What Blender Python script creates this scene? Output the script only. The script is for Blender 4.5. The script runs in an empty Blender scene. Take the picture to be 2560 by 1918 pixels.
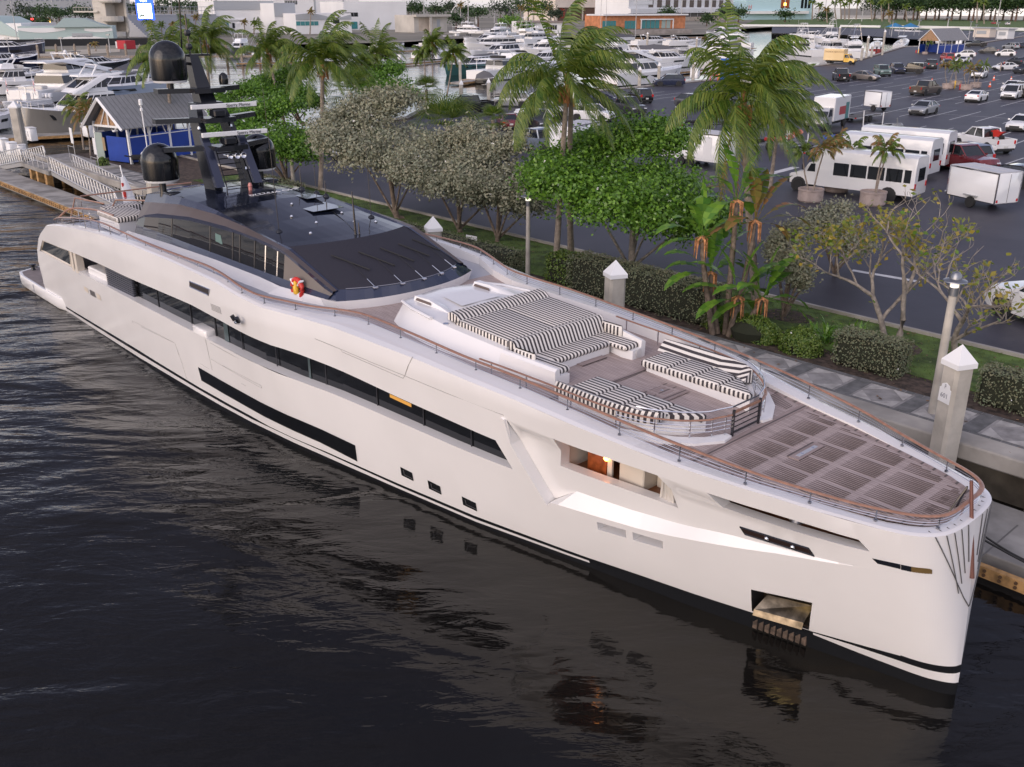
import bpy, math, random
import numpy as np
from mathutils import Vector
from mathutils.geometry import delaunay_2d_cdt
R = math.radians
sc = bpy.context.scene
COL = sc.collection
random.seed(7)
# ---------------------------------------------------------------- camera, sky, sun, exposure
PITCH = R(21.5); CH = 13.2; FOC = 2400.0
cam_d = bpy.data.cameras.new('camera'); cam = bpy.data.objects.new('camera', cam_d); COL.objects.link(cam)
cam.location = (0, 0, CH); cam.rotation_euler = (R(90) - PITCH, 0, 0)
cam_d.sensor_width = 36; cam_d.lens = 36 * FOC / 2560; cam_d.clip_end = 20000; cam_d.clip_start = .5
sc.camera = cam
SUN_EL = R(20); SUN_AZ = R(222)          # compass-like angle of the sun seen from above, 0 = +Y, clockwise
w = bpy.data.worlds.new('World'); sc.world = w; w.use_nodes = True
nt = w.node_tree; bg = nt.nodes['Background']
sky = nt.nodes.new('ShaderNodeTexSky'); sky.sky_type = 'NISHITA'; sky.sun_disc = False
sky.sun_elevation = SUN_EL; sky.sun_rotation = SUN_AZ; sky.air_density = 1.0; sky.dust_density = 1.2; sky.ozone_density = 2.2
# a cloud bank darkens the sky inland (+Y), the clearer west is warmer; broken cloud everywhere
def _n(t, **kw):
    q = nt.nodes.new(t)
    for k, v in kw.items(): setattr(q, k, v)
    return q
tc_ = _n('ShaderNodeTexCoord'); sx_ = _n('ShaderNodeSeparateXYZ'); nt.links.new(tc_.outputs['Generated'], sx_.inputs[0])
mr_ = _n('ShaderNodeMapRange', interpolation_type='SMOOTHSTEP'); mr_.inputs[1].default_value = -.45; mr_.inputs[2].default_value = .75; nt.links.new(sx_.outputs['Y'], mr_.inputs[0]); mz_ = _n('ShaderNodeMapRange', interpolation_type='SMOOTHSTEP'); mz_.inputs[1].default_value = .07; mz_.inputs[2].default_value = .3; nt.links.new(sx_.outputs['Z'], mz_.inputs[0]); mm_ = _n('ShaderNodeMath', operation='MULTIPLY'); nt.links.new(mr_.outputs[0], mm_.inputs[0]); nt.links.new(mz_.outputs[0], mm_.inputs[1])
rp_ = _n('ShaderNodeValToRGB'); rp_.color_ramp.elements[0].color = (1.0, .92, .87, 1); rp_.color_ramp.elements[1].color = (.33, .32, .36, 1); nt.links.new(mm_.outputs[0], rp_.inputs[0])
nz_ = _n('ShaderNodeTexNoise'); nz_.inputs['Scale'].default_value = 3.2; nz_.inputs['Detail'].default_value = 5; mp_ = _n('ShaderNodeMapping'); mp_.inputs['Scale'].default_value = (1, 1, 2.5); nt.links.new(tc_.outputs['Generated'], mp_.inputs[0]); nt.links.new(mp_.outputs[0], nz_.inputs['Vector'])
r2_ = _n('ShaderNodeValToRGB'); r2_.color_ramp.elements[0].position = .38; r2_.color_ramp.elements[0].color = (.62, .64, .7, 1); r2_.color_ramp.elements[1].position = .62; r2_.color_ramp.elements[1].color = (1.15, 1.12, 1.12, 1); nt.links.new(nz_.outputs['Fac'], r2_.inputs[0])
m1_ = _n('ShaderNodeMix', data_type='RGBA', blend_type='MULTIPLY'); m1_.inputs[0].default_value = 1; m0_ = _n('ShaderNodeMix', data_type='RGBA'); m0_.inputs[0].default_value = .62; m0_.inputs[7].default_value = (3.35, 3.3, 3.75, 1); nt.links.new(sky.outputs[0], m0_.inputs[6]); nt.links.new(m0_.outputs[2], m1_.inputs[6]); nt.links.new(rp_.outputs[0], m1_.inputs[7])
m2_ = _n('ShaderNodeMix', data_type='RGBA', blend_type='MULTIPLY'); m2_.inputs[0].default_value = 1; nt.links.new(m1_.outputs[2], m2_.inputs[6]); nt.links.new(r2_.outputs[0], m2_.inputs[7])
nt.links.new(m2_.outputs[2], bg.inputs[0]); bg.inputs[1].default_value = .15
sl = bpy.data.lights.new('sun', 'SUN'); sl.energy = .65; sl.angle = R(60); sl.color = (1, .85, .75)
so = bpy.data.objects.new('sun', sl); COL.objects.link(so)
sd = Vector((math.sin(SUN_AZ) * math.cos(SUN_EL), math.cos(SUN_AZ) * math.cos(SUN_EL), math.sin(SUN_EL)))
so.rotation_euler = sd.to_track_quat('Z', 'Y').to_euler()
sc.view_settings.view_transform = 'Standard'; sc.view_settings.look = 'None'
sc.view_settings.exposure = 1.28; sc.view_settings.gamma = 1
# ---------------------------------------------------------------- layout helpers
_cp, _sp = math.cos(PITCH), math.sin(PITCH)
def at(u, v, z=1.7):
    """ground point (height z) that the photograph shows at pixel u, v"""
    x = (u - 1280) / FOC; y = (v - 959) / FOC
    d = (x, _cp - y * _sp, -_sp - y * _cp); k = (z - CH) / d[2]
    return (d[0] * k, d[1] * k, z)
PH = R(47); AX = (math.cos(PH), -math.sin(PH)); AN = (math.sin(PH), math.cos(PH)); ORG = (-23.593, 51.152)
def S(s, n, z=0.):
    """site frame: s along the quay, n inland"""
    return (ORG[0] + s * AX[0] + n * AN[0], ORG[1] + s * AX[1] + n * AN[1], z)
def frame(o, s=0, n=0, z=0, rz=0):
    o.location = S(s, n, z); o.rotation_euler = (0, 0, -PH + rz); return o
def I(x, tab):
    return float(np.interp(x, [a for a, b in tab], [b for a, b in tab]))
# ---------------------------------------------------------------- mesh builder
class MB:
    def __init__(s): s.v = []; s.f = []; s.m = []
    def add(s, vs, fs, m=0):
        b = len(s.v); s.v += [tuple(p) for p in vs]
        for f in fs: s.f.append([b + i for i in f]); s.m.append(m)
        return s
    def quad(s, a, b, c, d, m=0): return s.add([a, b, c, d], [(0, 1, 2, 3)], m)
    def poly(s, ps, m=0): return s.add(ps, [tuple(range(len(ps)))], m)
    def box(s, c, d, m=0, rz=0, top=(1, 1)):
        cs, sn = math.cos(rz), math.sin(rz); vs = []
        for k in (0, 1):
            for i, j in ((-1, -1), (1, -1), (1, 1), (-1, 1)):
                x = i * d[0] / 2 * (top[0] if k else 1); y = j * d[1] / 2 * (top[1] if k else 1)
                vs.append((c[0] + x * cs - y * sn, c[1] + x * sn + y * cs, c[2] + (k - .5) * d[2]))
        return s.add(vs, [(3, 2, 1, 0), (4, 5, 6, 7), (0, 1, 5, 4), (1, 2, 6, 5), (2, 3, 7, 6), (3, 0, 4, 7)], m)
    def rbox(s, c, d, r=.05, m=0):
        """box with softened edges"""
        x, y, z = d[0] / 2, d[1] / 2, d[2] / 2; rings = []
        for zz, k in ((-z, r), (-z + r, 0), (z - r, 0), (z - r * .35, r * .35), (z, r)):
            a, b = x - k, y - k; q = r
            rings.append([(c[0] + px, c[1] + py, c[2] + zz) for px, py in ((-a + q, -b), (a - q, -b), (a, -b + q), (a, b - q), (a - q, b), (-a + q, b), (-a, b - q), (-a, -b + q))])
        return s.loft(rings, m=m)
    def prism(s, pts, a0, a1, axis='y', m=0):
        """polygon in the two other axes, extruded along axis"""
        def P(p, a): return {'y': (p[0], a, p[1]), 'x': (a, p[0], p[1]), 'z': (p[0], p[1], a)}[axis]
        n = len(pts); vs = [P(p, a0) for p in pts] + [P(p, a1) for p in pts]
        return s.add(vs, [tuple(range(n))[::-1], tuple(range(n, 2 * n))] + [(i, (i + 1) % n, n + (i + 1) % n, n + i) for i in range(n)], m)
    def loft(s, rings, m=0, closed=True, caps=True):
        n = len(rings[0]); vs = [p for r in rings for p in r]; fs = []
        for i in range(len(rings) - 1):
            for j in range(n if closed else n - 1):
                k = (j + 1) % n; fs.append((i * n + j, i * n + k, (i + 1) * n + k, (i + 1) * n + j))
        if caps and closed: fs += [tuple(range(n))[::-1], tuple(range((len(rings) - 1) * n, len(rings) * n))]
        return s.add(vs, fs, m)
    def tube(s, path, r, n=6, m=0, closed=False, flat=1.):
        P = [Vector(p) for p in path]; L = len(P); rings = []
        for i, p in enumerate(P):
            a = P[(i - 1) % L] if (i or closed) else P[i]; b = P[(i + 1) % L] if (i < L - 1 or closed) else P[i]
            t = (b - a); t = t.normalized() if t.length > 1e-9 else Vector((0, 0, 1))
            u = t.cross(Vector((0, 0, 1))); u = u.normalized() if u.length > 1e-3 else Vector((1, 0, 0))
            v = u.cross(t).normalized(); rr = r[i] if isinstance(r, (list, tuple)) else r
            rings.append([tuple(p + u * (rr * math.cos(2 * math.pi * k / n)) + v * (rr * flat * math.sin(2 * math.pi * k / n))) for k in range(n)])
        if closed: rings.append(rings[0])
        return s.loft(rings, m, caps=not closed)
    def lathe(s, prof, c=(0, 0, 0), n=16, m=0, axis='z'):
        rings = []
        for r, h in prof:
            g = []
            for k in range(n):
                a = 2 * math.pi * k / n; x, y = r * math.cos(a), r * math.sin(a)
                q = {'z': (x, y, h), 'x': (h, x, y), 'y': (x, h, -y)}[axis]
                g.append((c[0] + q[0], c[1] + q[1], c[2] + q[2]))
            rings.append(g)
        return s.loft(rings, m)
    def build(s, name, mats, parent=None, smooth=None, loc=None):
        me = bpy.data.meshes.new(name); me.from_pydata(s.v, [], s.f)
        if not isinstance(mats, (list, tuple)): mats = [mats]
        for x in mats: me.materials.append(x)
        if len(mats) > 1: me.polygons.foreach_set('material_index', [min(i, len(mats) - 1) for i in s.m])
        if smooth:
            me.polygons.foreach_set('use_smooth', [True] * len(me.polygons)); me.update()
            me.set_sharp_from_angle(angle=R(smooth))
        me.update()
        o = bpy.data.objects.new(name, me); COL.objects.link(o)
        if parent: o.parent = parent
        if loc: o.location = loc
        return o
def tag(o, label=None, cat=None, group=None, kind=None):
    if label: o['label'] = label
    if cat: o['category'] = cat
    if group: o['group'] = group
    if kind: o['kind'] = kind
    return o
def empty(name, loc=(0, 0, 0), rz=0, label=None, cat=None, group=None):
    o = bpy.data.objects.new(name, None); COL.objects.link(o); o.location = loc; o.rotation_euler = (0, 0, rz)
    o.empty_display_size = .2
    return tag(o, label, cat, group)
KIDS = {}
def copy_tree(o, parent=None):
    c = o.copy(); COL.objects.link(c); c.parent = parent
    for ch in list(o.children): copy_tree(ch, c)
    return c
# ---------------------------------------------------------------- materials
def mat(name, col, rough=.5, metal=0, spec=.5, coat=0, var=0, vscale=3., bump=0, bscale=40., emit=None, estr=1., alpha=None, vcol=None, trans=0):
    m = bpy.data.materials.new(name); m.use_nodes = True; n = m.node_tree; b = n.nodes['Principled BSDF']
    b.inputs['Base Color'].default_value = (*col, 1); b.inputs['Roughness'].default_value = rough; b.inputs['Metallic'].default_value = metal
    b.inputs['Specular IOR Level'].default_value = spec; b.inputs['Coat Weight'].default_value = coat
    if trans: b.inputs['Transmission Weight'].default_value = trans
    if emit: b.inputs['Emission Color'].default_value = (*emit, 1); b.inputs['Emission Strength'].default_value = estr
    if alpha: b.inputs['Alpha'].default_value = alpha
    if var or bump:
        tc = n.nodes.new('ShaderNodeTexCoord')
    if var:
        t = n.nodes.new('ShaderNodeTexNoise'); t.inputs['Scale'].default_value = vscale; t.inputs['Detail'].default_value = 6
        n.links.new(tc.outputs['Object'], t.inputs['Vector'])
        r = n.nodes.new('ShaderNodeValToRGB'); c2 = vcol or tuple(c * (1 - var) for c in col); c1 = col if vcol else tuple(min(1, c * (1 + var)) for c in col)
        r.color_ramp.elements[0].position = .35; r.color_ramp.elements[0].color = (*c2, 1)
        r.color_ramp.elements[1].position = .65; r.color_ramp.elements[1].color = (*c1, 1)
        n.links.new(t.outputs['Fac'], r.inputs[0]); n.links.new(r.outputs[0], b.inputs['Base Color'])
    if bump:
        t = n.nodes.new('ShaderNodeTexNoise'); t.inputs['Scale'].default_value = bscale; t.inputs['Detail'].default_value = 4
        n.links.new(tc.outputs['Object'], t.inputs['Vector']); q = n.nodes.new('ShaderNodeBump'); q.inputs['Strength'].default_value = bump; q.inputs['Distance'].default_value = .02
        n.links.new(t.outputs['Fac'], q.inputs['Height']); n.links.new(q.outputs[0], b.inputs['Normal'])
    return m
def leafmat(name, cols, rough=.45, trans=.25):
    """leaf colour varies leaf by leaf"""
    m = bpy.data.materials.new(name); m.use_nodes = True; n = m.node_tree; b = n.nodes['Principled BSDF']
    g = n.nodes.new('ShaderNodeNewGeometry'); r = n.nodes.new('ShaderNodeValToRGB')
    el = r.color_ramp.elements
    for i, c in enumerate(cols):
        p = i / (len(cols) - 1)
        e = el[0] if i == 0 else (el[1] if i == len(cols) - 1 else el.new(p))
        e.position = p; e.color = (*c, 1)
    n.links.new(g.outputs['Random Per Island'], r.inputs[0]); n.links.new(r.outputs[0], b.inputs['Base Color'])
    b.inputs['Roughness'].default_value = rough
    if trans:
        tr = n.nodes.new('ShaderNodeBsdfTranslucent'); mx = n.nodes.new('ShaderNodeMixShader'); mx.inputs[0].default_value = trans
        n.links.new(r.outputs[0], tr.inputs[0]); n.links.new(b.outputs[0], mx.inputs[1]); n.links.new(tr.outputs[0], mx.inputs[2])
        n.links.new(mx.outputs[0], n.nodes['Material Output'].inputs[0])
    return m
def stripemat(name, c1, c2, period, duty=.5, side='x', rough=.8):
    """canvas stripes running along x; on faces that look sideways they stand upright"""
    m = bpy.data.materials.new(name); m.use_nodes = True; n = m.node_tree; b = n.nodes['Principled BSDF']; L = n.links.new
    tc = n.nodes.new('ShaderNodeTexCoord'); sx = n.nodes.new('ShaderNodeSeparateXYZ'); L(tc.outputs['Object'], sx.inputs[0])
    sn = n.nodes.new('ShaderNodeSeparateXYZ'); L(tc.outputs['Normal'], sn.inputs[0])
    ab = n.nodes.new('ShaderNodeMath'); ab.operation = 'ABSOLUTE'; L(sn.outputs['Y'], ab.inputs[0])
    gt = n.nodes.new('ShaderNodeMath'); gt.operation = 'GREATER_THAN'; gt.inputs[1].default_value = .75; L(ab.outputs[0], gt.inputs[0])
    mx = n.nodes.new('ShaderNodeMix'); L(gt.outputs[0], mx.inputs[0]); L(sx.outputs['Y'], mx.inputs[2]); L(sx.outputs['X'], mx.inputs[3])
    dv = n.nodes.new('ShaderNodeMath'); dv.operation = 'DIVIDE'; dv.inputs[1].default_value = period; L(mx.outputs[0], dv.inputs[0])
    fr = n.nodes.new('ShaderNodeMath'); fr.operation = 'FRACT'; L(dv.outputs[0], fr.inputs[0])
    lt = n.nodes.new('ShaderNodeMath'); lt.operation = 'LESS_THAN'; lt.inputs[1].default_value = duty; L(fr.outputs[0], lt.inputs[0])
    cm = n.nodes.new('ShaderNodeMix'); cm.data_type = 'RGBA'; L(lt.outputs[0], cm.inputs[0]); cm.inputs[6].default_value = (*c2, 1); cm.inputs[7].default_value = (*c1, 1)
    L(cm.outputs[2], b.inputs['Base Color']); b.inputs['Roughness'].default_value = rough
    return m
def teakmat(name, c, c2, period, axis='Y'):
    m = bpy.data.materials.new(name); m.use_nodes = True; n = m.node_tree; b = n.nodes['Principled BSDF']; L = n.links.new
    tc = n.nodes.new('ShaderNodeTexCoord'); sx = n.nodes.new('ShaderNodeSeparateXYZ'); L(tc.outputs['Object'], sx.inputs[0])
    dv = n.nodes.new('ShaderNodeMath'); dv.operation = 'DIVIDE'; dv.inputs[1].default_value = period; L(sx.outputs[axis], dv.inputs[0])
    fr = n.nodes.new('ShaderNodeMath'); fr.operation = 'FRACT'; L(dv.outputs[0], fr.inputs[0])
    lt = n.nodes.new('ShaderNodeMath'); lt.operation = 'LESS_THAN'; lt.inputs[1].default_value = .16; L(fr.outputs[0], lt.inputs[0])
    t = n.nodes.new('ShaderNodeTexNoise'); t.inputs['Scale'].default_value = 3; t.inputs['Detail'].default_value = 8
    mp = n.nodes.new('ShaderNodeMapping'); mp.inputs['Scale'].default_value = (.5, 6, 1) if axis == 'Y' else (6, .5, 1)
    L(tc.outputs['Object'], mp.inputs[0]); L(mp.outputs[0], t.inputs['Vector'])
    r = n.nodes.new('ShaderNodeValToRGB'); r.color_ramp.elements[0].color = (*[x * .75 for x in c], 1); r.color_ramp.elements[1].color = (*[x * 1.2 for x in c], 1)
    r.color_ramp.elements[0].position = .3; r.color_ramp.elements[1].position = .7; L(t.outputs['Fac'], r.inputs[0])
    cm = n.nodes.new('ShaderNodeMix'); cm.data_type = 'RGBA'; L(lt.outputs[0], cm.inputs[0]); L(r.outputs[0], cm.inputs[6]); cm.inputs[7].default_value = (*c2, 1)
    L(cm.outputs[2], b.inputs['Base Color']); b.inputs['Roughness'].default_value = .65
    return m
WHITE = mat('yacht_white', (.77, .755, .75), .22, coat=.4, var=.02, vscale=.6)
GEL = mat('white_paint', (.78, .78, .78), .3, coat=.2)
BLACK = mat('boot_black', (.012, .013, .015), .25)
GLASS = mat('dark_glass', (.008, .009, .011), .04, spec=.6)
NAVY = mat('navy_metallic', (.035, .042, .075), .25, metal=.4, coat=.4)
ROOFM = mat('roof_navy', (.007, .009, .017), .09, spec=.4)
BRONZE = mat('bronze_band', (.12, .095, .085), .35, metal=.3)
COVER = mat('windscreen_cover', (.021, .02, .03), .75, bump=.3, bscale=8)
SIDECOVER = mat('mesh_cover', (.16, .14, .125), .8)
TEAK = teakmat('teak_deck', (.4, .325, .305), (.2, .155, .145), .075)
TEAKX = teakmat('teak_margin', (.3, .235, .22), (.1, .08, .075), .3, 'X')
TEAKCAP = mat('teak_cap', (.3, .155, .1), .35, var=.15, vscale=8, coat=.3)
STEEL = mat('polished_steel', (.7, .7, .72), .12, metal=1)
STRIPE = stripemat('striped_canvas', (.045, .038, .042), (.72, .68, .63), .13)
DARKSLOT = mat('slot_dark', (.12, .09, .082), .8)
GREYDECK = mat('grey_deck', (.38, .39, .43), .6)
MASTM = mat('mast_black', (.012, .014, .02), .22, spec=.5)
DOME = mat('dome_black', (.006, .007, .009), .12, spec=.5)
RED = mat('red_plastic', (.55, .03, .02), .4)
YELLOW = mat('yellow_plastic', (.75, .45, .03), .4)
RUBBER = mat('rubber', (.015, .015, .016), .7)
WOODRED = mat('cabin_wood', (.28, .07, .02), .35, var=.3, vscale=6)
WOODFLOOR = mat('cabin_floor', (.2, .08, .035), .4, var=.2, vscale=5)
CREAM = mat('cream_interior', (.62, .56, .48), .5)
CURTAIN = mat('curtain', (.55, .52, .48), .9)
WARM = mat('lamp_glow', (1, .5, .15), .5, emit=(1, .32, .06), estr=6)
# ================================================================ THE YACHT (x along the hull to the bow, y to port, z up)
Y = empty('motor_yacht', S(0, 0), -PH, 'long white motor yacht with navy wheelhouse and teak foredeck moored along the quay', 'yacht')
BW = [(0, 3.6), (8, 3.6), (11.2, 3.7), (18.8, 3.93), (22.4, 3.98), (24.5, 3.92), (27.1, 3.78), (31, 3.3), (36, 2.62), (38.8, 2.08), (40.9, 1.62), (42.7, 1.27), (43.8, 1.0), (45, .7), (46.9, .3), (47.0, .28), (48, .05)]
BS = [(0, 3.9), (4, 3.95), (10, 4.12), (17, 4.25), (23, 4.35), (26, 4.5), (27.3, 4.55), (28.5, 4.5), (30, 4.15), (31.4, 3.92), (34.8, 3.68), (36.8, 3.55), (40, 3.25), (42, 2.95), (44, 2.5), (46, 1.93), (47, 1.6), (47.6, 1.3)]
ZS = [(5.7, .8), (5.9, 1.95), (6.3, 2.6), (7, 3.25), (7.6, 3.6), (8.8, 4.15), (10.2, 4.4), (12.2, 4.64), (15.5, 4.9), (18.7, 5.04), (22, 5.08), (25.7, 5.08), (27.2, 4.98), (28.5, 4.9), (30, 4.86), (31.4, 4.85), (34.8, 4.77), (36.8, 4.68), (38.3, 4.6), (40, 4.46), (41.5, 4.3), (42.7, 4.18), (44.6, 4.1), (45.5, 4.04), (46.6, 3.99), (48, 3.99)]
Z1 = [(5.7, -.06), (11, .0), (17, .08), (21.5, .2), (28, .17), (33, .1), (36, .08), (39.6, .14), (39.9, .3), (44, .47), (45.4, .42), (46.2, .34), (47, .3), (48, .28)]
Z2 = [(5.7, .1), (8, .14), (11, .18), (17, .28), (21.5, .35), (25.7, .32), (28.3, .34), (30, .3), (33, .2), (36, .18), (39.6, .22), (39.9, .31), (44, .48), (45.0, .48), (46, .54), (47, .55), (48, .55)]
Z3 = [(5.7, .2), (8, .23), (11, .31), (17, .44), (21.5, .47), (25.7, .46), (28.3, .37), (30, .36), (33, .3), (36, .3), (39.6, .33), (41, .38), (44, .49), (45.0, .5), (46, .62), (47, .72), (48, .8)]
def bw(s): return I(s, BW)
def bs(s): return I(s, BS)
def zs(s): return I(s, ZS)
def Bh(s, z):
    f = max(0, min(1, z / I(s, [(42, 4.5), (46, 4.)]))); a = bw(s); return a + (bs(s) - a) * f ** .8
def hullp(s, z, off=0.): return (s, -(Bh(s, z) + off), z)
def dmax(s): return I(s, [(37.9, .3), (42, .28), (46.2, 0), (48, 0)])
ZCREASE = [(6, 2.9), (7.5, 3.27), (11.1, 3.45), (14.9, 3.58), (17.6, 3.61), (23.4, 3.79), (25.5, 3.77), (29.2, 3.69), (32.3, 3.5), (34, 3.38), (35.7, 3.29), (37.4, 3.19)]
CREF = [(37.97, 3.95), (39.36, 3.86), (42.08, 3.79), (43.23, 3.73), (44.5, 3.68), (46.26, 3.6), (47, 3.55)]
def recp(s, z):
    zc = I(s, CREF); g = max(0, min(1, (zc - z) / .5)); g = g * g * (3 - 2 * g)
    return (s, -(Bh(s, z) - dmax(s) * g), z)
def inpoly(x, y, P):
    c = False; j = len(P) - 1
    for i in range(len(P)):
        if (P[i][1] > y) != (P[j][1] > y) and x < (P[j][0] - P[i][0]) * (y - P[i][1]) / (P[j][1] - P[i][1]) + P[i][0]: c = not c
        j = i
    return c
def dens(P, d=.5):
    out = []
    for i in range(len(P)):
        a, b = P[i], P[(i + 1) % len(P)]; n = max(1, int(math.dist(a, b) / d))
        out += [(a[0] + (b[0] - a[0]) * k / n, a[1] + (b[1] - a[1]) * k / n) for k in range(n)]
    return out
def patch(name, outer, holes, fn, m, parent, ds=.6, dz=.3, mirror=False):
    """curved skin cut out of the hull side: outline and holes are drawn in (s, z)"""
    outer = dens(outer); hs = [dens(h, .35) for h in holes]
    vs = []; es = []
    for P in [outer] + hs:
        b = len(vs); vs += P; es += [(b + i, b + (i + 1) % len(P)) for i in range(len(P))]
    x0 = min(p[0] for p in outer); x1 = max(p[0] for p in outer); z0 = min(p[1] for p in outer); z1 = max(p[1] for p in outer)
    x = x0 + ds / 2
    while x < x1:
        z = z0 + dz / 2
        while z < z1:
            if inpoly(x, z, outer) and not any(inpoly(x, z, h) for h in hs):
                if min(math.dist((x, z), q) for P in [outer] + hs for q in P) > .14: vs.append((x, z))
            z += dz
        x += ds
    r = delaunay_2d_cdt([Vector(v) for v in vs], es, [], 0, 1e-5); V, F = r[0], r[2]
    fs = []
    for f in F:
        cx = sum(V[i][0] for i in f) / len(f); cz = sum(V[i][1] for i in f) / len(f)
        if inpoly(cx, cz, outer) and not any(inpoly(cx, cz, h) for h in hs): fs.append(list(f))
    pts = [fn(v[0], v[1]) for v in V]; nrm = []; e = .03
    for v in V:
        a = Vector(fn(v[0] + e, v[1])) - Vector(fn(v[0] - e, v[1])); b = Vector(fn(v[0], v[1] + e)) - Vector(fn(v[0], v[1] - e))
        n = a.cross(b).normalized(); nrm.append(n if n.y < 0 else -n)
    sg = -1 if mirror else 1
    if mirror: pts = [(p[0], -p[1], p[2]) for p in pts]; nrm = [Vector((n.x, -n.y, n.z)) for n in nrm]
    P2 = []
    for f in fs:
        a, b, c = (Vector(pts[i]) for i in f[:3])
        P2.append(f if (b - a).cross(c - a).dot(nrm[f[0]]) > 0 else f[::-1])
    me = bpy.data.meshes.new(name); me.from_pydata(pts, [], P2); me.materials.append(m)
    me.polygons.foreach_set('use_smooth', [True] * len(P2)); me.update(); me.normals_split_custom_set_from_vertices([tuple(n) for n in nrm])
    o = bpy.data.objects.new(name, me); COL.objects.link(o); o.parent = parent; return o
def reveal(name, hole, fn, depth, m, parent, backm=None, shrink=0.):
    """inner faces of an opening, and its back panel"""
    P = dens(hole, .35); mb = MB(); a = [fn(*p) for p in P]; b = [(p[0], p[1] + depth, p[2]) for p in a]; n = len(P)
    for i in range(n): j = (i + 1) % n; mb.quad(a[i], a[j], b[j], b[i], 0)
    if backm: mb.poly(b, 1)
    return mb.build(name, [m, backm] if backm else m, parent)
def panel(name, poly, m, parent, off=.012, fn=hullp, frame_m=None, fr=.03):
    """flush pane that follows the hull"""
    xs = sorted(p[0] for p in poly); mb = MB(); P = dens(poly, .5)
    top = [fn(p[0], p[1]) for p in P]; cen = (sum(p[0] for p in top) / len(top),)
    pts = [(p[0], p[1] - off, p[2]) for p in top]
    r = delaunay_2d_cdt([Vector(p) for p in P], [(i, (i + 1) % len(P)) for i in range(len(P))], [], 1, 1e-5)
    mb.add([(lambda q: (q[0], q[1] - off, q[2]))(fn(v[0], v[1])) for v in r[0]], [tuple(f) for f in r[2]], 0)
    if frame_m: mb.tube([(p[0], p[1] - .005, p[2]) for p in pts], fr, 4, 1, closed=True)
    return mb.build(name, [m, frame_m] if frame_m else m, parent)
# --- holes of the starboard side
def zb(s): return I(s, [(6.69, 2.62), (10.9, 2.66), (14.6, 2.69), (22.9, 2.74), (27.4, 2.79), (32, 2.62), (34, 2.56), (36.5, 2.48), (37.84, 2.46)])
stations = [6.69, 8, 9.5, 11, 13, 15, 17.5, 20, 23, 25.5, 27.5, 29.2, 31, 32.3, 34, 35.7, 37.1]
BAND = [(s, zb(s)) for s in stations] + [(37.84, 2.46), (37.44, 3.19)] + [(s, I(s, ZCREASE)) for s in (35.7, 34, 32.3, 30.5, 29.2, 27.5, 25.5, 23.4, 20.5, 17.6, 14.9, 11.1, 9.3)] + [(7.58, 3.28)]
DOOR = [(39.14, 2.91), (42.3, 2.86), (42.1, 3.79), (39.36, 3.86)]
SLOT = [(43.45, 3.36), (45.0, 3.33), (46.46, 3.37), (46.26, 3.6), (44.5, 3.68), (43.23, 3.72)]
V1 = [(40.17, 1.5), (40.95, 1.55), (40.98, 1.8), (40.19, 1.74)]; V2 = [(41.13, 1.56), (41.92, 1.63), (41.95, 1.87), (41.16, 1.81)]
ANCH = [(43.87, .54), (45.12, .54), (45.28, 1.47), (43.95, 1.27)]
CHLO = [(38.75, 1.75), (38.95, 1.83), (41.4, 2.0), (42.22, 2.13), (43.53, 2.37), (44.6, 2.6), (45.7, 2.79), (46.8, 3.0), (47, 3.02)]
CHUP = [(39.5, 2.29), (41.0, 2.3), (42.26, 2.39), (43.56, 2.62), (44.6, 2.72), (45.7, 2.83), (46.8, 3.01), (47, 3.03)]
SB = [5.75, 7, 9, 11, 14, 17, 20, 22, 24, 26, 28.3, 30, 31, 33, 34.5, 36, 37.5, 39, 39.6, 41, 42.5, 43.8]
lowc = [(s, I(s, Z3)) for s in SB] + [(45.2, .53), (46, .62), (47, .72)]
upL = [(47, 3.02)] + CHLO[::-1][1:] + [(37.99, 3.28), (37.44, 3.19)] + [(37.84, 2.46)] + [(s, zb(s)) for s in stations[::-1]] + [(6.3, 2.6), (5.95, 2.0)]
hull = patch('hull', lowc + upL, [V1, V2, ANCH], hullp, WHITE, Y)
upU = [(6.69, 2.62), (7.58, 3.28)] + [(s, I(s, ZCREASE)) for s in (9.3, 11.1, 14.9, 17.6, 20.5, 23.4, 25.5, 27.5, 29.2, 30.5, 32.3, 34, 35.7)] + [(37.44, 3.19), (37.99, 3.28)] + CREF + \
    [(47, 3.99), (46.6, 3.99), (45.5, 4.04), (44.6, 4.1), (42.7, 4.18), (41.5, 4.3), (40, 4.46), (38.3, 4.6), (36.8, 4.68), (34.8, 4.77), (31.4, 4.85), (30, 4.86), (28.5, 4.9), (27.2, 4.98), (25.7, 5.08), (22, 5.08), (18.7, 5.04), (15.5, 4.9), (12.2, 4.64), (10.2, 4.4), (8.8, 4.15), (7.6, 3.6), (7, 3.25), (6.3, 2.6)]
patch('upper_bulwark', upU, [], hullp, WHITE, Y)
rec = [(38.75, 1.78), (39.5, 2.29)] + CHUP[1:] + CREF[::-1] + [(37.99, 3.28)]
patch('recessed_side', rec, [DOOR, SLOT], recp, WHITE, Y)
mb = MB()                                                          # shelf under the recessed side, and the fin that closes the window band
lo = [hullp(s, I(s, CHLO)) for s in np.linspace(38.8, 47, 30)]; hi = [recp(max(s, 39.5) if s > 38.9 else 38.8, I(max(s, 39.5), CHUP) if s > 38.9 else 1.8) for s in np.linspace(38.8, 47, 30)]
for i in range(29): mb.quad(lo[i], lo[i + 1], hi[i + 1], hi[i])
mb.build('hull_shelf', WHITE, Y, smooth=50)
FIN = [(37.93, 3.95), (37.99, 3.28), (38.3, 2.66), (38.78, 1.72)]
mb = MB()
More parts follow.
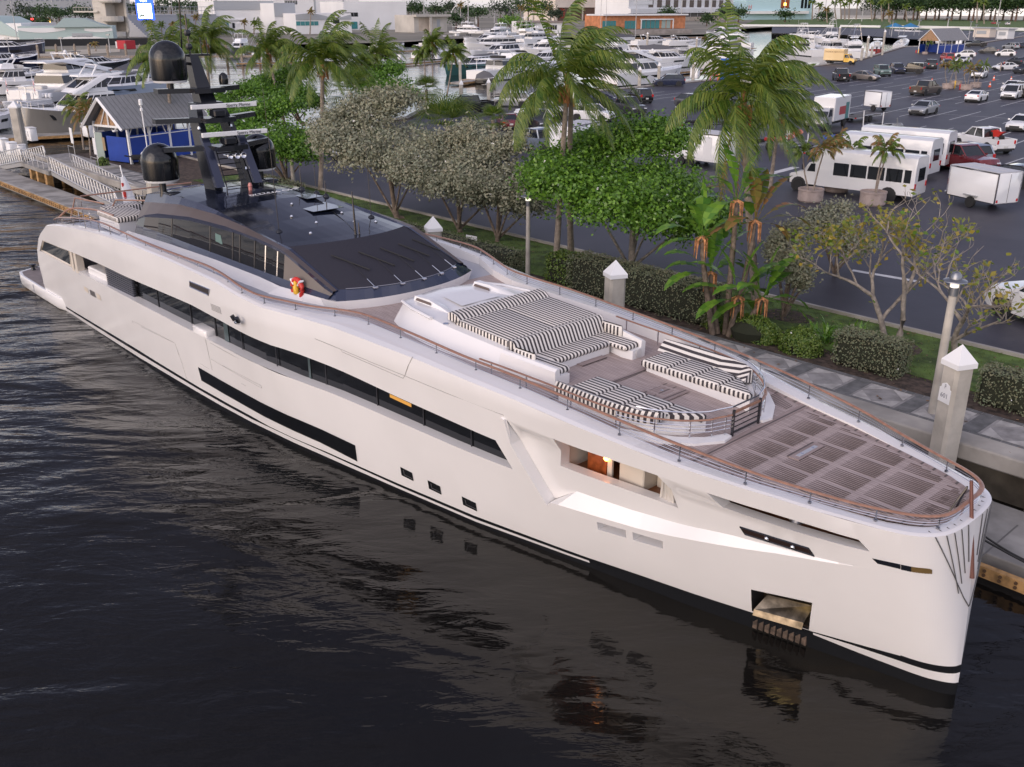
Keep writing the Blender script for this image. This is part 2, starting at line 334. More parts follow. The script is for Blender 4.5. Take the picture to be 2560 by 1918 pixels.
for k in range(3):
    a, b = FIN[k], FIN[k + 1]
    q = [hullp(*a, .05), hullp(*b, .05), hullp(b[0] - .13, b[1], .05), hullp(a[0] - .13, a[1], .05)]
    r_ = [(p[0], p[1] + .42, p[2]) for p in q]; mb.add(q + r_, [(0, 1, 2, 3), (0, 4, 5, 1), (3, 2, 6, 7), (1, 5, 6, 2), (0, 3, 7, 4)])
mb.build('hull_fin', WHITE, Y)
# --- lower bands: boot top, white stripe, black stripe; both sides and the bow
SS = SB + [45.2, 46, 46.5, 47]
def bands(sgn):
    mb = MB()
    def P(s, z): return (s, sgn * Bh(s, z), z)
    for a, b in zip(SS[:-1], SS[1:]):
        rows = [(-.7, 0), ('1', 0), ('2', 1), ('3', 0)]
        def zz(s, k): return {'1': I(s, Z1), '2': I(s, Z2), '3': I(s, Z3)}[k]
        za, zb_ = [-.7, zz(a, '1'), zz(a, '2'), zz(a, '3')], [-.7, zz(b, '1'), zz(b, '2'), zz(b, '3')]
        for k, m in ((0, 0), (1, 1), (2, 0)):
            mm = 0 if (m == 1 and 39.6 <= (a + b) / 2 <= 45) else m
            q = [P(a, za[k]), P(b, zb_[k]), P(b, zb_[k + 1]), P(a, za[k + 1])]
            if k == 0: q[0] = (a, sgn * bw(a) * .97, -.7); q[1] = (b, sgn * bw(b) * .97, -.7)
            mb.quad(*(q if sgn < 0 else q[::-1]), mm)
    return mb
bd = bands(-1); b2 = bands(1); bd.add(b2.v, b2.f, 0)
bd.m[len(bd.m) - len(b2.m):] = b2.m
bd.build('boot_stripe', [BLACK, WHITE], Y, smooth=30)
# --- port side skin
pout = [(s, I(s, Z3)) for s in SB] + [(45.2, .53), (46, .62), (47, .72), (47, 3.99), (46.6, 3.99), (45.5, 4.04), (44.6, 4.1), (42.7, 4.18), (41.5, 4.3), (40, 4.46), (38.3, 4.6), (36.8, 4.68), (34.8, 4.77), (31.4, 4.85), (30, 4.86), (28.5, 4.9), (27.2, 4.98), (25.7, 5.08), (22, 5.08), (18.7, 5.04), (15.5, 4.9), (12.2, 4.64), (10.2, 4.4), (8.8, 4.15), (7.6, 3.6), (7, 3.25), (6.3, 2.6), (5.95, 2.0)]
patch('port_side', pout, [], hullp, WHITE, Y, mirror=True)
# --- bow: rounded blunt face
PS = [(47, 1.6), (47.2, 1.49), (47.42, 1.3), (47.58, 1.05), (47.66, .75), (47.69, .4), (47.7, 0)]
PW = [(47, .28), (47.25, .24), (47.5, .19), (47.7, .13), (47.85, .08), (47.95, .04), (48, 0)]
def bowp(q, z):
    f = max(0, min(1, z / 4.0)); g = f ** .8
    i = min(5, int(q)); u = q - i
    def cr(T, k): p0, p1, p2, p3 = (T[max(0, i - 1)][k], T[i][k], T[i + 1][k], T[min(6, i + 2)][k]); return .5 * (2 * p1 + (p2 - p0) * u + (2 * p0 - 5 * p1 + 4 * p2 - p3) * u * u + (3 * p1 - p0 - 3 * p2 + p3) * u ** 3)
    a = [cr(PS, 0), cr(PS, 1)]; b = [cr(PW, 0), cr(PW, 1)]
    return b[0] + (a[0] - b[0]) * f ** 1.6, b[1] + (a[1] - b[1]) * g
zr = [-.7, I(47, Z1), I(47, Z2), .74] + [.74 + 3.25 * k / 26 for k in range(1, 27)]
def bowmesh():
    mb = MB(); qs = [k * .2 for k in range(31)]; full = [(q, -1) for q in qs] + [(q, 1) for q in qs[::-1][1:]]
    rows = [[(bowp(q, z)[0], sg * bowp(q, z)[1], z) for q, sg in full] for z in zr]
    for i in range(len(zr) - 1):
        m = 0 if i in (0, 2) else 1
        for j in range(len(full) - 1): mb.quad(rows[i][j], rows[i][j + 1], rows[i + 1][j + 1], rows[i + 1][j], m)
    return mb
bowmesh().build('bow', [BLACK, WHITE], Y, smooth=80)
mb = MB()
for k, q0 in enumerate((2.3, 3.1, 3.8, 4.5, 5.2)):
    for sg in (-1, 1):
        zl = 2.35 + .2 * k if k else 2.1
        pts = []
        for z in np.linspace(zl, 3.97, 7):
            q = 5.95 - (5.95 - q0) * ((z - zl) / (3.97 - zl)) ** .8 if k == 0 else q0 + (5.6 - q0) * .55 * (1 - (z - zl) / (3.97 - zl))
            x, y = bowp(min(q, 5.99), z); pts.append((x + .012, sg * (y + .004), z))
        pts.append((pts[-1][0] - .18, pts[-1][1] * .94, 4.012)); mb.tube(pts, .012, 4)
mb.build('bow_groove', mat('groove_grey', (.1, .1, .105), .4), Y)
mb = MB(); mb.tube([(47.86, -.03, 2.75), (47.5, -.03, 4.75)], [.05, .035], 8); mb.build('jackstaff', mat('jackstaff_red', (.2, .09, .07), .25, metal=.3, coat=.5), Y, smooth=40)
mb = MB(); mb.tube([(47.25, -.22, 4.0), (47.45, -.03, 4.6)], .02, 5); mb.tube([(47.25, .18, 4.0), (47.45, -.03, 4.6)], .02, 5); mb.build('staff_brace', MASTM, Y)
# --- transom and swim platform
mb = MB()
prof = [(5.75, .1), (5.75, .8), (5.95, 2.0), (6.3, 2.6), (7, 3.25), (7.6, 3.6), (8.8, 4.15)]
for (x0, z0), (x1, z1) in zip(prof[:-1], prof[1:]):
    mb.quad((x0, -Bh(x0, z0), z0), (x0, Bh(x0, z0), z0), (x1, Bh(x1, z1), z1), (x1, -Bh(x1, z1), z1))
mb.build('transom', WHITE, Y, smooth=60)
plat = [(1.2, -2.2), (1.25, -2.9), (1.6, -3.55), (2.4, -3.72), (5.5, -3.78), (7.6, -3.8), (8.35, -3.64), (8.35, 3.64), (7.6, 3.8), (5.5, 3.78), (2.4, 3.72), (1.6, 3.55), (1.25, 2.9), (1.2, 2.2)]
mb = MB()
mb.loft([[(x + .25 * (x < 5), y * .99, .02) for x, y in plat], [(x, y, .12) for x, y in plat], [(x, y, .55) for x, y in plat], [(x, y * .995, .58) for x, y in plat]])
mb.build('swim_platform', WHITE, Y, smooth=35)
mb = MB(); mb.poly([(x + (.12 if x < 5 else -1.1 if x > 8 else -.6 if x > 7 else 0), y * .97, .586) for x, y in plat]); mb.build('platform_deck', mat('platform_teak', (.2, .17, .165), .7, var=.15), Y)
for y in (-2.9, 2.9):
    mb = MB(); mb.lathe([(.13, 0), (.1, .06), (.1, .22), (.17, .27), (.17, .31), (.02, .33)], (1.75, y, .58), 12); mb.build('capstan', MASTM, Y, smooth=40)
mb = MB(); mb.tube([(1.85, -2.9, .75), (3.5, -2.7, 1.0), (5.8, -2.4, 1.5)], .02, 5); mb.build('mooring_rope', RUBBER, Y)
mb = MB(); mb.tube([(5.7, -3.2, 1.4), (5.3, -3.4, .95), (4.9, -3.45, .62), (5.2, -3.5, .62), (5.7, -3.25, 1.3)], .035, 6); mb.build('rope_bight', mat('rope_white', (.6, .57, .52), .9), Y)
mb = MB(); mb.box((4.3, -3.775, .3), (.06, .02, .42)); mb.build('platform_strut', GREYDECK, Y)
# --- main deck window band, seen through the long opening
mb = MB(); inn = .42
for a, b in zip(stations[:-1], stations[1:]):
    mb.quad(hullp(a, zb(a)), hullp(b, zb(b)), (b, -Bh(b, zb(b)) + inn, zb(b) + .02), (a, -Bh(a, zb(a)) + inn, zb(a) + .02), 0)
a, b = 37.1, 37.84; mb.quad(hullp(a, zb(a)), hullp(b, zb(b)), (b, -Bh(b, zb(b)) + inn, zb(b) + .02), (a, -Bh(a, zb(a)) + inn, zb(a) + .02), 0)
mb.build('bulwark_cap', WHITE, Y)
mb = MB(); ss = [6.9, 8, 9.5, 11, 13, 15, 17.5, 20, 23, 25.5, 27.5, 29.2, 31, 32.3, 34, 35.7, 37.3, 37.9]
def zc(s): return I(s, ZCREASE)
for a, b in zip(ss[:-1], ss[1:]):
    mb.quad((a, -Bh(a, 3.2), zc(a)), (a, -Bh(a, 3.2) + .6, zc(a) + .03), (b, -Bh(b, 3.2) + .6, zc(b) + .03), (b, -Bh(b, 3.2), zc(b)))
mb.quad(hullp(37.44, 3.19), hullp(37.84, 2.46), (37.9, -Bh(37.84, 2.46) + .5, 2.46), (37.5, -Bh(37.44, 3.19) + .5, 3.19))
mb.build('deck_soffit', WHITE, Y)
mb = MB()
for a, b in zip(ss[6:-1], ss[7:]):
    mb.quad((a, -Bh(a, 2.8) + .36, zb(min(a, 37.8)) - .1), (b, -Bh(b, 2.8) + .36, zb(min(b, 37.8)) - .1), (b, -Bh(b, 2.8) + .36, zc(b) + .15), (a, -Bh(a, 2.8) + .36, zc(a) + .15))
mb.build('saloon_window', GLASS, Y)
for s in (19.4, 22.2, 24.1, 26.0, 28.1, 30.3, 32.5, 34.4, 36.2):
    mb = MB(); mb.box((s, -Bh(s, 2.9) + .352, (zb(s) + zc(s)) / 2), (.035, .02, zc(s) - zb(s) + .2)); mb.build('window_mullion', mat('mullion', (.03, .03, .035), .3) if s < 20 else bpy.data.materials['mullion'], Y)
for s, d in ((24.9, .3), (29.6, .12)):
    mb = MB(); mb.box((s, -Bh(s, 2.9) + .354, (zb(s) + zc(s)) / 2), (d, .01, zc(s) - zb(s))); mb.build('window_blind', mat('blind_teal', (.06, .085, .09), .25), Y)
mb = MB(); mb.box((33.3, -Bh(33.3, 2.9) + .353, 3.06), (1.4, .006, .1)); mb.build('cabin_light', mat('dim_warm', (.5, .25, .05), .5, emit=(1, .5, .1), estr=.12), Y)
panel('aft_window', [(6.75, 2.66), (10.86, 2.7), (11.08, 3.43), (7.6, 3.27)], mat('aft_glass', (.02, .024, .026), .05, spec=.7), Y, off=-.06, frame_m=CREAM, fr=.045)
for s in (11.25, 11.7):
    mb = MB(); mb.box((s, -Bh(s, 3) + .16, 3.05), (.26, .3, .95)); mb.build('pillar', CREAM, Y)
mb = MB(); mb.box((13.3, -2.9, 3.0), (3.2, .05, 1.4), 0); mb.box((13.3, -3.3, 2.56), (3.2, 1.4, .06), 1); mb.box((14.85, -3.3, 3.1), (.06, 1.2, 1.2), 0)
mb.build('aft_cabin_wall', [CREAM, GREYDECK], Y)
mb = MB(); mb.rbox((13.4, -3.45, 2.78), (2.0, .7, .4), .05); mb.build('bar_counter', WHITE, Y); mb = MB(); mb.box((12.6, -2.93, 3.35), (1.4, .03, .18)); mb.build('wood_shelf', WOODRED, Y)
mb = MB()
for k in range(11): mb.box((16.15, -Bh(16, 2.9) + .2, 2.72 + k * .085), (2.6, .09, .045))
mb.build('louvre', mat('louvre_blue', (.1, .105, .13), .4), Y)
mb = MB(); mb.quad((14.85, -Bh(14.9, 2.9) + .3, 2.6), (17.5, -Bh(17.5, 2.9) + .3, 2.6), (17.5, -Bh(17.5, 2.9) + .3, 3.7), (14.85, -Bh(14.9, 2.9) + .3, 3.7)); mb.build('louvre_back', BLACK, Y)
mb = MB(); mb.rbox((23.5, -Bh(23.5, 2.7) + .3, 2.83), (1.0, .62, .32), .05); mb.build('side_deck_locker', WHITE, Y, smooth=40)
# --- hull windows, ports, fittings
hw = [(22.8, 1.35), (24.5, 1.33), (27, 1.3), (29, 1.24), (30.03, 1.19), (31.5, 1.09), (31.42, .5), (29.79, .65), (27.5, .74), (25, .8), (22.84, .84)]
panel('hull_window', hw, GLASS, Y)
pm = mat('port_frame', (.25, .25, .27), .3, metal=.7)
for x0, dx, z0 in ((33.36, .5, .66), (34.43, .5, .59), (35.7, .52, .52)):
    q = [(x0, z0 + .03), (x0 + dx - .03, z0), (x0 + dx, z0 + .29), (x0 + .03, z0 + .33)]
    p_ = panel('porthole', q, BLACK, Y); c = [(x0 + .13, z0 + .09), (x0 + dx - .02, z0 + .065), (x0 + dx - .02, z0 + .09), (x0 + .155, z0 + .12), (x0 + .165, z0 + .26), (x0 + .135, z0 + .265)]
    panel('glass_rim', c, pm, p_, off=.02)
for q, m in (([(12.02, 1.84), (12.46, 1.82), (12.52, 2.04), (12.05, 2.06)], CREAM), ([(12.68, 1.81), (13.33, 1.81), (13.32, 2.06), (12.76, 2.06)], mat('vent_grey', (.16, .15, .15), .4, metal=.3)), ([(13.5, 1.82), (13.95, 1.82), (13.93, 2.06), (13.5, 2.08)], CREAM)):
    panel('hull_fitting', q, m, Y)
seam = mat('seam', (.3, .29, .28), .6)
for P in ([(17.2, 1.66), (17.22, 1.74), (18.5, 1.76), (20, 1.81), (21.1, 1.82)], [(23.95, 1.55), (23.95, 2.7)], [(24.05, 2.0), (25.5, 1.97), (27.4, 1.9), (27.4, 2.0)], [(24.3, 2.66), (26.3, 2.63)], [(23.05, 1.55), (23.7, 1.53)], [(26.0, 1.66), (26.3, 1.65)], [(21.5, .5), (21.4, 1.1), (21.15, 1.82)]):
    mb = MB(); mb.tube([hullp(s, z, .002) for s, z in dens(P, .4)[:-1 if len(P) > 2 else None] if True], .008, 4); mb.build('hull_seam', seam, Y)
mb = MB()
for P in ([(30.65, 4.34), (31.73, 4.26), (33, 4.2), (34.3, 4.16), (36, 4.1), (37.9, 4.05)], [(31.73, 4.26), (31.76, 4.19), (33, 4.13), (34.3, 4.06), (34.4, 4.17), (34.6, 4.5), (34.8, 4.8)]):
    mb.tube([hullp(s, z, .002) for s, z in P], .009, 4)
mb.build('panel_gap', seam, Y)
panel('hawse_vent', [(23.58, 4.48), (25.05, 4.52), (25.22, 4.75), (23.63, 4.68)], mat('vent_bronze', (.09, .07, .065), .25, metal=.6), Y, frame_m=STEEL, fr=.02)
mb = MB()
for k in range(5): mb.tube([hullp(25.08, 4.23 - k * .048, .012), hullp(25.8, 4.27 - k * .048, .012)], .012, 4)
mb.build('side_grille', seam, Y)
mb = MB(); mb.rbox((27.2, -4.62, 4.14), (.22, .16, .1), .03, 0); mb.tube([(27.1, -4.66, 4.2), (27.05, -4.72, 4.36)], .07, 8, 1); mb.tube([(27.35, -4.66, 4.2), (27.4, -4.74, 4.36)], .07, 8, 1); mb.build('floodlight', [STEEL, MASTM], Y)
for q in (V1, V2): reveal('vent_slot', q, hullp, .32, WHITE, Y, GREYDECK)
reveal('door_reveal', DOOR, recp, .3, WHITE, Y); reveal('forward_reveal', SLOT, recp, .3, WHITE, Y)
mb = MB(); mb.add([(39, -2.45, 2.72), (42.5, -1.95, 2.72), (42.5, 0, 2.72), (39, 0, 2.72)], [(0, 1, 2, 3)], 0); mb.box((40.8, -.4, 3.3), (3.6, .04, 1.2), 0); mb.add([(39.1, -2.5, 2.7), (39.1, 0, 2.7), (39.1, 0, 3.9), (39.1, -2.5, 3.9), (39, -2.6, 3.9), (42.5, -2.2, 3.86), (42.5, 0, 3.9), (39, 0, 3.9)], [(0, 1, 2, 3), (4, 5, 6, 7)], 1); mb.build('side_cabin', [WOODFLOOR, CREAM], Y)
mb = MB(); mb.box((39.75, -2.0, 3.3), (.6, .05, 1.2)); mb.build('wood_door', WOODRED, Y); mb = MB(); mb.box((40.14, -1.98, 3.3), (.14, .06, 1.2), 0); mb.rbox((40.75, -1.5, 3.25), (.75, .9, 1.1), .03, 0); mb.rbox((41.35, -1.2, 3.25), (.4, .6, 1.1), .03, 0); mb.build('cabin_panel', CREAM, Y)
mb = MB(); mb.lathe([(.05, 0), (.08, .05), (.05, .13)], (40.08, -2.06, 3.2), 8); mb.build('wall_lamp', WARM, Y)
mb = MB()
for k in range(7): mb.tube([(41.72 + k * .06, -2.02 + .03 * (k % 2), 2.74), (41.86 + k * .02, -2.12 + .03 * (k % 2), 3.8)], .05, 6)
mb.build('curtain', CURTAIN, Y, smooth=60)
mb = MB(); mb.add([(43.2, -1.85, 3.2), (46.4, -1.05, 3.2), (46.4, 0, 3.2), (43.2, 0, 3.2)], [(0, 1, 2, 3)], 0); mb.box((44.9, -.5, 3.45), (3.4, .04, .8), 1); mb.build('mooring_deck', [WOODFLOOR, mat('brown_wall', (.16, .1, .085), .5)], Y)
mb = MB(); mb.lathe([(.16, 0), (.12, .06), (.1, .2), (.17, .26)], (44.7, -1.3, 3.2), 12); mb.tube([(44.9, -1.4, 3.45), (45.6, -1.2, 3.42)], .03, 6); mb.build('windlass', mat('windlass_grey', (.4, .4, .42), .3, metal=.6), Y, smooth=40)
for q, lamps in (([(43.8, 2.95), (45.27, 2.98), (45.38, 2.82), (43.9, 2.79)], (44.4, 44.95)),):
    p_ = panel('fairlead_slot', q, mat('slot_brown', (.03, .018, .016), .3), Y, fn=recp, frame_m=MASTM, fr=.02)
    for x in lamps:
        mb = MB(); mb.lathe([(.0, -.05), (.05, -.02), (.05, .03), (0, .06)], (x, recp(x, 2.89)[1] - .04, 2.89), 10); mb.build('roller', STEEL, p_, smooth=60)
p_ = panel('nav_light', [(46.5, 3.22), (47, 3.25), (47, 3.13), (46.6, 3.12)], MASTM, Y, off=.012)
for nm_, q0, q1, m_ in (('nav_lens', .8, 2.15, mat('lens_amber', (.3, .2, .08), .2, metal=.5)), ('nav_lens', 0, .8, MASTM)):
    mb = MB(); qs = np.linspace(q0, q1, 8)
    for a, b in zip(qs[:-1], qs[1:]):
        f = lambda u, z: (bowp(u, z)[0] + .012, -bowp(u, z)[1] - .012, z); k_ = lambda u: .04 * max(0, u - 1.9)
        mb.quad(f(a, 3.125), f(b, 3.12), f(b, 3.25 - k_(b) * 3), f(a, 3.25 - k_(a)))
    mb.build(nm_, m_, p_)
# --- anchor pocket
reveal('anchor_pocket', ANCH, hullp, .5, mat('pocket_dark', (.05, .05, .055), .35, metal=.6), Y, mat('pocket_steel', (.3, .25, .18), .3, metal=.9))
mb = MB(); mb.add([(44.0, -1.42, .72), (45.05, -1.12, .76), (45.05, -.75, 1.02), (44.1, -1.1, 1.0), (44.0, -1.46, .58), (45.05, -1.16, .6)], [(0, 1, 2, 3), (4, 5, 1, 0)]); mb.build('anchor', mat('anchor_steel', (.2, .17, .13), .35, metal=.9, var=.5, vscale=4), Y)
mb = MB(); mb.box((44.55, -1.0, 1.36), (.85, .05, .08)); mb.build('pocket_lamp', mat('pocket_glow', (1, .8, .4), .5, emit=(1, .72, .3), estr=1.), Y)
mb = MB()
for k in range(9): s = 43.92 + k * .135; mb.box((s, -Bh(s, .3) + .0, .3), (.11, .05, .5))
mb.build('chafe_plate', mat('chafe_brown', (.08, .055, .04), .7, var=.5, vscale=9), Y)
mb = MB(); mb.box((46.5, -.42, .3), (.16, .06, .62)); mb.build('bow_thruster_guard', BLACK, Y)
# ---------------------------------------------------------------- gunwale, decks and rails
GW = [(8.8, .3), (27, .38), (28.5, .42), (30, .75), (31.4, .95), (34.8, .75), (36.8, .65), (40, .55), (42, .45), (44, .38), (46, .36), (47, .36)]
ZD = [(8, 4.0), (9.5, 4.2), (12, 4.4), (16, 4.62), (22, 4.72), (30.5, 4.68), (38, 4.35), (41.5, 4.2), (42.2, 4.14), (44, 4.07), (47.6, 3.985)]
def zd(s): return I(s, ZD)
def gin(s): return Bh(s, zs(s)) - I(s, GW)
GS = [8.8, 10.2, 12.2, 14, 15.5, 18.7, 22, 24, 25.7, 26.5, 27.2, 28, 28.5, 29.2, 30, 31.4, 33, 34.8, 36.8, 38.3, 40, 41.5, 42.7, 44, 45.5, 46.6, 47]
bq = [k * .25 for k in range(25)]
outl = [(s, Bh(s, zs(s)), zs(s)) for s in GS[:-1]] + [(*bowp(q, 3.99), 3.99) for q in bq]
inl = [(s, gin(s), zs(s) + .05 * (s < 41)) for s in GS[:-1]] + [(bowp(q, 3.99)[0] - .22 - .1 * q / 6, max(0, bowp(q, 3.99)[1] * .82 - .04), 3.99) for q in bq]
mb = MB()
for sg in (-1, 1):
    for i in range(len(outl) - 1):
        a, b, c, d = outl[i], outl[i + 1], inl[i + 1], inl[i]
        m_ = lambda p: (p[0], sg * p[1], p[2]); mid = lambda p, q, k: (p[0] + (q[0] - p[0]) * k, p[1] + (q[1] - p[1]) * k, p[2] + (q[2] - p[2]) * k + .02)
        e, f = mid(a, d, .25), mid(b, c, .25)
        mb.quad(m_(a), m_(b), m_(f), m_(e)); mb.quad(m_(e), m_(f), m_(c), m_(d))
        mb.quad(m_(d), m_(c), (c[0], sg * c[1], min(zd(c[0]), c[2]) - .05), (d[0], sg * d[1], min(zd(d[0]), d[2]) - .05))
mb.build('gunwale', WHITE, Y, smooth=40)
mb = MB(); ds = [9.2, 10.2, 12.2, 14, 15.5, 18.7, 22, 24, 25.7, 26.5, 27.2, 28, 28.5, 29.2, 29.8]
for a, b in zip(ds[:-1], ds[1:]):
    mb.quad((a, -gin(a), zd(a)), (b, -gin(b), zd(b)), (b, gin(b), zd(b)), (a, gin(a), zd(a)))
mb.build('side_deck', GREYDECK, Y)
mb = MB(); ds = [29.8, 30, 31.4, 33, 34.8, 36.8, 38.3, 40, 41.5, 41.9]
for a, b in zip(ds[:-1], ds[1:]): mb.quad((a, -gin(a), zd(a)), (b, -gin(b), zd(b)), (b, gin(b), zd(b)), (a, gin(a), zd(a)))
mb.build('lounge_deck', TEAK, Y)
fd = [(s, gin(s)) for s in (41.4, 42.0, 42.7, 43.4, 44, 44.8, 45.5, 46.1, 46.6)] + [(p[0], p[1]) for p in inl[len(GS) - 1:]]
mb = MB(); ring = [(x, -y + .0) for x, y in fd] + [(x, y) for x, y in fd[::-1][1:]]
for i in range(len(fd) - 1):
    a, b = fd[i], fd[i + 1]; mb.quad((a[0], -a[1], zd(a[0]) + .006), (b[0], -b[1], zd(b[0]) + .006), (b[0], b[1], zd(b[0]) + .006), (a[0], a[1], zd(a[0]) + .006))
mb.build('fore_deck', TEAK, Y)
mb = MB()                                                          # margin planks
for sg in (-1, 1):
    for i in range(len(fd) - 1):
        a, b = fd[i], fd[i + 1]; k = lambda p: max(0, p[1] - .14)
        mb.quad((a[0], sg * a[1], zd(a[0]) + .01), (b[0], sg * b[1], zd(b[0]) + .01), (b[0] - .08 * (b[0] > 47), sg * k(b), zd(b[0]) + .01), (a[0] - .08 * (a[0] > 47), sg * k(a), zd(a[0]) + .01))
mb.box((42.55, 0, zd(42.55) + .008), (.3, 4.6, .006))
mb.build('deck_margin', TEAKX, Y)
mb = MB()                                                          # slatted hatches of the foredeck
def fin_w(s): return I(s, fd) - .2
x = 42.85
for ci, (L) in enumerate((.8, .8, .8, .8, .55)):
    for k in range(-3, 3):
        y0 = k * .82 + .06; y1 = y0 + .7
        n = 9
        for j in range(n):
            yy = y0 + (j + .5) * (y1 - y0) / n; xe = x + L
            while xe > x + .1 and fin_w(xe) < abs(yy) + .04: xe -= .08
            if xe > x + .15: mb.box(((x + xe) / 2, yy, zd((x + xe) / 2) + .012), (xe - x, .022, .008))
    x += L + .17
for k in range(-2, 2):
    for j in range(7):
        yy = k * .6 + .3 + (j - 3) * .06
        if fin_w(47.0) > abs(yy) + .1: mb.box((46.95, yy, zd(47) + .012), (.14, .022, .008))
for sg in (-1, 1):
    for j in range(12):
        xx = 41.75 + j * .06; mb.box((xx, sg * (1.85 + .04 * (12 - j) * .5), zd(xx) + .012), (.02, .3 + .02 * (12 - j), .008))
mb.build('deck_slats', DARKSLOT, Y)
mb = MB(); mb.box((43.95, .1, zd(44) + .02), (.3, 1.05, .02), 0); mb.box((43.98, .1, zd(44) + .034), (.1, .75, .012), 1)
for y in (-.12, .32): mb.box((43.98, y, zd(44) + .045), (.06, .05, .012), 2)
mb.build('deck_hatch', [TEAKX, GREYDECK, STEEL], Y)
for cx, cy in ((37.02, .3), (39.85, .2)):
    mb = MB(); z = zd(cx)
    mb.rbox((cx, cy, z + .006), (.98, .98, .016), .004, 0); mb.box((cx, cy, z + .017), (.62, .62, .006), 1); mb.box((cx, cy, z + .022), (.44, .44, .006), 0); mb.lathe([(.05, .024), (.05, .03)], (cx, cy, z), 10, 2)
    mb.build('deck_hatch', [TEAKX, TEAK, STEEL], Y)
mb = MB(); mb.tube([(38.35 + .35 * (1 - (y / 2.6) ** 2), y, zd(38.3) + .004) for y in np.linspace(-2.4, 2.4, 13)], .07, 4, flat=.1); mb.build('deck_king_plank', TEAKX, Y)
# rails
RAIL = [(9.0, 3.72, 4.42), (10.0, 3.85, 4.66), (12, 3.95, 4.98), (15, 4.0, 5.3), (17.2, 4.0, 5.27), (19.4, 4.0, 5.22), (22.1, 4.02, 5.24), (24, 4.03, 5.28), (25, 4.07, 5.27), (26, 4.2, 5.26), (27, 4.34, 5.22), (27.6, 4.37, 5.2), (28.2, 4.33, 5.17), (29, 4.07, 5.14), (30, 3.7, 5.1), (31, 3.28, 5.12), (32, 3.08, 5.14), (34, 3.07, 5.1), (36, 3.03, 5.0), (38, 2.91, 4.92), (40, 2.8, 4.8), (42, 2.63, 4.64), (44, 2.29, 4.46), (45, 2.0, 4.36), (46, 1.68, 4.29), (46.8, 1.38, 4.28), (47.2, 1.14, 4.28), (47.42, .85, 4.28), (47.5, .5, 4.28)]
def spl(P, n=6):
    """smooth curve through points"""
    P = [Vector(p) for p in P]; out = []
    for i in range(len(P) - 1):
        p0 = P[max(0, i - 1)]; p1 = P[i]; p2 = P[i + 1]; p3 = P[min(len(P) - 1, i + 2)]
        for k in range(n):
            t = k / n; out.append(.5 * ((2 * p1) + (p2 - p0) * t + (2 * p0 - 5 * p1 + 4 * p2 - p3) * t * t + (3 * p1 - p0 - 3 * p2 + p3) * t ** 3))
    return [tuple(p) for p in out + [P[-1]]]
rl = spl(RAIL, 4)
wood = MB(); wires = MB()
full = [(x, -y, z) for x, y, z in rl] + [(x, y, z) for x, y, z in rl[::-1]]
wood.tube(full, .05, 6, flat=.55)
for k in (1, 2, 3):
    pts = []
    for x, y, z in full: zb_ = zs(x) + .05; pts.append((x, y, zb_ + (z - .03 - zb_) * k / 4))
    wires.tube(pts, .007, 4)
wood.build('hand_rail', TEAKCAP, Y, smooth=50); wires.build('rail_wire', STEEL, Y)
acc = 0; POSTM = mat('post_steel', (.3, .3, .32), .2, metal=1)
for a, b in zip(rl[:-1], rl[1:]):
    acc += math.dist(a[:2], b[:2])
    if acc > 1.12:
        acc = 0
        for sg in (-1, 1):
            posts = MB(); posts.tube([(b[0], sg * b[1], zs(b[0]) + .02), (b[0], sg * b[1], b[2] - .02)], .016, 5)
            posts.lathe([(.04, 0), (.04, .03)], (b[0], sg * b[1], zs(b[0]) + .02), 6); posts.build('rail_post', POSTM, Y)
# inner rail round the forward lounge, with its gate
for sg in (-1, 1):
    p = spl([(36.2, 2.62, 4.98), (37.2, 2.55, 4.96), (38.5, 2.5, 4.93), (40, 2.42, 4.87), (41.0, 2.2, 4.82), (41.7, 1.75, 4.78), (42.15, 1.2, 4.76), (42.3, .9, 4.78), (42.42, .55, 4.78)], 4)
    mb = MB(); mb.tube([(x, sg * y, z - .12) for x, y, z in p], .035, 6, flat=.6, m=0)
    for k in (1, 2, 3): mb.tube([(x, sg * y, zd(x) + .12 + (z - .15 - zd(x) - .12) * k / 4) for x, y, z in p[14:]], .012, 4, m=1)
    mb.tube([(x - .03, sg * (y - .04), z + .06) for x, y, z in p[16:]], .02, 5, m=1)
    for q in p[2::4]: mb.tube([(q[0], sg * q[1], zd(q[0]) + .05), (q[0], sg * q[1], q[2] - .1)], .02, 5, m=1)
    mb.build('lounge_rail', [TEAKCAP, STEEL], Y, smooth=50)
    mb = MB(); a = [(x, sg * y) for x, y in ((40.6, 2.35), (41.2, 2.05), (41.75, 1.65), (42.15, 1.15), (42.35, .6), (42.5, .62), (42.55, .95), (42.2, 1.6), (41.7, 2.1), (41.0, 2.5))]
    mb.loft([[(x, y, zd(x) - .02) for x, y in a], [(x, y, zd(x) + .07) for x, y in a]]); mb.build('lounge_coaming', WHITE, Y)
mb = MB()
for y in (-.52, .52): mb.box((42.44, y, 4.45), (.05, .05, .66), 1)
mb.box((42.44, 0, 4.72), (.05, 1.0, .05), 0); mb.box((42.44, 0, 4.22), (.04, 1.0, .03), 1)
for k in (1, 2, 3): mb.box((42.44, 0, 4.22 + k * .125), (.02, 1.0, .02), 1)
mb.tube([(42.4, -.5, 4.84), (42.4, .5, 4.84)], .02, 5, 1); mb.build('gate', [TEAKCAP, mat('gate_dark', (.1, .1, .11), .25, metal=.9)], Y)
mb = MB(); mb.add([(40.9, 2.3, 4.35), (41.7, 1.75, 4.3), (42.15, 1.2, 4.3), (42.15, 1.2, 4.95), (41.7, 1.75, 5.0), (40.9, 2.3, 5.0)], [(0, 1, 4, 5), (1, 2, 3, 4)]); mb.build('wind_screen', mat('clear_glass', (.75, .8, .82), .02, spec=.6, alpha=.18), Y)
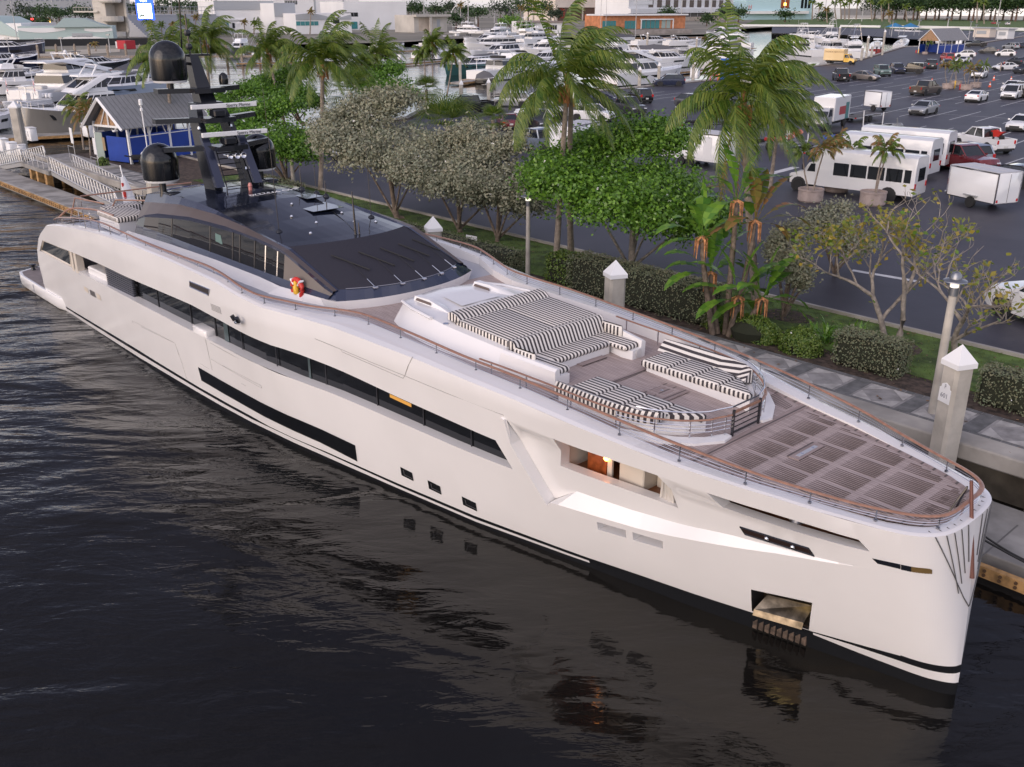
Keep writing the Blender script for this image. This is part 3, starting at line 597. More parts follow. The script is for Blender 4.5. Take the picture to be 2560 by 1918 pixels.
# ---------------------------------------------------------------- wheelhouse
ST = [15.5, 16.2, 17.5, 18.8, 20.2, 21.8, 23, 24.2, 25.2, 26.1, 26.8, 27.6, 28.3, 29.0, 29.45]
TL = [(14.8, 4.72), (18.8, 4.84), (22.3, 4.91), (25.4, 4.9), (26.7, 4.84), (29.1, 4.97), (30, 5.0)]
WT = [(15.5, 5.28), (16.2, 5.45), (18.7, 5.77), (20.2, 5.92), (21.9, 5.98), (24, 6.03), (25.8, 5.94), (26.8, 5.86), (27.6, 5.62), (28.3, 5.42), (29, 5.2), (29.45, 5.12)]
BT = [(15.5, 5.3), (16.4, 5.6), (17.5, 5.79), (20.2, 6.07), (22.9, 6.17), (25.2, 6.11), (26.1, 6.05), (26.8, 5.98), (27.6, 5.75), (28.3, 5.54), (29, 5.33), (29.45, 5.19)]
RL = [(15.5, 5.9), (15.8, 5.95), (18.9, 6.29), (21.7, 6.37), (24.1, 6.27), (26.1, 6.06), (26.8, 5.99), (27.6, 5.76), (28.3, 5.55), (29, 5.34), (29.45, 5.2)]
RT = [(15.4, 6.18), (17.3, 6.48), (19.6, 6.54), (21.1, 6.53), (23.8, 6.24), (26.2, 6.04), (26.8, 6.0), (27.6, 5.77), (28.3, 5.56), (29, 5.35), (29.45, 5.21)]
def hrow(s, sg):
    t4 = I(s, [(15.5, 2.25), (26.8, 2.42), (29.45, 2.42)]); t5 = I(s, [(15.5, 2.1), (26.8, 2.3), (29.45, 2.36)])
    k = I(s, [(27, 0), (29.45, 1)])
    return [(s, sg * (2.8 - .03 * k), I(s, TL)), (s, sg * (2.7 - .03 * k), 5.08), (s, sg * (2.58 + .0 * k), max(5.1, I(s, WT))), (s, sg * (2.62 - .06 * k), I(s, BT)), (s, sg * t4, I(s, RL)), (s, sg * t5, I(s, RT))]
for sg, nm in ((-1, 's'), (1, 'p')):
    rows = [hrow(s, sg) for s in ST]; parts = {}
    names = ['house_trim', 'house_window', 'house_brow', 'bronze_band', 'roof_edge']
    ms = [NAVY, GLASS, NAVY, BRONZE, NAVY]
    for k in range(5):
        mb = MB()
        for i in range(len(ST) - 1):
            q = [rows[i][k], rows[i + 1][k], rows[i + 1][k + 1], rows[i][k + 1]]
            mm = 1 if (k == 1 and ST[i] >= 26.7) else 0
            mb.quad(*(q if sg < 0 else q[::-1]), mm)
        mb.build(names[k], [ms[k], SIDECOVER] if k == 1 else ms[k], Y, smooth=30)
    for s in (18.7, 21.8, 23.45, 23.95, 24.95, 25.65, 26.4):
        mb = MB(); mb.tube([(s, sg * 2.705, 5.08), (s, sg * 2.59, I(s, WT))], .022, 4); mb.build('house_mullion', bpy.data.materials['mullion'] if s < 25.3 else STEEL, Y)
mb = MB(); mb.add([(22.2, -2.665, 5.25), (23.3, -2.665, 5.2), (23.3, -2.66, 5.36), (22.75, -2.655, 5.4), (22.6, -2.62, 5.78), (22.2, -2.62, 5.8)], [(0, 1, 2, 3, 4, 5)]); mb.build('teal_reflection_patch', mat('teal_reflection', (.12, .2, .18), .3), Y)  # teal reflection put into the colour of a patch over the glass
mb = MB()                                                          # roof
W5 = lambda s: I(s, [(15.5, 2.1), (26.8, 2.3)])
rs = [15.4] + ST[1:10] + [26.6]; ys = np.linspace(-1, 1, 13)
rowz = []
for s in rs:
    z0 = I(s, RT); fw = 0
    rowz.append([(s + (.75 * (1 - u * u) if s > 26 else (.35 * (1 - u * u) if s > 25 else 0)), u * W5(s), z0 + .13 * (1 - u * u) * (1 if s < 26 else .7)) for u in ys])
for i in range(len(rs) - 1):
    for j in range(12): mb.quad(rowz[i][j], rowz[i + 1][j], rowz[i + 1][j + 1], rowz[i][j + 1])
mb.build('roof', ROOFM, Y, smooth=40)
mb = MB()
for j in range(12): mb.quad(rowz[0][j], rowz[0][j + 1], (15.5, ys[j + 1] * 2.6, 4.7), (15.5, ys[j] * 2.6, 4.7))
mb.build('aft_house_wall', GLASS, Y)
def wlow(u): return (29.35 + .85 * (1 - abs(u) ** 2.2), u * 2.4, 5.2 + .02 * (1 - u * u))
def wtop(u): return (26.6 + .75 * (1 - u * u), u * 2.3, 6.03 + .08 * (1 - u * u))
mb = MB(); us = np.linspace(-1, 1, 21)
def ws(u, k, o=0):
    a, b = wlow(u), wtop(u); return (a[0] + (b[0] - a[0]) * k + o * .6, a[1] + (b[1] - a[1]) * k, a[2] + (b[2] - a[2]) * k + .06 * k * (1 - k) * 4 * .5 + o)
for i in range(20):
    for k in range(5): mb.quad(ws(us[i], k / 5), ws(us[i + 1], k / 5), ws(us[i + 1], k / 5 + .2), ws(us[i], k / 5 + .2))
mb.build('windscreen_cover', COVER, Y, smooth=60)
def tlow(u): return (29.75 + .62 * (1 - abs(u) ** 2.4), u * 2.68, 4.97 - .03 * (1 - u * u))
mb = MB()
for i in range(20): mb.quad(tlow(us[i]), tlow(us[i + 1]), wlow(us[i + 1]), wlow(us[i]))
for sg in (-1, 1): mb.quad(tlow(sg), wlow(sg), (29.45, sg * 2.55, 5.1), (29.3, sg * 2.78, 4.97))
mb.build('windscreen_trim', mat('navy_gloss', (.02, .028, .06), .1, coat=1), Y, smooth=60)
mb = MB()
for i in range(20):
    a, b = tlow(us[i]), tlow(us[i + 1]); f = lambda p, u: (p[0] - .0, p[1] * .95, zd(30) - .02)
    mb.quad(f(a, 0), f(b, 0), b, a)
for sg in (-1, 1):
    xs = [14.8, 18.8, 22.3, 25.4, 26.7, 28.2, 29.1, 29.75]
    for a, b in zip(xs[:-1], xs[1:]): mb.quad((a, sg * (3.3 if a < 27 else 3.3 - .3 * (a - 27)), zd(a) - .02), (b, sg * (3.3 if b < 27 else 3.3 - .3 * (b - 27)), zd(b) - .02), (b, sg * (2.8 if b < 29.5 else 2.68), I(b, TL)), (a, sg * 2.8, I(a, TL)))
mb.build('house_base', WHITE, Y, smooth=40)
for k, u in enumerate((-.58, -.22, .12, .46, .8)):                # wipers
    a = ws(u, 0, .02); b = ws(u + .02, .5, .05); c = ws(u - .1, .68, .05); d = ws(u + .14, .3, .05)
    mb = MB(); mb.tube([a, b], .008, 4, 0); e_ = [a[k_] + (b[k_] - a[k_]) * .3 for k_ in range(3)]; mb.tube([a, e_], .014, 4, 1); mb.tube([c, d], .026, 4, 0); mb.rbox((a[0] + .04, a[1], a[2] - .02), (.14, .14, .07), .02, 1); mb.build('wiper', [RUBBER, STEEL], Y)
mb = MB(); mb.tube([ws(u, .0, .015) for u in us[1:-1]], .016, 4); mb.build('windscreen_rail', mat('grey_bar', (.3, .3, .33), .3, metal=.7), Y)
mb = MB(); mb.tube([(15.6, 1.35, 6.26), (18, 1.6, 6.55), (20.5, 1.62, 6.6), (23, 1.35, 6.42), (25.5, .6, 6.24), (26.9, .1, 6.14)], .018, 4); mb.build('roof_seam', BLACK, Y)
mb = MB(); mb.rbox((23.3, .9, 6.415), (1.5, 1.3, .02), .01, 0); mb.build('roof_hatch', mat('hatch_glass', (.03, .035, .05), .12, coat=1), Y)
mb = MB(); mb.rbox((22.0, 1.35, 6.56), (.9, .7, .03), .01, 0); mb.build('roof_hatch', bpy.data.materials['hatch_glass'], Y)
for x, y in ((24.0, -.6), (25.1, -.3), (24.4, 1.2), (25.6, .9), (22.7, .2), (26.0, -1.1), (25.9, 1.6)):
    mb = MB(); z = I(x, RT) + .13 * (1 - (y / 2.3) ** 2); mb.lathe([(.05, 0), (.06, .03), (.03, .07)], (x, y, z), 8); mb.build('deck_light', STEEL, Y)
def text(name, body, size, m, parent, loc, rot, align='CENTER', ext=.002):
    c = bpy.data.curves.new(name, 'FONT'); c.body = body; c.size = size; c.align_x = align; c.align_y = 'CENTER'; c.extrude = ext
    t = bpy.data.objects.new(name, c); COL.objects.link(t)
    dg = bpy.context.evaluated_depsgraph_get(); me = bpy.data.meshes.new_from_object(t.evaluated_get(dg)); bpy.data.objects.remove(t)
    me.materials.clear(); me.materials.append(m); o = bpy.data.objects.new(name, me); COL.objects.link(o); o.parent = parent; o.location = loc; o.rotation_euler = rot
    return o
WHITEINK = mat('white_ink', (.75, .75, .75), .6); BLACKINK = mat('black_ink', (.02, .02, .03), .6)
text('roof_number', 'IMO 9932220', .36, WHITEINK, Y, (20.85, .55, I(20.85, RT) + .135), (R(-2), R(1), R(-90)))
# antennas on the roof
for x, y, h, r in ((25.1, -1.75, 4.6, .014), (27.0, .0, 1.5, .045), (27.05, .12, .5, .035), (25.2, 1.9, 3.3, .014), (20.6, 1.9, .9, .025), (21.5, 2.0, 1.7, .014), (22.0, 2.1, .6, .03)):
    z = I(x, RT) + .1 * (1 - (y / 2.4) ** 2)
    mb = MB(); mb.lathe([(.14, -.03), (.1, .06), (r * 1.5, .1)], (x, y, z), 8); mb.tube([(x, y, z), (x - .02 * h, y, z + h * .5), (x - .05 * h, y, z + h)], [r, r * .8, r * .4], 6); mb.build('antenna', MASTM, Y, smooth=50)
# ---------------------------------------------------------------- mast
mb = MB()
for sg in (-1, 1):                                                # raked legs leaning aft
    y = .12 + sg * .78; a = (19.0, y, 6.45); 
    def sec(x, z, w, d, yy): return [(x - d, yy - w, z), (x + d, yy - w * .8, z), (x + d, yy + w * .8, z), (x - d, yy + w, z)]
    mb.loft([sec(18.55, 6.45, .2, .42, y), sec(18.0, 7.6, .17, .38, .12 + sg * .74), sec(17.3, 9.0, .15, .34, .12 + sg * .6), sec(16.95, 9.7, .14, .33, .12 + sg * .45)])
mb.build('mast_leg', MASTM, Y)
mb = MB()
for sg in (-1, 1):
    y = .12 + sg * .8
    mb.loft([[(18.9, y - .17, 6.75), (19.1, y - .17, 6.75), (19.1, y + .17, 6.75), (18.9, y + .17, 6.75)], [(17.95, y * .93 - .15, 8.6), (18.1, y * .93 - .15, 8.6), (18.1, y * .93 + .15, 8.6), (17.95, y * .93 + .15, 8.6)]])
mb.build('mast_fairing', NAVY, Y)
mb = MB(); mb.loft([[(16.6, -.2, 9.6), (17.3, -.2, 9.6), (17.3, .45, 9.6), (16.6, .45, 9.6)], [(16.3, -.15, 10.4), (16.85, -.15, 10.4), (16.85, .4, 10.4), (16.3, .4, 10.4)], [(16.0, -.05, 11.4), (16.4, -.05, 11.4), (16.4, .3, 11.4), (16.0, .3, 11.4)]]); mb.build('mast_top', MASTM, Y)
def plat_(name, cx, z, span, d, rake):
    mb = MB(); pts = [(cx + .55, -.5), (cx + .62, .12), (cx + .55, .75), (cx + .1, .75), (cx - rake, .12 + span), (cx - rake - d, .12 + span), (cx - .35, .8), (cx - .35, -.55), (cx - rake - d, .12 - span), (cx - rake, .12 - span), (cx + .1, -.5)]
    mb.prism([(x, y) for x, y in pts], z - .09, z + .09, 'z'); mb.build(name, MASTM, Y)
plat_('radar_platform', 18.3, 8.12, 2.2, .3, .7); plat_('radar_platform', 17.55, 9.1, 2.1, .3, .6); plat_('dome_platform', 16.9, 10.15, 1.7, .4, .3)
for x, z in ((18.45, 8.2), (17.8, 9.18)):
    b = MB(); b.rbox((x, .15, z + .16), (.45, .5, .28), .05, 0); b = b.build('radar', MASTM, Y)
    mb = MB(); mb.rbox((0, 0, 0), (.14, 2.6, .17), .015, 0); q = mb.build('radar_bar', GEL, b, loc=(x, .45, z + .42)); q.rotation_euler = (0, 0, R(-6))
    text('radar_text', 'Sperry Marine', .17, BLACKINK, b, (x + .145, .98, z + .425), (R(90), 0, R(84)))
for k, (dx, dy, L) in enumerate(((.0, -.25, .5), (.1, 0, .42), (.1, .25, .36))):
    mb = MB(); mb.lathe([(.03, -L), (.04, -.15), (.06, -.05), (.12, .02), (.11, .03), (.02, -.05)], (18.75 + dx, .25 + dy, 7.82), 10, axis='x'); mb.build('horn', STEEL, Y, smooth=60)
for x, y in ((17.0, -2.05), (17.0, 2.15)):
    b = MB(); b.lathe([(.16, -.1), (.13, .1), (.13, .45), (.3, .5)], (x, y, 6.4), 12); b.rbox((x + .55, y + .1, 6.5), (.7, .5, .12), .05); b = b.build('dome_foot', MASTM, Y, smooth=40)
    mb = MB(); mb.lathe([(.1, .0), (.62, .02), (.66, .1)], (x, y, 6.88), 24, 1); mb.lathe([(.66, .1), (.68, .2), (.685, .74)] + [(.685 * math.cos(a), .78 + .67 * math.sin(a)) for a in np.linspace(.05, 1.56, 9)], (x, y, 6.88), 28, 0); mb.build('satellite_dome', [DOME, GEL], b, smooth=50)
mb = MB(); x, y, z = 16.6, -1.05, 10.35
mb.lathe([(.12, -.15), (.12, .1)], (x, y, z), 8, 0); mb.lathe([(.1, .1), (.6, .12), (.64, .2)], (x, y, z), 24, 1); mb.lathe([(.64, .2), (.67, .3), (.67, .92)] + [(.67 * math.cos(a), .96 + .67 * math.sin(a)) for a in np.linspace(.05, 1.56, 9)], (x, y, z), 28, 0); mb.build('satellite_dome', [DOME, GEL], Y, smooth=50)
mb = MB(); mb.lathe([(.17, 0), (.19, .2), (.17, .34), (.08, .43), (.01, .45)], (16.9, 1.0, 10.3), 14); mb.build('small_dome', DOME, Y, smooth=50)
mb = MB(); mb.box((16.2, .1, 11.4), (.16, 1.5, .08)); mb.box((16.2, -.1, 11.1), (.3, .7, .1)); mb.tube([(16.15, .1, 11.4), (16.1, .1, 12.9)], .035, 6)
for y in (-.6, -.35, .55, .8): mb.tube([(16.2, y, 11.4), (16.2, y, 11.85 + .2 * (y > 0))], .022, 5)
mb.lathe([(.1, 0), (.14, .1), (.1, .22)], (16.1, .1, 12.1), 8); mb.lathe([(.1, 0), (.14, .1), (.1, .22)], (16.12, .1, 11.6), 8); mb.tube([(16.3, -.3, 11.5), (16.6, -.3, 13.4)], .03, 5)
mb.build('mast_antenna', MASTM, Y, smooth=40)
mb = MB(); mb.tube([(18.9, .12 - .45, 6.6), (18.2, -.3, 8.1)], .02, 5); mb.tube([(18.9, .55, 6.6), (18.2, .5, 8.1)], .02, 5)
for k in range(7): t = k / 7; mb.tube([(18.9 - .7 * t, -.33, 6.7 + 1.4 * t), (18.9 - .7 * t, .53, 6.7 + 1.4 * t)], .018, 4)
mb.tube([(19.4, -.6, 6.55), (19.4, -.6, 7.0), (19.4, .0, 7.0), (19.4, 0, 6.55)], .02, 5); mb.build('mast_ladder', MASTM, Y)
mb = MB(); mb.lathe([(.07, 0), (.07, .2), (.09, .22), (.05, .34)], (19.9, .1, 6.6), 10); mb.build('roof_light', mat('lens_red', (.5, .2, .18), .3), Y)
for sg in (-1, 1):
    for z, x in ((8.75, 17.75), (7.9, 18.3), (7.2, 18.6)):
        mb = MB(); mb.lathe([(.05, 0), (.07, .05), (.05, .14)], (x, .12 + sg * .66 - .1, z), 8); mb.build('mast_lamp', STEEL, Y)
# ---------------------------------------------------------------- forward lounge module
def modsec(s):
    tb = I(s, [(31.2, 1.55), (31.6, 1.95), (32.6, 2.3), (34, 2.4), (36, 2.2), (38, 1.72)]); tt = I(s, [(31.2, 1.25), (31.6, 1.55), (32.6, 1.88), (34, 2.02), (36, 2.0), (38, 1.72)])
    zt = I(s, [(31.2, 5.05), (31.5, 5.13), (33, 5.13), (34.5, 5.06), (36, 4.98), (38, 4.82)])
    return tb, tt, zt
mb = MB(); ms_ = [31.2, 31.35, 31.6, 32.1, 32.6, 33.3, 34, 35, 36.3]
rings = []
for s in ms_:
    tb, tt, zt = modsec(s)
    rings.append([(s, -tb, zd(s) - .03), (s, -tt - .03, zt - .12), (s, -tt + .06, zt), (s, -tt + .3, zt + .02), (s, 0, zt + .1), (s, tt - .3, zt + .02), (s, tt - .06, zt), (s, tt + .03, zt - .12), (s, tb, zd(s) - .03)])
mb.loft(rings); mb.build('lounge_module', WHITE, Y, smooth=35)
for sg in (-1, 1):
    mb = MB(); rr = []
    for s in (36.3, 37, 37.7, 38.02):
        tb, tt, zt = modsec(s); w = .62 if s < 37.8 else .5
        rr.append([(s, sg * tb, zd(s) - .03), (s, sg * (tt + .02), zt - .06), (s, sg * (tt - .05), zt), (s, sg * (tt - .14), zt), (s, sg * (tt - .16), 4.62), (s, sg * (tt - w), 4.6), (s, sg * (tt - w), zd(s) - .03)])
    mb.loft(rr if sg < 0 else [r[::-1] for r in rr]); mb.build('lounge_arm', WHITE, Y, smooth=30)
    mb = MB()                                                     # raised scoop with dark louvre
    mb.loft([[(31.75, sg * .98, 5.16), (31.75, sg * 1.28, 5.16), (31.78, sg * 1.26, 5.3), (31.78, sg * 1.04, 5.3)], [(32.4, sg * .95, 5.16), (32.4, sg * 1.3, 5.16), (32.4, sg * 1.24, 5.31), (32.4, sg * 1.08, 5.31)], [(33.0, sg * 1.0, 5.15), (33.0, sg * 1.34, 5.12), (33.0, sg * 1.28, 5.23), (33.0, sg * 1.1, 5.23)], [(33.5, sg * 1.15, 5.12), (33.5, sg * 1.36, 5.1), (33.5, sg * 1.33, 5.14), (33.5, sg * 1.2, 5.14)]])
    mb.build('air_scoop', WHITE, Y, smooth=35)
    mb = MB(); y_ = -1.285 if sg < 0 else .955
    mb.add([(31.85, y_ + .015 * 0 - .012, 5.19), (32.6, y_ - .02, 5.19), (32.55, y_ - .0, 5.26), (31.9, y_ + .0, 5.27)], [(0, 1, 2, 3)]); mb.build('scoop_louvre', DARKSLOT, Y)
    mb = MB(); mb.tube([(31.5, sg * 1.5, 5.12), (32.3, sg * 1.78, 5.15), (33.4, sg * 1.95, 5.14)], .06, 6, flat=.8); mb.build('module_edge', WHITE, Y, smooth=60)
    mb = MB(); mb.tube([(33.62, sg * 1.45, 5.13), (33.62, sg * .95, 5.17)], .02, 5); mb.build('grab_rail', STEEL, Y)
    mb = MB(); mb.lathe([(.09, 0), (.09, .012)], (33.95, sg * 1.86, 5.09), 12); mb.build('cup_holder', STEEL, Y)
mb = MB(); mb.add([(32.2, -.55, 5.235), (33.3, -.75, 5.225), (33.3, .75, 5.225), (32.2, .55, 5.235)], [(0, 1, 2, 3)]); mb.build('module_hatch', WHITE, Y)
def cushion(name, c, d, rot=0, r=.06, parent=Y, pitch=0):
    mb = MB(); mb.rbox((0, 0, 0), d, r); o = mb.build(name, STRIPE, parent, smooth=60, loc=c); o.rotation_euler = (0, pitch, rot); return o
p_ = mat('piping', (.05, .045, .045), .8)
for k in range(2):
    y = -.86 + k * 1.72; cushion('sunpad', (35.2, y, 5.1), (2.15, 1.72, .2), pitch=R(3), r=.025)
mb = MB(); mb.prism([(33.85, 5.16), (34.35, 5.14), (34.4, 5.22), (34.2, 5.36), (33.95, 5.4), (33.86, 5.34)], -1.72, 1.72); mb.build('headrest', STRIPE, Y, smooth=50)
mb = MB(); mb.prism([(36.2, 4.75), (36.62, 4.7), (36.68, 4.74), (36.5, 5.1), (36.42, 5.16), (36.25, 5.14)], -1.7, 1.7); mb.build('seat_back', STRIPE, Y, smooth=50)
cushion('seat_cushion', (36.98, 0, 4.66), (.75, 2.2, .17)); mb = MB(); mb.box((36.95, 0, 4.45), (.7, 2.2, .3)); mb.build('seat_base', WHITE, Y)
for sg in (-1, 1):
    cushion('seat_cushion', (37.22, sg * 1.36, 4.66), (1.4, .62, .17)); cushion('arm_cushion', (36.85, sg * 1.66, 4.85), (.8, .14, .34), r=.05)
mb = MB(); mb.lathe([(.12, 0), (.12, .02)], (38.03, 1.45, 4.5), 14, axis='x'); mb.build('speaker', mat('speaker_grey', (.6, .58, .57), .6), Y)
# loose lounge sofas either side
for sg in (-1, 1):
    def sy(v): return sg * v
    base = [(38.75, .92), (41.95, .86), (41.75, 1.35), (41.3, 1.9), (40.4, 2.1), (38.6, 2.2)]; 
    seat = [(38.75, .86), (42.0, .8), (41.5, 1.35), (40.9, 1.78), (40, 1.86), (38.5, 1.86)]
    mb = MB(); mb.loft([[(x, sy(y), zd(x)) for x, y in base], [(x, sy(y), 4.46) for x, y in base]]); mb.build('sofa_base', WHITE, Y)
    n_ = 4; mb = MB()
    xa = [38.62, 39.45, 40.25, 41.05, 41.95]
    for i in range(n_):
        a, b = xa[i] + .01, xa[i + 1] - .01; f0 = lambda x: .84; f1 = lambda x: I(x, [(38.5, 1.85), (40.2, 1.84), (41, 1.7), (42, .95)])
        o_ = [(a, f0(a)), (b, f0(b)), (b, f1(b)), (a, f1(a))]
        inset = lambda P, k: [(x + (k if x == a else -k), y + (k if j < 2 else -k)) for j, (x, y) in enumerate(P)]
        rg = [[(x, sy(y), 4.44) for x, y in inset(o_, .02)], [(x, sy(y), 4.48) for x, y in o_], [(x, sy(y), 4.58) for x, y in o_], [(x, sy(y), 4.625) for x, y in inset(o_, .05)]]
        mb.loft(rg if sg > 0 else [r[::-1] for r in rg])
    mb.build('sofa_cushion', STRIPE, Y, smooth=50)
    mb = MB(); bk = [(38.42, 1.8), (39.4, 1.84), (40.3, 1.84), (41.0, 1.72), (41.35, 1.5)]
    rg = []
    hb_ = 0 if sg > 0 else -.1
    for x, y in bk: rg.append([(x, sy(y - .04), 4.6), (x, sy(y + .24), 4.84 + hb_), (x, sy(y + .3), 4.85 + hb_), (x, sy(y + .36), 4.76 + hb_), (x, sy(y + .36), 4.48)])
    mb.loft(rg if sg < 0 else [r[::-1] for r in rg]); mb.build('sofa_back', STRIPE, Y, smooth=50)
# ---------------------------------------------------------------- aft deck
mb = MB(); mb.rbox((13.4, -2.35, 4.75), (2.0, 1.3, .5), .04); mb.build('sunpad_base', WHITE, Y)
cushion('sunpad', (13.4, -2.35, 5.1), (2.15, 1.4, .22), r=.05)
cushion('aft_sofa', (11.3, -1.6, 4.85), (.7, 1.6, .5), r=.05); cushion('aft_sofa', (11.3, 1.4, 4.85), (.7, 1.6, .5), r=.05)
mb = MB(); mb.rbox((14.3, .2, 5.2), (1.0, 3.2, .9), .05); mb.build('aft_bar', WHITE, Y); cushion('sunpad', (13.4, 2.3, 5.1), (2.15, 1.4, .22), r=.05)
mb = MB(); mb.tube(spl([(9.2, -3.6, 4.5), (9.9, -3.3, 4.95), (11.3, -3.0, 5.12), (12.6, -2.95, 5.2), (14.0, -3.0, 5.25)]), .04, 6); mb.tube([(9.8, -3.3, 4.5), (9.9, -3.0, 5.4), (11.0, -2.2, 5.2)], .035, 6); mb.tube([(10.6, -2.0, 4.5), (11.6, -1.9, 5.4), (13.5, -.6, 5.45), (15.3, .3, 5.5)], .035, 6); mb.tube([(9.4, -2.6, 5.35), (9.4, 2.6, 5.35)], .035, 6)
mb.build('aft_rail', TEAKCAP, Y); mb = MB()
for x, y in ((11.6, -1.9), (10.3, -3.1), (11.3, -3.0), (12.6, -2.95), (13.5, -.6), (9.4, -2.6), (9.4, -1.2), (9.4, .2), (9.4, 1.6), (9.4, 2.6)): mb.tube([(x, y, 4.3), (x, y, 5.3)], .02, 5)
for k in range(3): mb.tube([(9.4, -2.6, 4.6 + k * .22), (9.4, 2.6, 4.6 + k * .22)], .01, 4); mb.tube([(9.2, -3.6, 4.45 + .0 * k), (11.3, -3.0, 4.6 + k * .16), (14, -3.0, 4.75 + k * .16)], .01, 4)
mb.build('aft_rail_post', STEEL, Y)
# ---------------------------------------------------------------- things that hang on the yacht
b = empty('lifebuoy', label='red and yellow lifebuoy hanging on the white house side behind the rail', cat='lifebuoy')
frame(b, 27.85, -2.83, 5.0)
mb = MB(); pts = [(math.cos(a) * .27, 0, math.sin(a) * .3) for a in np.linspace(0, 2 * math.pi, 20)[:-1]]; mb.tube(pts, .085, 8, closed=True); mb.build('ring', RED, b, smooth=60)
mb = MB(); mb.lathe([(.02, -.2), (.09, -.17), (.1, .05), (.06, .1), (.07, .2), (.02, .25)], (0, -.05, .03), 10); mb.build('light_float', YELLOW, b, smooth=60)
mb = MB()
for a in (.8, 2.4, 4.0, 5.5): mb.tube([(math.cos(a) * .17, 0, math.sin(a) * .19), (math.cos(a) * .37, -.0, math.sin(a) * .41)], .095, 8, flat=.4)
mb.build('reflective_band', GEL, b)
f = empty('ensign', label='white and red ensign furled on its staff above the yacht stern', cat='flag'); frame(f, 9.3, -.4, 4.5)
mb = MB(); mb.tube([(0, 0, 0), (-.55, 0, 1.9)], .03, 6); mb.build('staff', GEL, f)
mb = MB(); mb.loft([[(.0, -.3, .25), (.1, 0, .2), (.0, .3, .25), (-.06, 0, .25)], [(-.2, -.24, .8), (-.1, 0, .8), (-.2, .24, .8), (-.28, 0, .8)], [(-.42, -.1, 1.4), (-.36, 0, 1.4), (-.42, .1, 1.4), (-.46, 0, 1.4)]]); g_ = mb.build('cloth', GEL, f, smooth=60)
mb = MB(); mb.box((-.08, -.16, .62), (.12, .1, .3)); mb.box((-.28, -.12, 1.05), (.1, .08, .18)); mb.build('red_mark', RED, g_)

mb = MB(); mb.tube(spl([(46.6, 1.45, 3.3), (47.0, 2.8, 2.2), (47.6, 4.4, 1.1), (48.6, 5.6, .55)], 5), .025, 5); mb.build('mooring_rope', RUBBER, Y)
mb = MB(); mb.tube(spl([(47.3, .9, 3.2), (48.3, 2.8, 1.9), (49.4, 4.8, .9), (50.2, 5.6, .55)], 5), .025, 5); mb.build('mooring_rope', RUBBER, Y)
# ================================================================ SETTING: water, quay, ground
def waterm():
    m = bpy.data.materials.new('water'); m.use_nodes = True; n = m.node_tree; b = n.nodes['Principled BSDF']; L = n.links.new
    b.inputs['Base Color'].default_value = (.007, .0065, .006, 1); b.inputs['Roughness'].default_value = .05; b.inputs['IOR'].default_value = 1.33
    tc = n.nodes.new('ShaderNodeTexCoord'); prev = None
    sx = n.nodes.new('ShaderNodeSeparateXYZ'); L(tc.outputs['Object'], sx.inputs[0]); mr = n.nodes.new('ShaderNodeMapRange'); mr.inputs[1].default_value = -2; mr.inputs[2].default_value = -26; mr.inputs[3].default_value = .8; mr.inputs[4].default_value = 4.5; L(sx.outputs['X'], mr.inputs[0]); my = n.nodes.new('ShaderNodeMapRange'); my.inputs[1].default_value = 50; my.inputs[2].default_value = 95; my.inputs[3].default_value = 1; my.inputs[4].default_value = .16; L(sx.outputs['Y'], my.inputs[0]); mq = n.nodes.new('ShaderNodeMath'); mq.operation = 'MULTIPLY'; L(mr.outputs[0], mq.inputs[0]); L(my.outputs[0], mq.inputs[1])
    for scl, st, dist, det in (((.1, .24, 1), .5, .5, 3), ((.5, 1.3, 1), .5, .07, 4), ((2.4, 6.5, 1), .4, .014, 3)):
        mp = n.nodes.new('ShaderNodeMapping'); mp.inputs['Scale'].default_value = scl; mp.inputs['Rotation'].default_value = (0, 0, R(-20)); L(tc.outputs['Object'], mp.inputs[0])
        t = n.nodes.new('ShaderNodeTexNoise'); t.inputs['Scale'].default_value = 1; t.inputs['Detail'].default_value = det; t.inputs['Distortion'].default_value = .6; L(mp.outputs[0], t.inputs['Vector'])
        q = n.nodes.new('ShaderNodeBump'); q.inputs['Strength'].default_value = st; ml = n.nodes.new('ShaderNodeMath'); ml.operation = 'MULTIPLY'; ml.inputs[1].default_value = dist; L(mq.outputs[0], ml.inputs[0]); L(ml.outputs[0], q.inputs['Distance']); L(t.outputs['Fac'], q.inputs['Height'])
        if prev: L(prev.outputs[0], q.inputs['Normal'])
        prev = q
    L(prev.outputs[0], b.inputs['Normal']); return m
def sheet(name, pts, m, kind='structure', z=None):
    mb = MB(); mb.poly([(p[0], p[1], z if z is not None else p[2]) for p in pts]); return tag(mb.build(name, m), kind=kind)
sheet('water', [(-9000, -300, 0), (9000, -300, 0), (9000, 12000, 0), (-9000, 12000, 0)], waterm())
ZL = 1.7
ASPH = mat('asphalt', (.05, .048, .062), .55, var=.25, vscale=.3, bump=.25, bscale=9, vcol=(.033, .032, .043))
CONC = mat('concrete', (.33, .31, .28), .8, var=.25, vscale=.7, bump=.2, bscale=6)
CONCD = mat('concrete_dock', (.27, .26, .245), .85, var=.3, vscale=.8, bump=.15, bscale=6)
GRASS = mat('lawn', (.075, .125, .025), .9, var=.5, vscale=1.6, bump=.6, bscale=20)
MULCH = mat('mulch', (.06, .042, .032), .95, var=.6, vscale=5, bump=1, bscale=14)
SAND = mat('sand', (.42, .38, .31), .9, var=.15, vscale=.05)
PAVER = mat('paver', (.25, .24, .235), .85, var=.25, vscale=2.5)
PAVERD = mat('paver_dark', (.13, .13, .13), .85, var=.25, vscale=3)
PAVERL = mat('paver_light', (.36, .345, .33), .85, var=.2, vscale=3)
LINE = mat('road_paint', (.62, .62, .62), .7, var=.15, vscale=2)
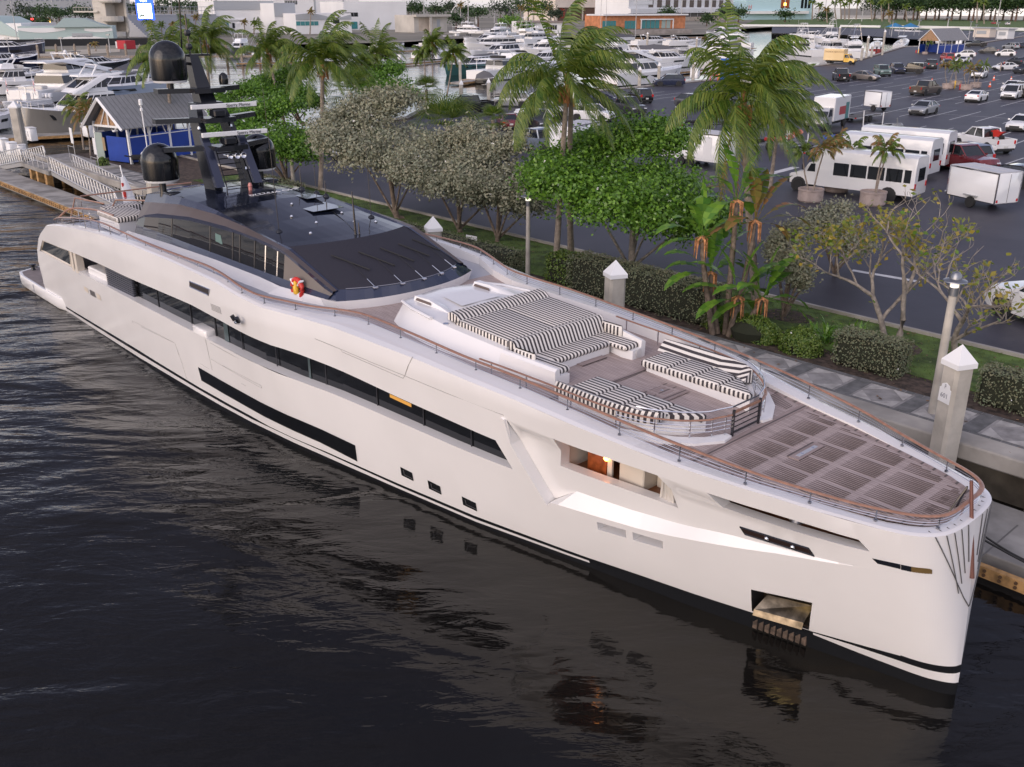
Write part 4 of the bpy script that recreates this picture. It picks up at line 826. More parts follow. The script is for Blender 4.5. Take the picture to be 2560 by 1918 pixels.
# the parking lot and land, in the site frame (s, n)
sheet('ground', [S(*p, ZL - .012) for p in ((-31, 10.9), (80, 10.9), (420, 10.9), (420, 470), (60, 560), (-120, 500), (-108, 420), (-97, 371), (-80, 294), (-89, 275), (-60, 194), (-46, 122), (-44.5, 99), (-43, 58), (-34, 48), (-31, 33))], MULCH)
sheet('parking_lot', [S(*p, ZL) for p in ((-30, 17.1), (300, 17.1), (420, 60), (420, 470), (60, 550), (-118, 497), (-106, 420), (-95, 371), (-78, 296), (-87.5, 275), (-58.5, 194), (-44.5, 122), (-43, 99), (-41.5, 60), (-32, 47), (-30, 40))], ASPH)
sheet('lawn', [S(*p, ZL + .004) for p in ((-12, 12.6), (10, 12.2), (27, 12.4), (33, 14.2), (38, 12.6), (80, 12.6), (80, 17.1), (-12, 17.1))], GRASS)
sheet('far_parking_lot', [at(u, v, 1.55) for u, v in ((1930, 83), (2140, 88), (2260, 97), (2380, 103), (2700, 104), (2960, 90), (2700, 81), (2240, 71.5), (1930, 68))], ASPH)
def ell(s, n, a, b, k=18): return [S(s + a * math.cos(2 * math.pi * i / k) * (1 + .1 * math.sin(3 * i)), n + b * math.sin(2 * math.pi * i / k), ZL + .008) for i in range(k)]
for s, n, a, b in ((34.3, 15.3, 1.1, .8), (38.6, 14.9, 1.3, .9), (43.5, 15, 1.2, .9)): sheet('mulch_bed', ell(s, n, a, b), MULCH)
sheet('walkway', [S(*p, ZL + .09) for p in ((-31, 9.0), (80, 9.0), (80, 10.9), (-31, 10.9))], PAVER)
mb = MB()
for sgn in (9.12, 10.78):
    for i in range(0, 260): s = -20 + i * .3; mb.box((s, sgn, 0), (.27, .2, .01))
for i in range(40):
    s = -18 + i * 2.0; mb.box((s, 9.95, 0), (.5, 1.45, .01))
o = mb.build('walkway_border', PAVERD); frame(o, 0, 0, ZL + .097); tag(o, kind='structure')
mb = MB()
for i in range(40):
    s = -17 + i * 2.0
    for k in (-1, 1):
        mb.prism([(s - .65, 9.95 + k * .7), (s, 9.95 + k * .7), (s - .65, 9.95 + k * .05)], 0, .006, 'z'); mb.prism([(s + .65, 9.95 + k * .7), (s + .0, 9.95 + k * .7), (s + .65, 9.95 + k * .05)], 0, .006, 'z')
o = mb.build('walkway_diamond', PAVERL); frame(o, 0, 0, ZL + .094); tag(o, kind='structure')
kb = MB(); kb.box((100, 17.05, 0), (260, .16, .26)); kb.box((-30.1, 28, 0), (.2, 22, .3)); o = kb.build('kerb', CONC); frame(o, 0, 0, ZL); tag(o, kind='structure')
# seawall
w_ = empty('seawall', label='concrete seawall with overhanging cap along the yacht berth', cat='seawall'); frame(w_)
mb = MB(); mb.rbox((25, 8.6, 1.58), (112, .9, .5), .05); mb.build('cap', CONC, w_)
mb = MB(); mb.box((25, 9.6, .3), (112, .8, 2.0)); mb.build('wall', mat('wet_concrete', (.12, .105, .085), .8, var=.5, vscale=.8), w_)
for i in range(9):
    s = -28 + i * 9.3; mb = MB(); mb.box((s, 8.55, .5), (.5, .6, 1.9)); mb.build('buttress', bpy.data.materials['wet_concrete'], w_)
# basin quay wall on the far side of the lot
bq_ = [(-31, 33), (-34, 48), (-43, 58), (-44.5, 99), (-46, 122), (-60, 194), (-89, 275), (-80, 294), (-97, 371), (-108, 420)]
bw_ = empty('basin_wall', label='low concrete quay wall around the far marina basin', cat='seawall'); frame(bw_)
mb = MB(); mb.tube([(s, n, ZL - .15) for s, n in bq_], .55, 4, flat=.6); mb.build('cap', CONC, bw_)
mb = MB()
for a, b in zip(bq_[:-1], bq_[1:]): mb.quad((*a, -1), (*b, -1), (*b, ZL - .1), (*a, ZL - .1))
mb.build('wall', bpy.data.materials['wet_concrete'], bw_)
mb = MB(); mb.quad((-31, 9.4, -1), (-31, 33, -1), (-31, 33, 1.9), (-31, 9.4, 1.9)); mb.build('wall', bpy.data.materials['wet_concrete'], bw_)
# floating dock beside the yacht
fd_ = empty('floating_dock', label='long floating concrete dock with timber wale between yacht and seawall', cat='dock'); frame(fd_)
mb = MB(); mb.rbox((-4, 5.65, .25), (84, 2.0, .5), .03); mb.rbox((49, 6.6, .25), (22, 2.9, .49), .03); mb.build('deck', CONCD, fd_)
WALE = mat('timber_wale', (.34, .2, .08), .8, var=.45, vscale=3)
mb = MB(); mb.box((5, 4.62, .3), (100, .18, .3)); mb.build('wale', WALE, fd_)
mb = MB()
for i in range(260): s = -44 + i * .37; mb.lathe([(.045, 0), (.045, -.04)], (s, 4.53, .36), 6, axis='y'); mb.lathe([(.045, 0), (.045, -.04)], (s, 4.53, .24), 6, axis='y')
tag(mb.build('bolt_row', mat('rust', (.09, .05, .025), .8), fd_), kind='stuff')
mb = MB()
for s in np.arange(-42, 55, 3.4): mb.box((s, 5.95, .502), (.04, 2.4, .006))
mb.build('deck_joint', mat('joint', (.13, .125, .12), .9), fd_)
# ================================================================ PLANTS
RNG = np.random.default_rng(11)
def fastmesh(name, V, F4, m, parent):
    """many quads from arrays V (k,3) and F4 (n,4)"""
    me = bpy.data.meshes.new(name); V = np.asarray(V, np.float32); F4 = np.asarray(F4, np.int32)
    me.vertices.add(len(V)); me.vertices.foreach_set('co', V.ravel()); me.loops.add(F4.size); me.loops.foreach_set('vertex_index', F4.ravel())
    me.polygons.add(len(F4)); me.polygons.foreach_set('loop_start', np.arange(0, F4.size, 4, dtype=np.int32)); me.polygons.foreach_set('loop_total', np.full(len(F4), 4, np.int32))
    me.materials.append(m); me.update(calc_edges=True); o = bpy.data.objects.new(name, me); COL.objects.link(o); o.parent = parent; return o
def leaves(C, nrm, L, W, rng, droop=0.):
    """diamond leaves at points C facing roughly nrm"""
    n = len(C); a = rng.normal(size=(n, 3)); nr = nrm + .55 * rng.normal(size=(n, 3)); nr /= np.linalg.norm(nr, axis=1)[:, None] + 1e-9
    t = np.cross(a, nr); t /= np.linalg.norm(t, axis=1)[:, None] + 1e-9; b = np.cross(nr, t); t[:, 2] -= droop
    l = (L * rng.uniform(.7, 1.25, n))[:, None]; w_ = (W * rng.uniform(.7, 1.25, n))[:, None]
    V = np.stack([C - t * l * .5, C + b * w_ * .5 + t * l * .05, C + t * l * .5, C - b * w_ * .5 + t * l * .05], 1).reshape(-1, 3)
    return V, np.arange(4 * n).reshape(n, 4)
def crown(clumps, n, L, W, m, parent, seed=0, name='crown', flat=0., shell=.55):
    rng = np.random.default_rng(seed); cl = np.array(clumps, float); wgt = (cl[:, 3] * cl[:, 4] + cl[:, 3] * cl[:, 5]); wgt /= wgt.sum()
    k = rng.choice(len(cl), n, p=wgt); d = rng.normal(size=(n, 3)); d /= np.linalg.norm(d, axis=1)[:, None]
    d[:, 2] = np.where(d[:, 2] < -.35, -d[:, 2] * .6, d[:, 2])
    r = shell + (1 - shell) * rng.uniform(0, 1, n) ** .6
    lump = 1 + .16 * np.sin(d[:, 0] * 5 + k * 1.7) * np.sin(d[:, 1] * 6 + k) + .1 * np.sin(d[:, 2] * 9 + k * 2.1)
    P = cl[k, :3] + d * cl[k, 3:6] * (r * lump)[:, None]
    # little tufts: pull leaves toward tuft centres so that dark gaps open between them
    nt_ = max(20, n // 22); tc = P[rng.choice(n, nt_)]; j = rng.integers(0, nt_, n); near = rng.uniform(size=n) < .6
    off = rng.normal(size=(n, 3)) * L * 1.15; P = np.where(near[:, None], tc[j] + off, P); nr = d.copy(); nr[:, 2] += .5
    V, F = leaves(P, nr, L, W, rng); return fastmesh(name, V, F, m, parent)
BARK = mat('bark', (.17, .13, .1), .9, var=.35, vscale=6, bump=.6, bscale=20)
BARKG = mat('bark_grey', (.24, .21, .18), .9, var=.3, vscale=6, bump=.5, bscale=20)
PALMB = mat('palm_bark', (.27, .225, .185), .9, var=.25, vscale=5, bump=.7, bscale=12)
LGREEN = leafmat('leaf_green', [(0.053, 0.142, 0.015), (0.114, 0.257, 0.023), (0.19, 0.361, 0.042)], .38)
LDARK = leafmat('leaf_dark', [(0.017, 0.049, 0.014), (0.035, 0.084, 0.021), (0.063, 0.119, 0.031)], .5)
LSILV = leafmat('leaf_silver', [(0.25, 0.28, 0.19), (0.35, 0.38, 0.28), (0.45, 0.465, 0.36), (0.31, 0.29, 0.2)], .6, .15)
LHEDGE = leafmat('leaf_hedge', [(0.16, 0.2, 0.115), (0.26, 0.3, 0.19), (0.36, 0.385, 0.27), (0.2, 0.19, 0.11)], .6, .15)
LSHRUB = leafmat('leaf_shrub', [(0.05, 0.12, 0.015), (0.1, 0.2, 0.025), (0.2, 0.27, 0.05)], .45)
LYEL = leafmat('leaf_yellow', [(0.1, 0.2, 0.02), (0.25, 0.36, 0.03), (0.42, 0.46, 0.06), (0.38, 0.28, 0.05)], .4, .35)
LPINE = leafmat('leaf_pine', [(0.017, 0.036, 0.02), (0.031, 0.059, 0.028), (0.049, 0.077, 0.036)], .7, .1)
FROND = leafmat('frond_green', [(0.045, 0.11, 0.01), (0.08, 0.165, 0.015), (0.13, 0.22, 0.025), (0.2, 0.25, 0.04)], .4, .3)
FRONDY = leafmat('frond_yellow', [(0.084, 0.154, 0.017), (0.21, 0.238, 0.028), (0.392, 0.308, 0.056), (0.35, 0.168, 0.07)], .45, .3)
FIBRE = mat('palm_fibre', (.42, .19, .08), .9, var=.5, vscale=6)
BANANA = leafmat('leaf_banana', [(0.06, 0.18, 0.022), (0.112, 0.285, 0.03), (0.21, 0.375, 0.045)], .3, .35)
def trunk(parent, pts, rad, m, name='trunk', n=8, ring=0):
    mb = MB(); P = spl(pts, 5); k = len(P); rr = [float(np.interp(i / (k - 1), np.linspace(0, 1, len(rad)), rad)) * (1 + .05 * math.sin(i * 2.7)) for i in range(k)]
    mb.tube(P, rr, n); return mb.build(name, m, parent, smooth=60)
def tree(base, h, rx, rz, n, L, W, lm, label, group=None, bark=BARK, seed=1, lean=(0, 0), nm='broadleaf_tree', cat='tree', trunks=1, sq=1., low=.35, name_c='crown'):
    t = empty(nm, base, 0, label, cat, group); rng = random.Random(seed); cl = []; low *= .2; rz = h * (1 - low) / 2
    zc = h * low + (h - h * low) * .5; 
    for i in range(26 if rx > 1.9 else 12):
        a = i * 2.39996 + rng.random() * .5; u_ = -.75 + 1.6 * ((i * .618 + .1) % 1); q = math.sqrt(max(.06, 1 - u_ * u_)) * rng.uniform(.6, .82)
        sz = rng.uniform(.24, .38)
        cl.append((lean[0] + math.cos(a) * rx * q, lean[1] + math.sin(a) * rx * q * sq, zc + u_ * rz * .74, rx * sz, rx * sz * sq, rz * sz * .95))
    cl.append((lean[0], lean[1], zc - rz * .1, rx * .7, rx * .7 * sq, rz * .68))
    crown(cl, n, L, W, lm, t, seed, name_c)
    for i in range(trunks):
        o = (i - (trunks - 1) / 2) * .25
        trunk(t, [(o, 0, 0), (o * 2 + lean[0] * .3 + .1 * rng.uniform(-1, 1), lean[1] * .3, h * low * .6), (lean[0] * .8 + o * 3, lean[1] * .8, zc)], [.16 * max(.5, rx / 3), .12 * max(.5, rx / 3), .05], bark)
    for i in range(4):
        c = cl[i]; trunk(t, [(lean[0] * .4, lean[1] * .4, h * low * .7), ((c[0] + lean[0] * .4) / 2, (c[1] + lean[1] * .4) / 2, (h * low + c[2]) / 2), (c[0], c[1], c[2])], [.08, .05, .02], bark, 'limb', 6)
    return t
WIND = Vector((.95, -.3, 0))
def frondgeo(V, F, o, az, el, L, wind, rng, dens_=26, lw=.09, ll=.95, droop=1.):
    """one pinnate frond: a bending rib with leaflets hanging from both sides"""
    d = Vector((math.cos(az) * math.cos(el), math.sin(az) * math.cos(el), math.sin(el))); p = Vector(o); step = L / dens_; up = Vector((0, 0, 1))
    def quad(a, b, c, e): b0 = len(V); V.extend((tuple(a), tuple(b), tuple(c), tuple(e))); F.append((b0, b0 + 1, b0 + 2, b0 + 3))
    for i in range(dens_):
        t = i / dens_; d = (d + (Vector((0, 0, -1)) * (.045 + .1 * t) * droop + WIND * wind * (.02 + .05 * t)) * (26 / dens_)).normalized()
        q = p + d * step; sd_ = d.cross(up); sd_ = sd_.normalized() if sd_.length > .05 else Vector((1, 0, 0)); r = .028 * (1 - t) + .006
        quad(p - sd_ * r, p + sd_ * r, q + sd_ * r * .9, q - sd_ * r * .9)
        if t > .1:
            le = ll * math.sin(math.pi * min(1, (t * .88 + .14))) ** .7 * rng.uniform(.85, 1.1)
            for s in (-1, 1):
                dr = (sd_ * s * .75 + d * .75 + Vector((0, 0, -1)) * (.35 + .5 * rng.random()) + WIND * wind * .7).normalized(); m_ = p + dr * le * .5; e = m_ + (dr + Vector((0, 0, -.55)) + WIND * wind * .25).normalized() * le * .5; wv = d * lw * .5
                quad(p - wv, p + wv, m_ + wv * .9, m_ - wv * .9); quad(m_ - wv * .9, m_ + wv * .9, e + wv * .12, e - wv * .12)
        p = q
def palm(base, top, label, group=None, n=20, L=3.6, wind=.9, seed=1, m=FROND, r=.17, nm='coconut_palm', fibre=True, second=None, skirt=0, dens_=40, lw=.085, ll=.95, bend=.25, parent=None):
    if L > 2.4 and nm == 'coconut_palm': n += 8; L *= 1.06
    """base and top are world points; the crown sits at top"""
    t = empty(nm, base, 0, label, 'palm tree', group) if parent is None else parent
    b = Vector(base); T = Vector(top) - b; rng = random.Random(seed); o0 = (0, 0, 0)
    if parent is not None: o0 = tuple(b); T = Vector(top); 
    o0 = Vector(o0); md = o0 + (T - o0) * .5 + Vector((-bend * (T - o0).y * .1, bend * .6, 0))
    trunk(t, [o0, o0 + (T - o0) * .02 + Vector((0, 0, .15)), md, T], [r * 1.35, r * 1.05, r * .8, r * .72], PALMB)
    if second:
        s2 = Vector(second) - b; trunk(t, [s2, s2 + (T - s2) * .5, T + Vector((.2, .1, -.2))], [r * 1.2, r * .8, r * .7], PALMB)
    V = []; F = []
    for i in range(n):
        az = i * 2.39996 + rng.uniform(-.25, .25); el = R(rng.uniform(-15, 80) if i > 3 else 80)
        el = R(82 - 95 * (i / n) ** 1.1 + rng.uniform(-9, 9))
        frondgeo(V, F, T + Vector((math.cos(az) * .12, math.sin(az) * .12, .1)), az, el, L * rng.uniform(.82, 1.08), wind * .75 * rng.uniform(.6, 1.2), rng, dens_, lw, ll)
    fastmesh('crown', V, F, m, t)
    if fibre:
        mb = MB(); 
        for i in range(9): a = i * 2.4; mb.tube([T + Vector((0, 0, -.15)), T + Vector((math.cos(a) * .28, math.sin(a) * .28, -.05 - .1 * (i % 2))), T + Vector((math.cos(a) * .34, math.sin(a) * .34, -.55 - .15 * (i % 3)))], [.13, .09, .03], 5)
        mb.tube([T + Vector((0, 0, -.7)), T + Vector((0, 0, .5))], [r * .95, .1], 7); mb.build('crown_fibre', FIBRE, t, smooth=60)
    if skirt:
        V = []; F = []
        for i in range(skirt): frondgeo(V, F, T + Vector((0, 0, -.2)), i * 1.1 + 2.3, R(-55), L * .95, .1, rng, 22, .05, .5, 2.)
        fastmesh('dead_frond', V, F, FRONDY, t)
    return t
def up(u, v, base, vt):
    """point straight above base (plus a shift) that the photo shows at pixel (u, v)"""
    x0, y0, z0 = base; x = (u - 1280) / FOC; y = (v - 959) / FOC; d = (x, _cp - y * _sp, -_sp - y * _cp); k = y0 / d[1]
    return (d[0] * k, y0, CH + d[2] * k)
def P2(bu, bv, tu, tv, z=1.7): b = at(bu, bv, z); return b, up(tu, tv, b, 0)
PG = 'coconut palms along the quay and lot edge'
for i, (bu, bv, tu, tv, n, L, lab) in enumerate((
    (712, 316, 669, 135, 22, 3.9, 'leaning coconut palm left of the row behind the yacht mast, trunk curved to the left'),
    (802, 475, 806, 165, 22, 3.9, 'coconut palm standing on the quay right of the small white-topped lamp'),
    (912, 285, 905, 170, 18, 3.4, 'coconut palm with orange crown fibre, left one of a close pair beyond the silver trees'),
    (948, 283, 945, 143, 22, 4.0, 'tall windswept coconut palm, right one of a close pair beyond the silver trees'),
    (1064, 215, 1060, 135, 15, 2.6, 'small coconut palm with yellowing fronds left of two others before the marina'),
    (1082, 216, 1081, 112, 16, 2.9, 'middle small coconut palm of three before the moored white boats'),
    (1118, 238, 1133, 140, 15, 2.7, 'thin leaning coconut palm in front of the green hulled motorboat'),
    (432, 388, 415, 150, 18, 3.9, 'coconut palm behind the big black satellite dome with blue lights in its fronds'),
    (535, 345, 512, 112, 20, 3.9, 'bushy coconut palm right behind the yacht mast top'),)):
    b, t = P2(bu, bv, tu, tv); palm(b, t, lab, PG, n, L, .9, 20 + i, r=.17 if L > 3 else .12)
b, t = P2(1388, 690, 1418, 215); s2 = at(1428, 650)
palm(b, t, 'twin-trunk coconut palm with broad windblown crown rising behind the big green tree', PG, 24, 4.1, 1.1, 51, second=s2, r=.15)
b, t = P2(1891, 790, 1858, 262); palm(b, t, 'largest coconut palm with a dead frond skirt hanging down its leaning trunk', PG, 26, 3.9, .9, 57, skirt=3, r=.18, dens_=34)
b, t = P2(1925, 475, 1950, 300); palm(b, t, 'dark trunked coconut palm just behind the largest palm', PG, 20, 3.9, 1., 59, r=.15)
# small palms by the kiosk and in planters
for i, (bu, bv, tu, tv, lab) in enumerate(((210, 373, 191, 272, 'slim bright palm beside the blue kiosk, taller one'), (228, 392, 213, 290, 'slim palm beside the blue kiosk, lower one with yellow fronds'))):
    b, t = P2(bu, bv, tu, tv); palm(b, t, lab, 'slim palms by the blue kiosk', 13, 2.0, .1, 70 + i, nm='slim_palm', r=.09, fibre=False, dens_=16, lw=.1, ll=.6, m=FROND if i == 0 else FRONDY)
POT = mat('planter_concrete', (.36, .29, .26), .85, var=.15, vscale=3)
def planter(u, v, r, h, stems, label, group, seed, z=1.7, L=1.25):
    b = at(u, v, z); p = empty('planter', b, 0, label, 'planter', group); mb = MB(); mb.lathe([(r * .9, 0), (r, .1), (r, h - .12), (r * 1.04, h - .1), (r * 1.04, h), (r * .9, h), (r * .88, h - .1), (.01, h - .1)], (0, 0, 0), 22); mb.build('pot', POT, p, smooth=35)
    q = empty('slim_palm', b, 0, 'slim palm in the ' + label, 'palm tree', 'palms in ' + group); rng = random.Random(seed)
    for k in range(stems):
        a = k * 2.1 + seed; x, y = math.cos(a) * r * .3, math.sin(a) * r * .3; hh = rng.uniform(1.9, 2.7); T = Vector((x * 3.2, y * 3.2, h + hh))
        palm((x, y, h - .1), T, None, None, 10, L, .1, seed * 9 + k, parent=q, r=.055, fibre=False, dens_=14, lw=.1, ll=.42, m=FROND if (k + seed) % 2 else FRONDY)
for i, a in enumerate(((2025, 503, .78, .8, 2, 'round concrete planter by the front of the white shuttle bus'), (2090, 478, .78, .8, 3, 'round planter hidden half behind shrubs beside the shuttle bus'), (2180, 512, .78, .85, 2, 'round concrete planter nearest the bare tree by the shuttle bus'))): planter(*a, 'round planters beside the shuttle bus', 3 + i)
for i, a in enumerate(((2369, 222, .85, .75, 2, 'left round planter of the group in the middle of the lot'), (2390, 214, .8, .7, 2, 'back left planter by the yellow bollard in the lot'), (2416, 225, .85, .75, 2, 'front right planter beside the red hydrant in the lot'), (2438, 219, .8, .75, 2, 'rear right planter of the group in the lot'))): planter(*a, 'round planters in the middle of the lot', 13 + i)
planter(2312, 136, .7, .6, 1, 'small planter in front of the far blue kiosk', 'planter at the far kiosk', 31)
# broadleaf trees
tree(at(1575, 690), 7.2, 4.7, 2.9, 62000, .18, .12, LGREEN, 'big round bright green tree behind the pile at the middle of the quay', seed=3, low=.33, bark=BARKG)
tree(at(742, 466), 6.2, 4.0, 2.3, 19000, .22, .14, LGREEN, 'dense green tree behind the yacht mast beside the small lamp', seed=5, low=.3, lean=(-1.6, 0))
tree(at(762, 310), 6.0, 4.4, 2.4, 16000, .28, .18, LGREEN, 'green tree on the mulch island left of the shaggy fan palm', seed=6, low=.35, lean=(-1.8, 0))
tree(at(935, 292), 6.0, 4.2, 2.3, 13000, .28, .18, LGREEN, 'green tree on the mulch island right of the shaggy fan palm', seed=7, low=.33, lean=(1.5, 0))
tree(at(610, 345), 5, 3.4, 2, 9000, .24, .15, LGREEN, 'green tree far left on the island, next to a leafless bush', seed=8, low=.35)
SG = 'silver buttonwood trees along the quay'
tree(at(1005, 548), 7.6, 4.3, 3.5, 38000, .2, .115, LSILV, 'grey leaved buttonwood with the leftmost crown, tallest of the silver trees', SG, BARK, 15, lean=(-1.2, 1.5), nm='silver_tree', low=.1)
tree(at(1150, 582), 5.9, 3.5, 2.8, 30000, .19, .11, LSILV, 'grey leaved buttonwood between the other two silver trees', SG, BARK, 16, lean=(-.2, .5), nm='silver_tree', low=.12)
tree(at(1240, 605), 5.8, 2.8, 2.7, 22000, .19, .11, LSILV, 'grey leaved buttonwood by the thin lamp post, right of the silver trees', SG, BARK, 17, lean=(.2, .3), nm='silver_tree', low=.12)
tree(at(1960, 800), 4.2, 1.05, 1.6, 6500, .15, .09, LSILV, 'small open silver tree right of the giant palm trunk', SG, BARK, 18, nm='silver_tree', low=.3)
tree(at(2085, 690), 3.6, 1.7, 1.5, 6500, .15, .09, LSILV, 'low silver tree in front of the shuttle bus planters', SG, BARK, 19, nm='silver_tree', low=.25)
# fan palms
def fan_palm(base, top, label, n=22, L=1.6, seed=1, dead=8, m=FROND):
    t = empty('fan_palm', base, 0, label, 'palm tree', 'shaggy fan palms'); T = Vector(top) - Vector(base); rng = random.Random(seed); trunk(t, [(0, 0, 0), T * .5, T], [.24, .2, .18], PALMB)
    for k, (nn, mm, nm_) in enumerate(((n, m, 'crown'), (dead, FRONDY, 'dead_skirt'))):
        V = []; F = []
        for i in range(nn):
            az = i * 2.4; el = R(75 - 110 * i / nn) if k == 0 else R(-50 - 25 * rng.random()); d = Vector((math.cos(az) * math.cos(el), math.sin(az) * math.cos(el), math.sin(el))); c = T + d * L * .75
            sd_ = d.cross(Vector((0, 0, 1))).normalized(); u_ = sd_.cross(d)
            b0 = len(V); V += [tuple(T - sd_ * .02), tuple(T + sd_ * .02), tuple(c + sd_ * .02), tuple(c - sd_ * .02)]; F.append((b0, b0 + 1, b0 + 2, b0 + 3))
            for j in range(-9, 10):
                a = j * .16; e = (d * math.cos(a) + sd_ * math.sin(a)).normalized(); e1 = c + e * L * .55 + u_ * .05; e2 = e1 + (e + Vector((0, 0, -.8))).normalized() * L * .4; w_ = d.cross(e).cross(e); w_ = w_.normalized() * .035 if w_.length > .01 else sd_ * .035
                b0 = len(V); V += [tuple(c), tuple(c + w_), tuple(e1 + w_), tuple(e1 - w_), tuple(e1 - w_), tuple(e1 + w_), tuple(e2 + w_ * .2), tuple(e2 - w_ * .2)]; F += [(b0, b0 + 1, b0 + 2, b0 + 3), (b0 + 4, b0 + 5, b0 + 6, b0 + 7)]
        fastmesh(nm_, V, F, mm, t)
b, t = P2(880, 313, 878, 232); fan_palm(b, t, 'fan palm with brown dead skirt on the mulch island', 26, 2.2, 1, 14)
b, t = P2(1125, 430, 1118, 325); fan_palm(b, t, 'bright green fan palm poking up between the silver trees', 30, 2.1, 2, 5)
b, t = P2(1235, 345, 1232, 300); fan_palm(b, t, 'small fan palm crown beside the dark red car', 18, 1.1, 3, 2)
b, t = P2(1068, 265, 1066, 225); fan_palm(b, t, 'dark fan palm at the lot edge below three small palms', 20, 1.4, 4, 3)
# giant bird of paradise
def big_leaf(V, F, o, az, el, L, W, rng):
    d = Vector((math.cos(az) * math.cos(el), math.sin(az) * math.cos(el), math.sin(el))); p = Vector(o); n = 9
    for i in range(n):
        t = i / n; d = (d + Vector((0, 0, -.1 - .16 * t)) * (1 if i > 2 else .2)).normalized(); q = p + d * L / n; sd_ = d.cross(Vector((0, 0, 1))); sd_ = sd_.normalized() if sd_.length > .05 else Vector((1, 0, 0)); upv = sd_.cross(d)
        w0, w1 = (W * math.sin(math.pi * max(0, (t - .3) / .7)) ** .6 if t > .3 else .03), (W * math.sin(math.pi * min(1, max(0, (t + 1 / n - .3) / .7))) ** .6 if t + 1 / n > .3 else .03)
        for s in (-1, 1):
            b0 = len(V); g = .92; V += [tuple(p), tuple(p + sd_ * s * w0 + upv * .12 * w0), tuple(p + (q - p) * g + sd_ * s * w1 + upv * .12 * w1 + Vector((0, 0, -.05 * rng.random()))), tuple(q)]; F.append((b0, b0 + 1, b0 + 2, b0 + 3))
        p = q
t = empty('bird_of_paradise', at(1812, 838), 0, 'giant bird of paradise clump with orange dead stalks at the foot of the largest palm', 'plant'); rng = random.Random(4)
for k, (x, y, h) in enumerate(((.1, .3, 5.0), (-1.1, .2, 3.7), (.9, .6, 4.2), (.3, -.3, 1.6), (-.6, .5, 2.3), (1.2, -.2, 1.5))):
    trunk(t, [(x * .4, y * .4, 0), (x * .8, y * .8, h * .6), (x, y, h)], [.12, .1, .07], BARK); V = []; F = []
    for i in range(9): big_leaf(V, F, (x, y, h - .1), (i % 2) * math.pi + rng.uniform(-.6, .6) + .4, R(85 - 11 * i + rng.uniform(-8, 8)), rng.uniform(1.7, 2.5), .27, rng)
    fastmesh('leaf_fan', V, F, BANANA if k != 2 else FRONDY, t)
    mb = MB()
    for i in range(5): a = i * 1.3; mb.tube([(x, y, h), (x + math.cos(a) * .2, y + math.sin(a) * .2, h - .1), (x + math.cos(a) * .24, y + math.sin(a) * .24, h - .8)], [.05, .05, .015], 4)
    mb.build('dead_stalk', FIBRE, t)
# bare tree with a few yellow leaves
def bare(base, label, seed, H, spread, lean, leaves_n, forks=3, bias=(0, 0, 0)):
    t = empty('bare_tree', base, 0, label, 'tree', 'half bare sea almond trees'); rng = random.Random(seed); mb = MB(); tips = []
    def grow(p, d, L, r, lv):
        n = 4; P = [p]; 
        for i in range(n): d = (d + Vector((rng.uniform(-.28, .28), rng.uniform(-.28, .28), rng.uniform(-.12, .2)))).normalized(); p = p + d * L / n; P.append(p)
        mb.tube([tuple(q) for q in P], [r, r * .9, r * .8, r * .72, r * .62], 5 if lv > 1 else 7)
        if lv >= 5: tips.append(p); return
        for k in range(forks if lv < 4 else 2):
            a = rng.uniform(0, 6.28); sp = .75 if lv > 0 else .9
            nd = (d * .8 + Vector((math.cos(a) * sp, math.sin(a) * sp, rng.uniform(-.1, .35))) + Vector(bias)).normalized(); grow(P[-1] if k < 2 else P[2], nd, L * rng.uniform(.62, .82), r * .58, lv + 1)
        tips.append(p)
    grow(Vector((0, 0, 0)), Vector((lean[0], lean[1], 1)).normalized(), H, .13, 0); mb.build('branches', BARKG, t, smooth=60)
    tp = np.array([tuple(q) for q in tips]); r2 = np.random.default_rng(seed); C = tp[r2.choice(len(tp), leaves_n)] + r2.normal(size=(leaves_n, 3)) * .12
    V, F = leaves(C, np.tile((0, -.3, 1.), (leaves_n, 1)), .22, .14, r2); fastmesh('leaves', V, F, LYEL, t); return t
bare(at(2222, 862), 'leaning sea almond tree with a clump of yellow green leaves, between two clipped hedges', 5, 1.9, 1, (-.7, .1), 900, bias=(-.1, .1, .1))
bare(at(2400, 905), 'leafless spreading tree behind the numbered concrete pile', 9, 1.8, 1, (-.5, .2), 260, bias=(.05, .1, .08))
bare(at(2240, 868), 'straight second trunk in the same mulch ring as the leaning tree', 12, 2.1, 1, (.25, .1), 60, forks=2, bias=(.15, .1, .1))
bare(at(628, 300), 'leafless grey bush at the water behind the yacht mast', 21, 1.5, 1, (0, 0), 4)
